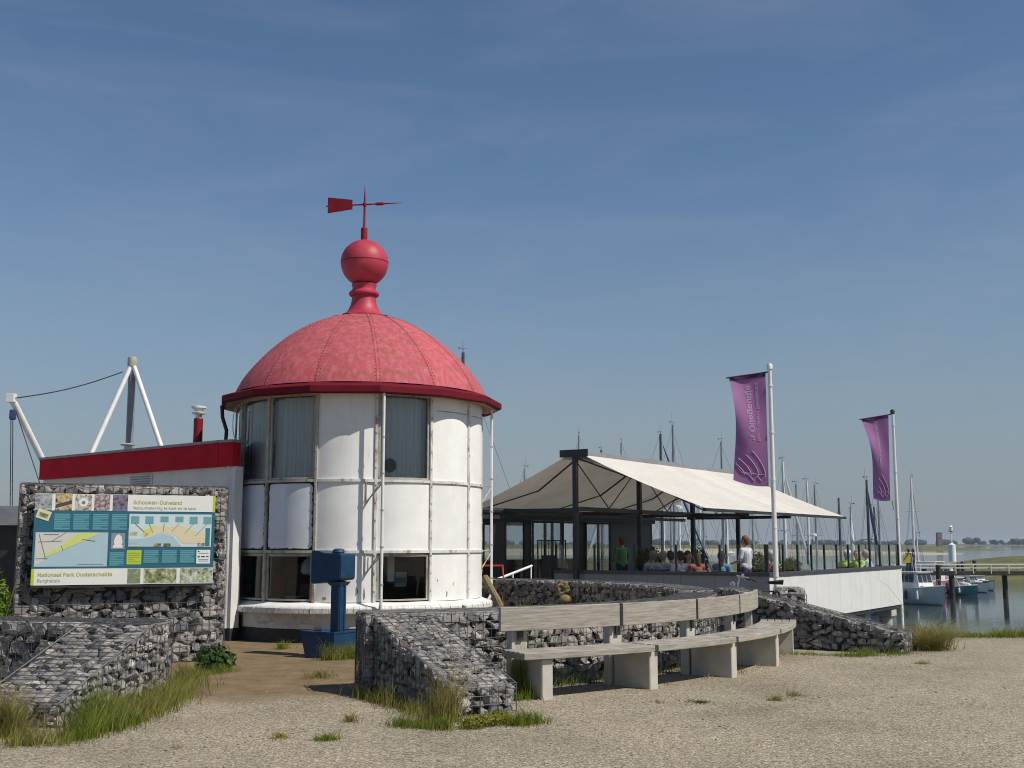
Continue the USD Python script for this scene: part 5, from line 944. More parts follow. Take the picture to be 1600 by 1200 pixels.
# ------------------------------------------------------------------ banner flags
def banner(label, flab, px_b, Yp, px_t, y_t, ztop_y, z_base, corners, lift_bow, text1, text2, capmat, seed):
    bx = P(px_b, 850, Yp)[0]; base = V(bx, Yp, z_base); zt = P(px_t, y_t, Yp)[2]
    pole = thing('flagpole', label, 'flagpole', base)
    obj('pole', M().tube([base, V(bx, Yp, lerp(z_base, zt, 0.5)), V(bx, Yp, zt)], [0.062, 0.055, 0.045], 14), K['pipe_white'], pole, smooth=40)
    obj('pole_cap', M().lathe([(0.05, -0.02), (0.07, 0), (0.075, 0.08), (0.05, 0.13), (0, 0.14)], V(bx, Yp, zt), 14), capmat, pole, smooth=40)
    cl = M()
    for z in np.linspace(z_base + 1.0, zt - 0.4, 5): cl.lathe([(0.05, -0.02), (0.066, -0.02), (0.066, 0.02), (0.05, 0.02)], V(bx, Yp, z), 12)
    obj('pole_ring', cl, K['pipe_white'], pole, kind='stuff')
    tl, tr_, br, bl = [P(x, y, Yp + dy) for (x, y, dy) in corners]
    ar = obj('flag_arm', M().tube([tr_ + V(0.12, 0, 0.02), tl + (tl - tr_) * 0.08], 0.018, 8), K['flag_dark'], pole)
    # cloth surface
    def surf(u, v):          # u from the pole outwards (right to left), v from top to bottom
        u, v = np.asarray(u, float), np.asarray(v, float)
        p = ((1 - u) * (1 - v))[..., None] * tr_ + (u * (1 - v))[..., None] * tl + ((1 - u) * v)[..., None] * br + (u * v)[..., None] * bl
        off = 0.10 * np.sin(PI * v) * u ** 1.2
        p = p + off[..., None] * unit(tr_ - tl) * lift_bow + (u * (0.07 * np.sin(v * 7.0 + u * 2.4) + 0.05 * np.sin(v * 2.6 + 4 * u)))[..., None] * V(0, 1, 0)
        p[..., 2] += -0.05 * np.sin(PI * u) * v ** 6 - 0.05 * u * (v > 0.9) * (v - 0.9) * 10 * 0.0
        return p
    Ug, Vg = np.meshgrid(np.linspace(0, 1, 21), np.linspace(0.008, 1, 61)); g = surf(Ug, Vg)
    fl = thing('banner_flag', flab, 'flag', tr_)
    obj('cloth', M().slab(g[:, ::-1], (g + V(0, 0.004, 0))[:, ::-1]), K['flag'], fl, smooth=50)
    obj('top_hem', M().slab((surf(*np.meshgrid(np.linspace(0, 1, 21), np.linspace(0.0, 0.035, 4))) + V(0, -0.006, 0))[:, ::-1], (surf(*np.meshgrid(np.linspace(0, 1, 21), np.linspace(0.0, 0.035, 4))) + V(0, 0.008, 0))[:, ::-1]), K['flag_dark'], fl)
    Wd, Hd = np.linalg.norm(tr_ - tl), np.linalg.norm(tr_ - br)
    def put(name, tri):      # (x up the flag from its foot, y towards the pole) in metres, printed in mirror image as the photograph shows it from behind
        v = np.array(tri.vertices); m = M().add(surf(1 - v[:, 1] / Wd, 1 - v[:, 0] / Hd) + V(0, -0.006, 0) - V(0, 1, 0) * v[:, 2:3], np.array(tri.faces)); obj(name, m, K['flag_print'], fl)
    for (txt, h, x0, y0, L_) in (text1, text2):
        if not txt: continue
        t = meshkit.text_mesh(txt, h, 0.001, True); t = trimesh.Trimesh(*trimesh.remesh.subdivide_to_size(t.vertices, t.faces, 0.12)); v = np.array(t.vertices); v[:, 0] *= L_ * Hd / v[:, 0].max(); v[:, 0] += x0 * Hd; v[:, 1] += y0 * Wd; put('lettering', trimesh.Trimesh(v, t.faces, process=False))
    # emblem of curved ribs over a keel
    lg = M(); n = 14
    for k, (a, b) in enumerate(((0.92, 0.30), (0.72, 0.26), (0.50, 0.22), (0.30, 0.18))):
        t = np.linspace(0, 1, n); up = 0.075 + (b - 0.08) * t; inw = a - 0.18 * (1 - (1 - t) ** 2) * (1.0 + 0.4 * k) - 0.0
        inw = a - 0.40 * t ** 2.0; pts = np.array([surf(1 - i_, 1 - u_) for u_, i_ in zip(up, np.clip(inw, 0.05, 0.95))]) + V(0, -0.008, 0); lg.tube(pts, 0.010, 5)
    for (a, b, c, d) in ((0.22, 0.095, 0.93, 0.10), (0.93, 0.10, 0.80, 0.045), (0.80, 0.045, 0.66, 0.085), (0.66, 0.085, 0.58, 0.04), (0.58, 0.04, 0.42, 0.085), (0.42, 0.085, 0.22, 0.095), (0.12, 0.12, 0.22, 0.095)):
        lg.tube(np.array([surf(1 - lerp(a, c, t), 1 - lerp(b, d, t)) for t in np.linspace(0, 1, 5)]) + V(0, -0.008, 0), 0.010, 5)
    obj('emblem', lg, K['flag_print'], fl)
    obj('halyard', M().tube([br + V(0.06, 0, 0.0), br + V(0.09, -0.02, -0.25), br + V(0.07, 0, -0.3)], 0.012, 5), K['steel_dark'], pole)
    return pole
banner('white flagpole standing at the near corner of the terrace', 'purple banner flag with a two line inscription, the larger one on the near pole', 1211, 27.35, 1203, 577, 0, -0.1, [(1139, 590, 0.12), (1196, 582, 0.0), (1201, 760, 0.0), (1146, 750, 0.12)], 1.0, ("'t Oliegeultje", 0.145, 0.385, 0.44, 0.52), ('Bar - Grand Restaurant', 0.085, 0.385, 0.70, 0.54), K['pipe_white'], 1)
banner('white flagpole with a black cap at the far end of the terrace', 'purple banner flag with a single script line, the smaller one on the far pole', 1404, 38.0, 1391, 646, 0, -1.6, [(1346, 655, 0.12), (1388, 648, 0.0), (1391, 782, 0.0), (1365, 779, 0.15)], 1.3, ('men restaurant', 0.13, 0.37, 0.45, 0.58), (None, 0, 0, 0, 0), K['black'], 2)

# ------------------------------------------------------------------ people on the terrace
SKIN = [pm('skin_a', (0.48, 0.27, 0.19), 0.5, 0.06, 6), pm('skin_b', (0.38, 0.20, 0.135), 0.5, 0.06, 6)]
CL = {}
def cloth(c):
    k = tuple(c)
    if k not in CL: CL[k] = pm('cloth_' + ''.join(chr(97 + i) for i in divmod(len(CL), 26)), c, 0.85, 0.1, 12, 0.2, 40)
    return CL[k]
def chain(segs, ref=0.035, it=6):
    parts = []
    for j0, j1 in segs:
        hs = [m3.Manifold.sphere(r, 14).translate(tuple(map(float, p))) for p, r in (j0, j1)]; parts.append(m3.Manifold.batch_hull(hs))
    m = parts[0]
    for p in parts[1:]: m = m + p
    m = m.refine_to_length(ref); t = trimesh.Trimesh(m.to_mesh().vert_properties[:, :3], m.to_mesh().tri_verts, process=True)
    return trimesh.smoothing.filter_taubin(t, iterations=it) if it else t
def person(label, pos, face, pose, shirt, trousers, hair, skin=0, arms='table', hat=None, longhair=False, sc=1.0, lean=0.0):
    """face: direction in which the person looks (angle in plan)"""
    p0 = V(*pos); sit = pose == 'sit'
    t = thing('person', label, 'person', p0); f = V(math.cos(face), math.sin(face), 0); l = V(-f[1], f[0], 0)
    def q(fo, le, up): return p0 + (f * (fo + lean * max(up - 0.5, 0)) + l * le + V(0, 0, up)) * sc
    pz = 0.53 if sit else 0.94; dz = pz - 0.94
    J = lambda a, b, c, r: (q(a, b, c), r * sc)
    pel, chest, neck0, neck1 = J(0, 0, 0.95 + dz, 0.125), J(0, 0, 1.28 + dz, 0.135), J(0, 0, 1.44 + dz, 0.058), J(0.015, 0, 1.53 + dz, 0.052)
    segs = [(pel, chest), (J(0, -0.08, 0.96 + dz, 0.10), J(0, 0.08, 0.96 + dz, 0.10)), (J(0, -0.145, 1.37 + dz, 0.070), J(0, 0.145, 1.37 + dz, 0.070)), (chest, neck0), (neck0, neck1)]
    head = [(J(0.02, 0, 1.655 + dz, 0.098), J(0.035, 0, 1.60 + dz, 0.080)), (J(0.035, 0, 1.60 + dz, 0.075), J(0.055, 0, 1.555 + dz, 0.045)), (J(0.10, 0, 1.625 + dz, 0.018), J(0.125, 0, 1.60 + dz, 0.014)), (J(0.01, -0.096, 1.615 + dz, 0.014), J(0.0, -0.098, 1.65 + dz, 0.018)), (J(0.01, 0.096, 1.615 + dz, 0.014), J(0.0, 0.098, 1.65 + dz, 0.018)), (neck1, J(0.02, 0, 1.60 + dz, 0.06))]
    legs, sl, arms_, hands = [], [], [], M()
    for s in (-1, 1):
        hip = J(0, 0.09 * s, 0.93 + dz, 0.092)
        if sit: kn, an = J(0.42, 0.11 * s, 0.50, 0.062), J(0.40, 0.11 * s, 0.09, 0.043)
        else: kn, an = J(0.03, 0.10 * s, 0.50, 0.060), J(-0.01 + 0.05 * s, 0.10 * s, 0.09, 0.043)
        toe = (an[0] + f * 0.16 * sc - V(0, 0, 0.045) * sc, 0.035 * sc); heel = (an[0] - V(0, 0, 0.045) * sc, 0.042 * sc)
        legs += [(hip, kn), (kn, an), (an, heel), (heel, toe)]; sl += [((hip[0], 0.105 * sc), (kn[0], 0.080 * sc)), ((kn[0], 0.080 * sc), (an[0], 0.062 * sc))]
        sh = J(0, 0.185 * s, 1.375 + dz, 0.058)
        if arms == 'table': el, wr = J(0.10, 0.235 * s, 1.10 + dz, 0.043), J(0.33, 0.14 * s, 1.13 + dz, 0.029)
        elif arms == 'chin' and s > 0: el, wr = J(0.20, 0.20 * s, 1.12 + dz, 0.043), J(0.16, 0.10 * s, 1.42 + dz, 0.029)
        elif arms == 'carry': el, wr = J(0.03, 0.245 * s, 1.11 + dz, 0.043), J(0.24, 0.19 * s, 1.06 + dz, 0.029)
        else: el, wr = J(0.0, 0.235 * s, 1.11 + dz, 0.043), J(0.08, 0.225 * s, 0.87 + dz, 0.029)
        arms_ += [(sh, el), (el, wr)]
        d = unit(wr[0] - el[0]); sd = unit(np.cross(d, V(0, 0, 1) if abs(d[2]) < 0.9 else f)); nn = np.cross(sd, d); w = wr[0]
        palm = [w + d * 0.085 * sc * a + sd * 0.036 * sc * b + nn * 0.012 * sc * c for a in (0, 1) for b in (-1, 1) for c in (-1, 1)]; hands.hull(palm)
        for k in range(4):
            r0 = w + d * 0.083 * sc + sd * (-0.028 + 0.0187 * k) * sc; ln = (0.062, 0.074, 0.07, 0.055)[k] * sc; hands.tube([r0, r0 + d * ln * 0.5, r0 + d * ln * 0.85 - nn * ln * 0.35], [0.009 * sc, 0.0085 * sc, 0.006 * sc], 6)
        r0 = w + d * 0.025 * sc - sd * 0.034 * sc * s; hands.tube([r0, r0 + d * 0.03 * sc - sd * 0.028 * sc * s, r0 + d * 0.058 * sc - sd * 0.034 * sc * s], [0.011 * sc, 0.010 * sc, 0.007 * sc], 6)
    body = chain(segs + head + arms_ + legs, 0.03 * sc, 5); bm_ = M().tri(body); bm_.add(*hands.mesh())
    b = obj('body', bm_, SKIN[skin], t, smooth=True)
    infl = lambda js, k: [((a[0], a[1] + k), (c[0], c[1] + k)) for a, c in js]
    shs = infl(segs[:3], 0.016) + [((chest[0], 0.13 * sc), (J(0, 0, 1.40 + dz, 0.075)))] + [((a[0], a[1] + 0.018), (lerp(a[0], c[0], 0.75), c[1] + 0.022)) for a, c in arms_[::2]]
    obj('shirt', M().tri(chain(shs, 0.04, 4)), cloth(shirt), t, smooth=True); obj('trousers', M().tri(chain(sl + infl(segs[1:2], 0.012), 0.05, 4)), cloth(trousers), t, smooth=True)
    for s in (-1, 1):
        e = obj('eye', M().sphere(q(0.112, 0.034 * s, 1.645 + dz), 0.011 * sc, 1), K['rubber'], b)
    obj('mouth', M().tube([q(0.107, -0.022, 1.573 + dz), q(0.112, 0, 1.571 + dz), q(0.107, 0.022, 1.573 + dz)], 0.005, 4), K['red_dark'], b)
    hs = [((q(-0.005, 0, 1.675 + dz), 0.108 * sc), (q(0.005, 0, 1.70 + dz), 0.094 * sc)), ((q(-0.02, 0, 1.67 + dz), 0.100 * sc), (q(-0.035, 0, 1.60 + dz), 0.080 * sc))]
    if longhair: hs.append(((q(-0.04, 0, 1.62 + dz), 0.085 * sc), (q(-0.075, 0, 1.42 + dz), 0.06 * sc)))
    obj('hair', M().tri(chain(hs, 0.04, 2)), cloth(hair), t, smooth=True)
    if hat is not None:
        hc = q(0.01, 0, 1.72 + dz); obj('cap', M().lathe([(0.118 * sc, -0.02), (0.118 * sc, 0.01), (0.09 * sc, 0.06), (0, 0.075)], hc, 18), cloth(hat), t, smooth=True); obj('cap_brim', M().hull([hc + (f * a + l * b_ + V(0, 0, z)) * sc for a, b_, z in [(0.10, -0.08, -0.015), (0.10, 0.08, -0.015), (0.19, -0.05, -0.02), (0.19, 0.05, -0.02), (0.1, 0, 0.0)]]), cloth(hat), t)
    return t
def at(px, Y): v = P(px, 850, Y); return V(v[0], Y, Z_FL)
NAVY, BLACKC, BROWN = (0.02, 0.025, 0.06), (0.018, 0.017, 0.017), (0.06, 0.032, 0.018)
BACK, FRONT = PI / 2, -PI / 2
person('person in a green shirt standing with back turned beside the pavilion end', at(972, 36.6), BACK + 0.3, 'stand', (0.10, 0.27, 0.14), BLACKC, (0.14, 0.09, 0.05), 0, 'carry', sc=1.0)
seats = [
    ('person in a pale lilac top seated at the left of the row behind the glass', 1020, 32.0, BACK + 0.1, (0.42, 0.40, 0.46), NAVY, (0.22, 0.2, 0.18), 0, {}),
    ('person in a light grey top with back turned, seated behind the glass', 1036, 31.5, BACK - 0.2, (0.46, 0.45, 0.46), NAVY, (0.25, 0.22, 0.19), 0, {}),
    ('person in a lavender shirt leaning over a table behind the glass', 1053, 31.3, BACK + 0.4, (0.30, 0.31, 0.42), NAVY, (0.05, 0.035, 0.03), 1, {'lean': 0.25}),
    ('person in a bright white shirt seated in the sun behind the glass', 1064, 30.55, BACK + 0.2, (0.76, 0.76, 0.76), BLACKC, BROWN, 0, {'lean': 0.1}),
    ('person with dark hair and a dark top, seated beside the second awning post', 1074, 31.6, FRONT + 0.9, (0.05, 0.045, 0.05), BLACKC, (0.03, 0.02, 0.016), 1, {'longhair': True}),
    ('person with bare shoulders and dark brown hair seated near the third awning post', 1088, 30.4, BACK + 0.5, (0.20, 0.06, 0.035), BLACKC, BROWN, 0, {'longhair': True}),
    ('person with long dark hair and a blue top seated facing the harbour', 1127, 30.2, BACK - 0.4, (0.10, 0.20, 0.28), NAVY, (0.018, 0.014, 0.012), 1, {'longhair': True}),
    ('person in a red shirt seated at the near corner beside the flagpole', 1206, 30.0, FRONT + 2.0, (0.42, 0.035, 0.03), NAVY, (0.3, 0.27, 0.24), 0, {'hat': (0.6, 0.58, 0.55)}),
    ('person in a lime green shirt and white cap seated at the right glass screen', 1321, 35.0, 0.99, (0.32, 0.58, 0.06), NAVY, (0.4, 0.38, 0.35), 0, {'hat': (0.66, 0.66, 0.64), 'lean': 0.15}),
    ('second person in lime green, facing the one with the white cap', 1338, 36.6, -2.15, (0.36, 0.60, 0.10), NAVY, (0.20, 0.14, 0.09), 0, {}),
    ('person in a light blue shirt seated at the far end of the right glass screen', 1359, 37.6, 2.6, (0.32, 0.44, 0.55), NAVY, (0.3, 0.28, 0.26), 0, {'lean': 0.2})]
# one chair, then copies of it under each sitter
ch0 = None; chair_mat, seat_pad = K['steel_dark'], pm('seat_pad', (0.10, 0.095, 0.09), 0.9, 0.15, 20)
def make_chair(label, loc, rz):
    t = thing('terrace_chair', label, 'chair', loc, rz, 'chairs on the terrace')
    obj('seat', M().box((0, 0, 0.44), (0.44, 0.44, 0.04), 0, 0.015), seat_pad, t, local=True); obj('backrest', M().box((-0.22, 0, 0.70), (0.03, 0.42, 0.34), 0, 0.012), seat_pad, t, local=True)
    for sx in (-1, 1):
        for sy in (-1, 1): obj('leg', M().tube([(0.19 * sx, 0.19 * sy, 0.43), (0.22 * sx, 0.21 * sy, 0)], 0.014, 6), chair_mat, t, local=True)
    for sy in (-1, 1): obj('back_frame', M().tube([(-0.20, 0.20 * sy, 0.42), (-0.225, 0.20 * sy, 0.88)], 0.014, 6), chair_mat, t, local=True); obj('armrest', M().tube([(-0.21, 0.22 * sy, 0.64), (0.18, 0.22 * sy, 0.64), (0.20, 0.21 * sy, 0.43)], 0.013, 6), chair_mat, t, local=True)
    return t
for i, (lb, px, Y, fa, sh, trs, hr_, sk, kw) in enumerate(seats):
    pos = at(px, Y); person(lb, pos, fa, 'sit', sh, trs, hr_, sk, 'table' if i % 3 else 'chin', **kw)
    lc = 'dark chair under the ' + lb.split(' seated')[0].split(' leaning')[0].split(',')[0]
    if ch0 is None: ch0 = make_chair(lc, pos, fa)
    else: dup(ch0, pos, fa, lc)
person('person in a white top and purple skirt standing near the fourth awning post', at(1165, 31.2), PI * 0.75, 'stand', (0.50, 0.50, 0.54), (0.07, 0.025, 0.10), (0.14, 0.07, 0.045), 0, 'carry', sc=1.0)
tb0 = None
for (px, Y, lb) in ((1028, 32.7, 'dark square terrace table in front of the lilac and grey tops'), (1062, 31.9, 'dark square terrace table between the white shirt and the dark haired person'), (1110, 31.0, 'dark square terrace table beside the person in a blue top'), (1222, 30.8, 'dark square terrace table beside the person in red'), (1330, 35.9, 'dark square terrace table between the two lime green shirts')):
    pos = at(px, Y)
    if tb0 is None:
        tb0 = thing('terrace_table', lb, 'table', pos, 0.4, 'tables on the terrace'); obj('tabletop', M().box((0, 0, 0.735), (0.68, 0.68, 0.03)), K['floor_wood'], tb0, local=True); obj('pedestal', M().tube([(0, 0, 0.02), (0, 0, 0.72)], 0.035, 10), chair_mat, tb0, local=True); obj('foot', M().box((0, 0, 0.015), (0.42, 0.42, 0.03)), chair_mat, tb0, local=True)
    else: dup(tb0, pos, 0.4, lb)
for k, (px, Y, hh, lb) in enumerate([(1006, 33.6, 0.75, 'dark leafy potted plant beside the second awning post'), (1019, 33.9, 0.85, 'tall bushy potted plant just right of the second awning post'), (1092, 36.6, 0.8, 'leafy potted plant behind the third awning post'), (1183, 33.0, 0.7, 'leafy potted plant right of the fourth awning post'), (1235, 33.4, 0.55, 'low dark potted plant behind the right glass screen')]):
    pos = at(px, Y); pt = thing('potted_plant', lb, 'potted plant', pos); r = np.random.default_rng(70 + k)
    obj('pot', M().lathe([(0.13, 0), (0.19, 0.55), (0.20, 0.56), (0.18, 0.56), (0.17, 0.5), (0, 0.5)], pos, 18), K['anthracite'], pt, smooth=30); v_, f_ = leaves(pos + V(0, 0, 0.6 + hh * 0.5), (0.30, 0.30, hh * 0.55), 420, 0.075, r); obj('foliage', M().add(v_, f_), K['weed'], pt)
    s_ = M()
    for j in range(5): s_.tube([pos + V(0, 0, 0.5), pos + V(r.uniform(-.2, .2), r.uniform(-.2, .2), 0.6 + hh * r.uniform(0.5, 0.9))], 0.009, 5)
    obj('stems', s_, K['stem'], pt)

# ------------------------------------------------------------------ parked bicycle behind the right wedge
by = 20.5; sx_ = P(1211, 910, by); hx_ = P(1155, 902, by); bd = unit((hx_ - sx_) * V(1, 1, 0)); bo = (sx_ + hx_) / 2 * V(1, 1, 0); bn = V(-bd[1], bd[0], 0)
bike = thing('bicycle', 'black city bicycle parked behind the gabion wedge, saddle and handlebar showing', 'bicycle', bo)
def bp(a, b, z): return bo + bd * a + bn * b + V(0, 0, z)
wr_, zs, zh = 0.34, sx_[2], hx_[2]; ha = np.linalg.norm((hx_ - sx_) * V(1, 1, 0)) / 2
for c in (-ha - 0.22, ha + 0.30):
    an = np.linspace(0, 2 * PI, 41); w = obj('wheel', M().tube([bp(c + (wr_ - 0.02) * math.cos(t), 0, wr_ + (wr_ - 0.02) * math.sin(t)) for t in an], 0.012, 6), K['chrome'], bike)
    obj('tyre', M().tube([bp(c + wr_ * math.cos(t), 0, wr_ + wr_ * math.sin(t)) for t in an], 0.020, 8), K['rubber'], w); sp = M()
    for t in np.linspace(0, 2 * PI, 21)[:-1]: sp.tube([bp(c, 0, wr_), bp(c + 0.32 * math.cos(t), 0, wr_ + 0.32 * math.sin(t))], 0.0015, 4)
    obj('spokes', sp, K['chrome'], w)
fm_ = M(); bbk = bp(-0.05, 0, 0.30); head = bp(ha + 0.06, 0, 0.80); st_ = bp(-ha + 0.02, 0, zs - 0.16)
for a, b in ((bbk, st_), (bbk, head), (st_, head + V(0, 0, 0.05)), (bbk, bp(-ha - 0.22, 0.05, wr_)), (st_, bp(-ha - 0.22, 0.05, wr_)), (bbk, bp(-ha - 0.22, -0.05, wr_)), (st_, bp(-ha - 0.22, -0.05, wr_)), (head, bp(ha + 0.30, 0.05, wr_)), (head, bp(ha + 0.30, -0.05, wr_))): fm_.tube([a, b], 0.015, 8)
obj('frame', fm_, K['steel_dark'], bike); obj('seat_post', M().tube([st_, sx_ - V(0, 0, 0.04)], 0.013, 8), K['chrome'], bike); obj('stem', M().tube([head, bp(ha, 0, zh - 0.02)], 0.014, 8), K['chrome'], bike)
obj('saddle', M().hull([sx_ + bd * a + bn * b + V(0, 0, z) for a, b, z in [(-0.13, -0.10, 0.03), (-0.13, 0.10, 0.03), (-0.15, 0, 0.05), (-0.02, -0.08, 0.02), (-0.02, 0.08, 0.02), (0.15, -0.02, 0.015), (0.15, 0.02, 0.015), (-0.12, -0.08, -0.04), (-0.12, 0.08, -0.04), (0.1, 0, -0.03)]]), K['rubber'], bike, smooth=60)
obj('handlebar', M().tube([bp(ha - 0.22, 0.27, zh - 0.05), bp(ha - 0.05, 0.26, zh + 0.01), bp(ha + 0.02, 0.12, zh + 0.03), bp(ha, 0, zh), bp(ha + 0.02, -0.12, zh + 0.03), bp(ha - 0.05, -0.26, zh + 0.01), bp(ha - 0.22, -0.27, zh - 0.05)], 0.012, 8), K['chrome'], bike)
for s in (-1, 1): obj('grip', M().tube([bp(ha - 0.24, 0.27 * s, zh - 0.055), bp(ha - 0.11, 0.265 * s, zh - 0.01)], 0.019, 8), K['rubber'], bike); obj('brake_lever', M().tube([bp(ha - 0.10, 0.262 * s, zh), bp(ha - 0.17, 0.24 * s, zh - 0.07)], 0.007, 5), K['chrome'], bike)
obj('headlamp', M().sphere(bp(ha + 0.12, 0, zh - 0.12), 0.05, 2), K['chrome'], bike, smooth=True); obj('bell', M().sphere(bp(ha - 0.03, 0.16, zh + 0.04), 0.028, 1), K['chrome'], bike)
cr = M(); cr.tube([bbk + bn * 0.07, bbk + bn * 0.07 + V(0, 0, -0.16) + bd * 0.05], 0.01, 6); cr.tube([bbk - bn * 0.07, bbk - bn * 0.07 + V(0, 0, 0.16) - bd * 0.05], 0.01, 6); cr.lathe([(0.09, -0.004), (0.09, 0.004)], (0, 0, 0), 18) if False else None; obj('crank', cr, K['chrome'], bike)
for s, dz in ((1, -0.16), (-1, 0.16)): obj('pedal', M().box(bbk + bn * 0.12 * s + V(0, 0, dz) + bd * 0.05 * s, (0.09, 0.08, 0.02), math.atan2(bd[1], bd[0])), K['rubber'], bike)

# ------------------------------------------------------------------ boats, masts, footbridge, piles
def hull_mesh(L, B, fb, dr, bow=0.55):
    n = 13; rows = []
    for i in range(n):
        t = i / (n - 1); x = -L / 2 + L * t; b = B / 2 * (1 - max(0, (t - 0.35) / 0.65) ** 2.4) * (0.82 + 0.18 * min(1, t / 0.3)); b = max(b, 0.02); sh = fb * (1 + bow * max(0, t - 0.3) ** 1.6)
        rows.append([(x, -b, sh), (x + 0.0, -b * 0.93, sh * 0.4), (x - 0.03 * L * t, -b * 0.72, -dr * 0.3), (x - 0.05 * L * t, 0, -dr), (x - 0.03 * L * t, b * 0.72, -dr * 0.3), (x, b * 0.93, sh * 0.4), (x, b, sh)])
    g = np.array(rows); m = M(); m.grid(g); m.grid(np.stack([g[:, 0], g[:, -1]], 1)[:, ::-1] * 1.0); m.add(g[0], [(0, j + 1, j) for j in range(1, 6)])
    v, f = m.mesh(); return v, f[:, ::-1]
def place(m, loc, rz):
    v, f = m.mesh() if isinstance(m, M) else m; return v @ rot2(rz).T + np.asarray(loc, float), f
def yacht(label, px, ytop, Y, mcol, hcol, rz, seed, cover=False, radar=False, vane=True, dark_sail=False):
    r = np.random.default_rng(seed); x = P(px, 850, Y)[0]; loc = V(x, Y, WATER_Z); zt = P(px, ytop, Y)[2] - WATER_Z; L = min(max(zt * 0.72, 6.0), 12.0); B = L * 0.3
    t = thing('sailing_yacht', label, 'sailing yacht', loc, group='yachts moored in the harbour'); o = lambda n_, m_, mat, par=t, **k: obj(n_, place(m_, loc, rz), mat, par, **k)
    h = o('hull', hull_mesh(L, B, 0.85, 0.4, 0.5), K[hcol], smooth=40); o('cabin', M().hull([(a * L, b * B, z) for a, b, z in [(-0.15, -0.28, 0.8), (-0.15, 0.28, 0.8), (0.2, -0.22, 0.85), (0.2, 0.22, 0.85), (-0.14, -0.22, 1.3), (-0.14, 0.22, 1.3), (0.14, -0.16, 1.25), (0.14, 0.16, 1.25)]]), K['hull_white'])
    rm = 0.055 + 0.0045 * zt * (Y / 75) ** 0.5 * r.uniform(0.85, 1.1)
    mb = o('mast', M().tube([(0, 0, 0.8), (0, 0, zt * 0.6), (0, 0, zt)], [rm, rm, rm * 0.75], 8), K[mcol], smooth=40)
    for fz in ((0.48, 0.72) if zt > 9 else (0.55,)): o('spreader', M().tube([(-0.06, -B * 0.28, zt * fz), (0, 0, zt * fz + 0.03), (-0.06, B * 0.28, zt * fz)], 0.022, 5), K[mcol], mb)
    o('boom', M().tube([(0, 0, 1.75), (-L * 0.36, 0, 1.8)], 0.055, 6), K[mcol])
    if cover: o('sail_cover', M().tube([(-0.1, 0, 1.95), (-L * 0.2, 0, 1.93), (-L * 0.35, 0, 1.86)], [0.15, 0.13, 0.08], 8), K['sail_cover'])
    st = M()
    for a, b, c in (((L * 0.47, 0, 1.3), (0, 0, zt * 0.97), 0.010), ((-L * 0.48, 0, 0.85), (0, 0, zt), 0.009), ((-0.1, -B * 0.45, 0.9), (0, 0, zt * 0.95), 0.009), ((-0.1, B * 0.45, 0.9), (0, 0, zt * 0.95), 0.009)): st.tube([a, b], c, 4)
    o('rigging', st, K['mast_dark'], mb)
    if dark_sail: o('furled_sail', M().tube([(L * 0.44, 0, 1.5), (L * 0.12, 0, zt * 0.72), (L * 0.02, 0, zt * 0.93)], [0.05, 0.10, 0.03], 6), K['sail_cover'] if dark_sail == 1 else K['mast_white'], mb)
    if vane: vn = M(); hv = r.uniform(0.12, 0.3); av = r.uniform(0, 6.28); cv_, sv_ = math.cos(av), math.sin(av); vn.tube([(0, 0, zt), (0.0, 0, zt + hv)], 0.012, 4); vn.tube([(-0.22 * cv_, -0.22 * sv_, zt + hv), (0.20 * cv_, 0.20 * sv_, zt + hv + r.uniform(-0.03, 0.08))], 0.010, 4); vn.box((-0.24 * cv_, -0.24 * sv_, zt + hv), (0.12, 0.02, 0.07), av); vn.tube([(0, 0.1, zt), (0.02, 0.12, zt + r.uniform(0.4, 0.9))], 0.007, 4); o('masthead_vane', vn, K['mast_dark'], mb)
    if radar: o('radar_dome', M().lathe([(0.0, -0.10), (0.24, -0.08), (0.25, 0.06), (0.12, 0.13), (0, 0.14)], (0.3, 0, zt * 0.55), 14), K['hull_white'], mb, smooth=40)
    return t
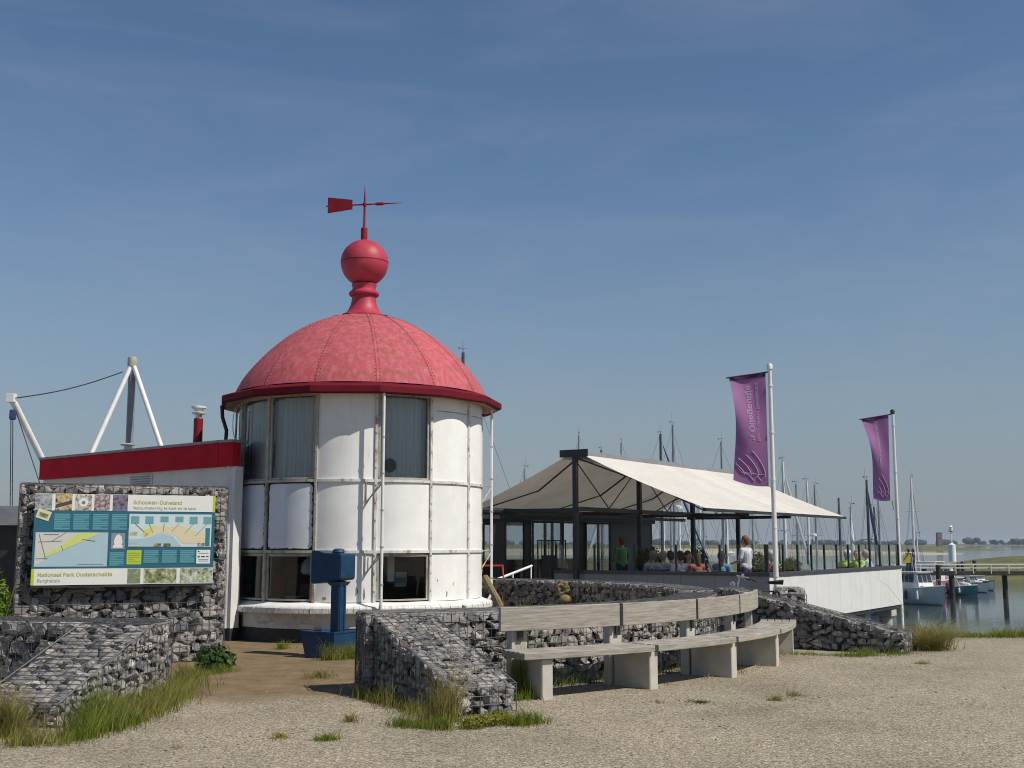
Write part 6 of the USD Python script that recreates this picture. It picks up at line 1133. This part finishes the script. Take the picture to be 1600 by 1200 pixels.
YL = [
    (722, 551, 62, 'mast_dark', 'hull_white', 'sailing yacht whose thick mast rises behind the right slope of the dome', dict()),
    (820, 733, 84, 'mast', 'hull_white', 'yacht whose lone mast tip shows left of the awning, between it and the tower', dict()),
    (906, 681, 78, 'mast', 'hull_white', 'yacht whose mast tip stands just right of the ridge end cap', dict()),
    (941, 703, 92, 'mast_dark', 'hull_blue', 'yacht whose short dark mast tip barely clears the awning ridge', dict(dark_sail=1)),
    (973, 692, 88, 'mast', 'hull_white', 'yacht whose mast tip shows over the ridge above the second awning post', dict(dark_sail=2)),
    (1035, 678, 80, 'mast_dark', 'hull_blue', 'yacht with a dark furled sail, left one of a pair above the ridge', dict(dark_sail=1)),
    (1055, 664, 74, 'mast', 'hull_white', 'yacht with the tallest mast above the awning ridge', dict(radar=True)),
    (1131, 690, 84, 'mast', 'hull_white', 'yacht whose mast rises above the ridge just left of the near flag', dict()),
    (980, 800, 70, 'mast_white', 'hull_white', 'yacht with a white mast seen under the awning left of its second post', dict(vane=False)),
    (1012, 776, 78, 'mast_dark', 'hull_blue', 'yacht with a dark mast seen just right of the second awning post', dict(cover=True)),
    (1037, 772, 90, 'mast_white', 'hull_white', 'yacht with a thin white mast between second and third awning posts', dict(vane=False)),
    (1049, 768, 70, 'mast', 'hull_white', 'yacht with a grey mast midway between second and third awning posts', dict(cover=True)),
    (1062, 760, 95, 'mast_white', 'hull_white', 'yacht with a pale mast close left of the third awning post', dict(dark_sail=2)),
    (1094, 770, 82, 'mast_white', 'hull_white', 'yacht with a white mast close right of the third awning post', dict(cover=True)),
    (1100, 765, 98, 'mast', 'hull_white', 'yacht with a thin grey mast right of the third awning post', dict(vane=False)),
    (1136, 775, 60, 'mast_white', 'hull_white', 'yacht with a stout white mast and radar left of the fourth awning post', dict(radar=True)),
    (1177, 776, 90, 'mast', 'hull_white', 'yacht with a grey mast between the fourth awning post and the near flagpole', dict(cover=True)),
    (1227, 722, 68, 'mast_white', 'hull_white', 'yacht with a tall white mast and rolled sail just right of the near flagpole', dict(dark_sail=2, cover=True)),
    (1247, 757, 88, 'mast', 'hull_white', 'yacht with a grey mast through the awning tip, second from the near flagpole', dict()),
    (1264, 752, 84, 'mast_white', 'hull_white', 'yacht with a white mast showing above the middle of the awning eave', dict(cover=True)),
    (1276, 758, 92, 'mast', 'hull_white', 'yacht with a mast and radar a little left of the awning corner', dict(radar=True)),
    (1313, 778, 80, 'mast_dark', 'hull_blue', 'yacht with a bold dark mast just right of the awning corner', dict(vane=False)),
    (1331, 792, 86, 'mast', 'hull_white', 'yacht with a slanting stay and grey mast midway between awning corner and far flag', dict(dark_sail=2)),
    (1358, 750, 70, 'mast_dark', 'hull_blue', 'yacht with a tall dark mast beside the lower left of the far flag', dict(dark_sail=1)),
    (1368, 792, 94, 'mast_dark', 'hull_white', 'yacht with a short dark mast beneath the far flag', dict()),
    (1375, 778, 84, 'mast', 'hull_white', 'yacht with a mast close left of the far flagpole', dict(cover=True)),
    (1428, 748, 93, 'mast_white', 'hull_white', 'yacht with a pale mast right of the far flagpole', dict(cover=True)),
    (1433, 836, 97, 'mast_white', 'hull_white', 'small yacht with a stubby white mast right of the far flagpole', dict(radar=True))]
for i, (px, yt, Y, mc, hc, lb, kw) in enumerate(YL): yacht(lb, px, yt, Y, mc, hc, [0.3, -0.4, 2.8, 0.1, 3.4, -0.2][i % 6] + 0.05 * i, 200 + i, **kw)
def motorboat(label, px, yw, L, B, fb, hcol, rz, cab=(0.35, 0.75), cabmat='hull_white', canopy=None):
    g0 = G(px, yw, WATER_Z); loc = V(g0[0], g0[1], WATER_Z)
    t = thing('motorboat', label, 'motorboat', loc, group='motorboats moored below the footbridge'); o = lambda n_, m_, mat, par=t, **k: obj(n_, place(m_, loc, rz), mat, par, **k)
    o('hull', hull_mesh(L, B, fb, 0.3, 0.45), K[hcol], smooth=40)
    gw = hull_mesh(L * 1.005, B * 1.02, fb, 0.3, 0.45); 
    rl = M()
    for s in (0, -1):
        n = 13; pts = []
        for i in range(n):
            t_ = i / 12; b = B / 2 * (1 - max(0, (t_ - 0.35) / 0.65) ** 2.4) * (0.82 + 0.18 * min(1, t_ / 0.3)); pts.append((-L / 2 + L * t_, (b if s else -b), fb * (1 + 0.45 * max(0, t_ - 0.3) ** 1.6) + 0.02))
        rl.tube(pts, 0.045, 6)
    o('rubbing_strake', rl, K['mast_white'] if hcol != 'hull_white' else K['mast_dark'])
    c0, c1 = -0.28 * L, 0.14 * L; w = B * 0.36; h0, h1 = fb * 0.95, fb + cab[1]
    cb = o('cabin', M().hull([(c0, -w, h0), (c0, w, h0), (c1, -w * 0.9, h0 + 0.1), (c1, w * 0.9, h0 + 0.1), (c0, -w * 0.94, h1), (c0, w * 0.94, h1), (c1 - 0.3, -w * 0.8, h1), (c1 - 0.3, w * 0.8, h1)]), K[cabmat])
    o('cabin_roof', M().box(((c0 + c1 - 0.25) / 2, 0, h1 + 0.02), (c1 - c0 + 0.0, w * 2.0, 0.05)), K[cabmat], cb)
    o('foredeck_cabin', M().hull([(c1 - 0.1, -w * 0.85, h0), (c1 - 0.1, w * 0.85, h0), (c1 + 0.2 * L, -w * 0.4, h0 + 0.12), (c1 + 0.2 * L, w * 0.4, h0 + 0.12), (c1 - 0.1, -w * 0.75, h0 + cab[0]), (c1 - 0.1, w * 0.75, h0 + cab[0]), (c1 + 0.16 * L, -w * 0.3, h0 + cab[0] * 0.75), (c1 + 0.16 * L, w * 0.3, h0 + cab[0] * 0.75)]), K[cabmat])
    zz0, zz1 = h0 + (h1 - h0) * 0.42, h1 - 0.10
    for s in (-1, 1):
        for k in range(3):
            a = c0 + 0.15 + k * (c1 - c0 - 0.6) / 3; b = a + (c1 - c0 - 0.6) / 3 - 0.10; y = s * w * 0.985; o('cabin_window', M().hull([(a, y * 1.0, zz0), (b, y * 0.99, zz0), (a, y * 0.975, zz1), (b, y * 0.96, zz1), (a, y * 0.97, zz0), (b, y * 0.96, zz0), (a, y * 0.94, zz1), (b, y * 0.93, zz1)]), K['glass_boat'], cb)
    for k in (-1, 0, 1):
        yy = k * w * 0.56; hw_ = w * 0.25; xa, xb = c1 + 0.005 - 0.30 * ((zz0 - h0) / (h1 - h0)), c1 + 0.005 - 0.30 * ((zz1 - h0) / (h1 - h0)); o('windscreen', M().hull([(xa + e, yy + s * hw_, zz0) for s in (-1, 1) for e in (0.02, -0.05)] + [(xb + e, yy * 0.93 + s * hw_ * 0.93, zz1) for s in (-1, 1) for e in (0.02, -0.05)]), K['glass_boat'], cb)
    pul = M(); pul.tube([(L * 0.44, 0, fb * 1.3), (L * 0.42, 0, fb * 1.3 + 0.4), (L * 0.2, -w * 0.9, fb + 0.55), (L * 0.2, -w * 0.9, fb + 0.1)], 0.02, 5); pul.tube([(L * 0.42, 0, fb * 1.3 + 0.4), (L * 0.2, w * 0.9, fb + 0.55), (L * 0.2, w * 0.9, fb + 0.1)], 0.02, 5); o('pulpit_rail', pul, K['chrome'])
    o('waterline_band', M().tube([(-L / 2 + 0.05, 0, 0.03)] + [(-L / 2 + L * t_, -B / 2 * 0.86 * (1 - max(0, (t_ - 0.35) / 0.65) ** 2.4) * (0.82 + 0.18 * min(1, t_ / 0.3)) - 0.02, 0.03) for t_ in np.linspace(0.02, 0.97, 12)], 0.05, 5), K['mast_dark'])
    for k in range(3):
        xk = (-0.30 + 0.24 * k) * L
        for s in (-1, 1): o('fender', M().tube([(xk, s * (B * 0.50 + 0.03), fb * 0.95), (xk, s * (B * 0.50 + 0.06), fb * 0.80), (xk, s * (B * 0.48 + 0.08), fb * 0.42), (xk, s * (B * 0.47 + 0.06), fb * 0.32)], [0.02, 0.09, 0.09, 0.03], 8), K['hull_blue' if k % 2 else 'hull_white'], smooth=40)
    o('aerial', M().tube([(c0 + 0.3, w * 0.5, h1), (c0 + 0.2, w * 0.5, h1 + 1.3)], 0.015, 5), K['mast_white'])
    if canopy: o('canopy', M().hull([(c0 - 1.3, -w, h0 + 0.1), (c0 - 1.3, w, h0 + 0.1), (c0, -w, h0 + 0.1), (c0, w, h0 + 0.1), (c0 - 1.1, -w * 0.8, h1 - 0.1), (c0 - 1.1, w * 0.8, h1 - 0.1), (c0, -w * 0.9, h1), (c0, w * 0.9, h1)]), K[canopy])
    return t
K['glass_boat'] = pm('glass_boat', (0.03, 0.035, 0.04), 0.08, 0.1, 3)
motorboat('grey green hulled motorboat with a white wheelhouse beside the terrace corner', 1439, 944, 4.6, 2.1, 1.05, 'hull_grey', -1.15, (0.3, 1.15))
motorboat('teal hulled boat with a low white cabin behind the dark bridge pile', 1496, 930, 3.6, 1.5, 0.68, 'hull_teal', -0.9, (0.45, 0.75))
motorboat('white speedboat with a purple canopy right of the teal boat', 1517, 925, 3.8, 1.5, 0.7, 'hull_white', -1.1, (0.35, 0.7), canopy='hull_pink')
motorboat('small white boat farthest right in the row below the footbridge', 1529, 922, 3.6, 1.4, 0.7, 'hull_white', -1.1, (0.3, 0.6))
motorboat('pinkish red motor cruiser half hidden behind the grey green boat', 1457, 930, 6.2, 2.6, 1.2, 'hull_pink', 0.9, (0.4, 1.5), 'hull_white')
motorboat('pale tan boat behind the near dark mooring pile', 1474, 925, 6.0, 2.3, 0.9, 'hull_pink', 0.2, (0.4, 1.4), 'hull_white', 'hull_blue')
motorboat('white boat at the jetty close right of the far flagpole', 1411, 921, 5.4, 2.2, 1.0, 'hull_white', 0.4, (0.4, 1.2), canopy='hull_grey')
YB = 90.0; zD = P(1500, 893, YB)[2]; xb0, xb1 = P(1428, 893, YB)[0], P(1720, 893, YB)[0]
br_ = thing('footbridge', 'long footbridge with white railings over the harbour', 'footbridge', ((xb0 + xb1) / 2, YB, WATER_Z))
obj('deck', M().box(((xb0 + xb1) / 2, YB, zD - 0.06), (xb1 - xb0, 1.6, 0.16)), K['pile'], br_); obj('edge_beam', M().box(((xb0 + xb1) / 2, YB - 0.83, zD - 0.12), (xb1 - xb0, 0.06, 0.32)), K['pile'], br_)
for yy in (-0.75, 0.75):
    obj('top_rail', M().box(((xb0 + xb1) / 2, YB + yy, P(1500, 882, YB)[2]), (xb1 - xb0, 0.07, 0.08)), K['rail_white'], br_); obj('middle_rail', M().box(((xb0 + xb1) / 2, YB + yy, P(1500, 887.5, YB)[2]), (xb1 - xb0, 0.05, 0.06)), K['rail_white'], br_)
    for k in range(11):
        x = P(1432 + 27.4 * k, 890, YB)[0]; obj('rail_post', M().box((x, YB + yy * 1.12, (zD - 0.16 + P(1500, 882, YB)[2]) / 2), (0.07, 0.06, P(1500, 882, YB)[2] - zD + 0.16)), K['rail_white'], br_)
for px in (1567, 1652): x = P(px, 900, YB)[0]; obj('pile', M().tube([(x, YB - 0.3, -6), (x, YB - 0.3, zD - 0.1)], 0.19, 10), K['pile'], br_, smooth=40)
for px in (1482,): x = P(px, 900, YB)[0]; obj('pile', M().tube([(x, YB - 0.6, -6), (x, YB - 0.6, zD - 0.1)], 0.2, 10), K['pile'], br_, smooth=40)
jy = 86.0; jt = thing('jetty', 'low dark jetty at the left end of the footbridge', 'jetty', (P(1400, 893, jy)[0], jy, WATER_Z)); jx0, jx1 = P(1330, 893, jy)[0], P(1440, 893, jy)[0]
obj('deck', M().box(((jx0 + jx1) / 2, jy, P(1400, 897, jy)[2]), (jx1 - jx0, 2.4, 0.25)), K['pile'], jt)
for px in (1345, 1395, 1437): x = P(px, 893, jy)[0]; obj('pile', M().tube([(x, jy - 1, -6), (x, jy - 1, P(1400, 888, jy)[2])], 0.18, 8), K['pile'], jt)
def pile(label, px, yt, Y, r=0.17):
    x, z = P(px, yt, Y)[0], P(px, yt, Y)[2]; t = thing('mooring_pile', label, 'pile', (x, Y, WATER_Z), group='dark mooring piles in the harbour'); obj('shaft', M().tube([(x, Y, -6), (x, Y, z - 0.05)], r, 12), K['pile'], t, smooth=40); obj('cap', M().lathe([(r * 1.08, -0.12), (r * 1.08, 0.0), (r * 0.7, 0.05), (0, 0.06)], (x, Y, z - 0.02), 12), K['black'], t)
pile('thick dark mooring pile right of the grey green motorboat', 1465.5, 883, 84, 0.18)
pile('dark mooring pile left of a pair, above the teal boat', 1497, 880, 104); pile('dark mooring pile right of a pair, above the white speedboat', 1504, 878, 106); pile('dark mooring pile by the boat farthest right', 1522, 876, 108)
# jetty visitors and a yellow board
yb = P(1417, 868, 84); ys = thing('yellow_board', 'yellow green board on a post beside the far flagpole', 'sign', V(yb[0], 84, -1)); obj('board', M().box(P(1417, 873, 84), (0.52, 0.05, 0.62)), K['yellow'], ys); obj('post', M().tube([P(1417, 893, 84.06), P(1417, 868, 84.06)], 0.04, 6), K['pile'], ys)
for k, (px, col, lb) in enumerate(((1421, (0.05, 0.05, 0.07), 'distant person in dark clothes on the jetty under the yellow board'), (1428, (0.03, 0.04, 0.13), 'distant person in dark blue on the jetty at the end of the white railing'))):
    v = P(px, 893, 86); person(lb, (v[0], 86, P(1400, 897, jy)[2] + 0.125), BACK + k, 'stand', col, NAVY, BROWN, 0, 'down', sc=0.97)
# white harbour beacon and the brick tower far off
b0 = P(1488, 869, 150); k_ = 150 / 1800.0; bz = 0.0; bb_ = V(b0[0], 150, 0.05)
bea = thing('harbour_beacon', 'white harbour light on a round base standing on the mole', 'beacon', bb_)
hz = lambda y: P(1488, y, 150)[2]
obj('base', M().lathe([(0.46, -0.6), (0.46, hz(851)), (0.40, hz(850.6))], V(b0[0], 150, 0), 24), K['beacon'], bea, smooth=30); obj('cone', M().lathe([(0.42, hz(850.8)), (0.10, hz(848.5))], V(b0[0], 150, 0), 24), K['beacon'], bea, smooth=30)
obj('column', M().lathe([(0.085, hz(849)), (0.075, hz(830))], V(b0[0], 150, 0), 12), K['beacon'], bea, smooth=30); obj('gallery', M().lathe([(0.08, hz(831.5)), (0.30, hz(830.5)), (0.30, hz(829.7)), (0.1, hz(829.7))], V(b0[0], 150, 0), 16), K['mast'], bea)
obj('lantern', M().lathe([(0.20, hz(829.6)), (0.20, hz(824)), (0.26, hz(823.6)), (0.05, hz(821)), (0.04, hz(818)), (0, hz(817.8))], V(b0[0], 150, 0), 16), K['beacon'], bea, smooth=30)
rl = M()
for t in np.linspace(0, 2 * PI, 9)[:-1]: rl.tube([V(b0[0] + 0.29 * math.cos(t), 150 + 0.29 * math.sin(t), hz(829.7)), V(b0[0] + 0.29 * math.cos(t), 150 + 0.29 * math.sin(t), hz(826.5))], 0.015, 4)
obj('gallery_rail', rl, K['mast'], bea)
YT = 1250.0; tb_ = P(1468, 853, YT); tt_ = P(1468, 832, YT)[2]
bt_ = thing('brick_tower', 'old square brick tower far off on the sea dyke', 'tower', V(tb_[0], YT, 0)); wT = 7.0 / 1800 * YT / 2
obj('shaft', M().hull([(tb_[0] + sx * w, YT + sy * w, z) for sx in (-1, 1) for sy in (-1, 1) for w, z in ((wT * 1.12, -4), (wT, tt_ * 0.75), (wT * 0.96, tt_ - 1.2))]), K['tower_brick'], bt_)
obj('parapet', M().hull([(tb_[0] + sx * wT * 1.03, YT + sy * wT * 1.03, z) for sx in (-1, 1) for sy in (-1, 1) for z in (tt_ - 1.2, tt_)]), K['tower_brick'], bt_); obj('window_slit', M().box((tb_[0], YT - wT * 1.02, tt_ * 0.6), (0.6, 0.4, 1.8)), K['black'], bt_)

# ------------------------------------------------------------------ grass and weeds
R5 = np.random.default_rng(5)
gl = lambda px, py: tuple(G(px, py)[:2])
tufts('grass', 'long green grass along the foot of the left stone wedge', K['grass'], gspots(R5, 3600, [gl(10, 1165), gl(110, 1160), gl(205, 1130), gl(285, 1085), gl(285, 1060)], 0.24, 0.24) + gspots(R5, 1500, [gl(120, 1150), gl(230, 1085)], 0.15, 0.33), R5)
tufts('grass', 'straw coloured grass at the lower left corner', K['dry_grass'], gspots(R5, 900, [gl(-30, 1150), gl(40, 1150)], 0.22, 0.38) + gspots(R5, 2000, [gl(40, 1168), gl(215, 1125), gl(290, 1085), gl(290, 1060)], 0.27, 0.30), R5)
tufts('grass', 'grass in the shade of the middle stone wedge', K['grass'], gspots(R5, 900, [gl(560, 1085), gl(640, 1110), gl(700, 1140)], 0.20, 0.20) + gspots(R5, 900, [gl(620, 1135), gl(700, 1140)], 0.14, 0.22), R5)
tufts('grass', 'tall straw coloured grass before the middle stone wedge', K['dry_grass'], gspots(R5, 330, [gl(660, 1130), gl(715, 1128)], 0.13, 0.55, (0.1, 0.7)) + gspots(R5, 160, [gl(560, 1090), gl(650, 1120)], 0.15, 0.36), R5)
vs, fs = [], []
sed = M()
for (px, py, w) in ((738, 1138, 0.14), (765, 1134, 0.15), (783, 1130, 0.12)):
    c = G(px, py); sed.add(*leaves(c + V(0, 0, 0.04), (w, w, 0.09), 900, 0.014, R5, shell=0.3))
obj('ground_cover', sed, K['sedum'], kind='stuff', label='yellow green cushion plants at the tip of the middle wedge', cat='ground cover')
tufts('grass', 'green clump of grass at the right tip of the middle wedge', K['grass'], gspots(R5, 500, [gl(800, 1135), gl(845, 1130)], 0.16, 0.20), R5)
tufts('grass', 'tall grass stalks growing between the middle wedge and the bench', K['grass'], gspots(R5, 420, [gl(800, 1092), gl(826, 1085)], 0.12, 0.72, (0.05, 0.35)) + gspots(R5, 300, [gl(800, 1095), gl(830, 1090)], 0.14, 0.35), R5)
tufts('grass', 'dry grass and moss along the wall under the bench', K['dry_grass'], gspots(R5, 700, [tuple(pol(7.15, a, 0)[:2]) for a in np.linspace(rad(-63), rad(-12), 12)], 0.20, 0.13) + gspots(R5, 420, [tuple(pol(7.9, a, 0)[:2]) for a in np.linspace(rad(-48), rad(-12), 12)], 0.22, 0.10), R5)
tufts('grass', 'green weeds under the bench against the curved wall', K['weed'], gspots(R5, 700, [tuple(pol(7.2, a, 0)[:2]) for a in np.linspace(rad(-62), rad(-10), 12)], 0.16, 0.20), R5)
tufts('grass', 'short grass at the foot of the right hand stone wedge', K['grass'], gspots(R5, 1100, [gl(1240, 1022), gl(1330, 1026), gl(1420, 1022)], 0.22, 0.14), R5)
gc_ = gl(1452, 1016)
tufts('tall_grass', 'big arching clump of straw and green grass at the end of the right wedge', K['dry_grass'], gspots(R5, 1500, [(gc_[0] - 0.15, gc_[1]), (gc_[0] + 0.1, gc_[1] + 0.05)], 0.22, 0.62, (0.8, 2.0), 0.005), R5, 'grass clump', 'stuff')
tufts('tall_grass', 'green reedy stems standing inside the arching clump by the right wedge', K['grass'], gspots(R5, 150, [(gc_[0] - 0.1, gc_[1] + 0.2), (gc_[0] + 0.35, gc_[1] + 0.2)], 0.22, 0.75, (0.5, 1.5), 0.005), R5, 'grass clump', 'stuff')
tufts('grass', 'strip of green grass along the top of the harbour bank', K['grass'], gspots(R5, 9000, [(7.6, 21.2), (9.0, 21.05), (12, 21.0), (20, 21.0)], 0.38, 0.22, (0.2, 0.9), 0.006), R5)
for (px, py, n, sp, h, mt, lb) in ((1095, 1098, 420, 0.14, 0.05, 'weed', 'flat green weed patch in the gravel in front of the bench'), (440, 1153, 160, 0.12, 0.06, 'dry_grass', 'low dry tuft in the gravel at the lower left, left of a greener one'), (512, 1157, 260, 0.11, 0.06, 'grass', 'low green tuft in the gravel below the middle wedge'), (548, 1128, 120, 0.10, 0.08, 'dry_grass', 'thin dry tuft at the tip of the wedge shadow'), (1440, 1038, 200, 0.13, 0.08, 'dry_grass', 'small dry tuft in the gravel below the arching clump'), (1242, 1087, 120, 0.10, 0.05, 'dry_grass', 'tiny dry tuft in the gravel, right one of two below the bench end'), (1213, 1094, 120, 0.10, 0.05, 'dry_grass', 'tiny dry tuft in the gravel, left one of two below the bench end'), (1028, 1098, 60, 0.10, 0.04, 'dry_grass', 'faint dry tuft in front of the second bench leg'), (500, 1060, 260, 0.20, 0.10, 'dry_grass', 'sparse dry grass on the brown path between the wedges'), (440, 1014, 180, 0.14, 0.14, 'grass', 'small tuft of grass against the black tower base'), (280, 1168, 60, 0.1, 0.04, 'dry_grass', 'faint dry tuft in the gravel right of the left grass')):
    c = G(px, py); tufts('grass_tuft', lb, K[mt], gspots(R5, n, [tuple(c[:2])], sp, h * 1.6, (0.3, 1.2)), R5, 'grass tuft', 'stuff')
tufts('grass', 'fresh grass growing round the foot of the blue pump', K['grass'], gspots(R5, 900, [gl(505, 1032), gl(545, 1030), gl(570, 1025)], 0.16, 0.24), R5)
wc = G(335, 1048); wv = M(); wv.add(*leaves(wc + V(0, 0, 0.14), (0.28, 0.22, 0.20), 500, 0.055, R5, shell=0.2))
tag(obj('weed_plant', wv, K['weed']), 'dark green leafy weed at the right foot of the sign wall', 'weed')
tufts('grass', 'short grass beside the weed at the foot of the sign wall', K['grass'], gspots(R5, 900, [gl(280, 1062), gl(365, 1048)], 0.18, 0.17), R5)
cv = M(); cv.add(*leaves(G(205, 1085) + V(0, 0, 0.32), (0.12, 0.10, 0.34), 260, 0.03, R5, shell=0.1)); tag(obj('weed_plant', cv, K['bush'], kind='stuff'), 'climbing green weed in the angle of the left stone wedge', 'weed')
sw = M(); c = G(775, 1080)
for k in range(10): q = V(0.02 + 0.25 * R5.random() - 0.1, 13.35 + 0.1 * R5.random(), 0.5); sw.tube([q, q + V(R5.normal(0, .05), -.05, 0.3), q + V(R5.normal(0, .1), -.08, 0.42 + 0.2 * R5.random())], 0.004, 4)
tag(obj('weed_stalks', sw, K['dry_grass']), 'dry brown weed stalks standing against the stones left of the bench', 'weed')
# loose pebbles and grit on the square
peb = M()
for _ in range(220):
    px, py = R5.uniform(200, 1600), R5.uniform(1075, 1200); c = G(px, py); s = R5.uniform(0.005, 0.016); t = trimesh.creation.icosphere(0, 1.0); peb.add(t.vertices * s * [1.2, 1, 0.7] * R5.uniform(0.7, 1.3, 3) + c + V(0, 0, s * 0.3), t.faces)
obj('pebbles', peb, STONES[4], kind='stuff', label='loose pebbles scattered over the gravel square', cat='pebbles')

# ------------------------------------------------------------------ haze over the estuary
HAZE = 0.00012
if HAZE:
    hm = usdkit.material(stage, '/World/Looks/haze', {'v': ('principled_volume', {'color': (0.75, 0.85, 0.98), 'density': HAZE, 'anisotropy': 0.3})}, volume='v.volume')
    hb = trimesh.creation.box((9000, 9000, 42.0)); hb.apply_translation((0, 2500, 14.0)); obj('haze', (hb.vertices, hb.faces), hm, kind='stuff', label='thin pale haze over the water')
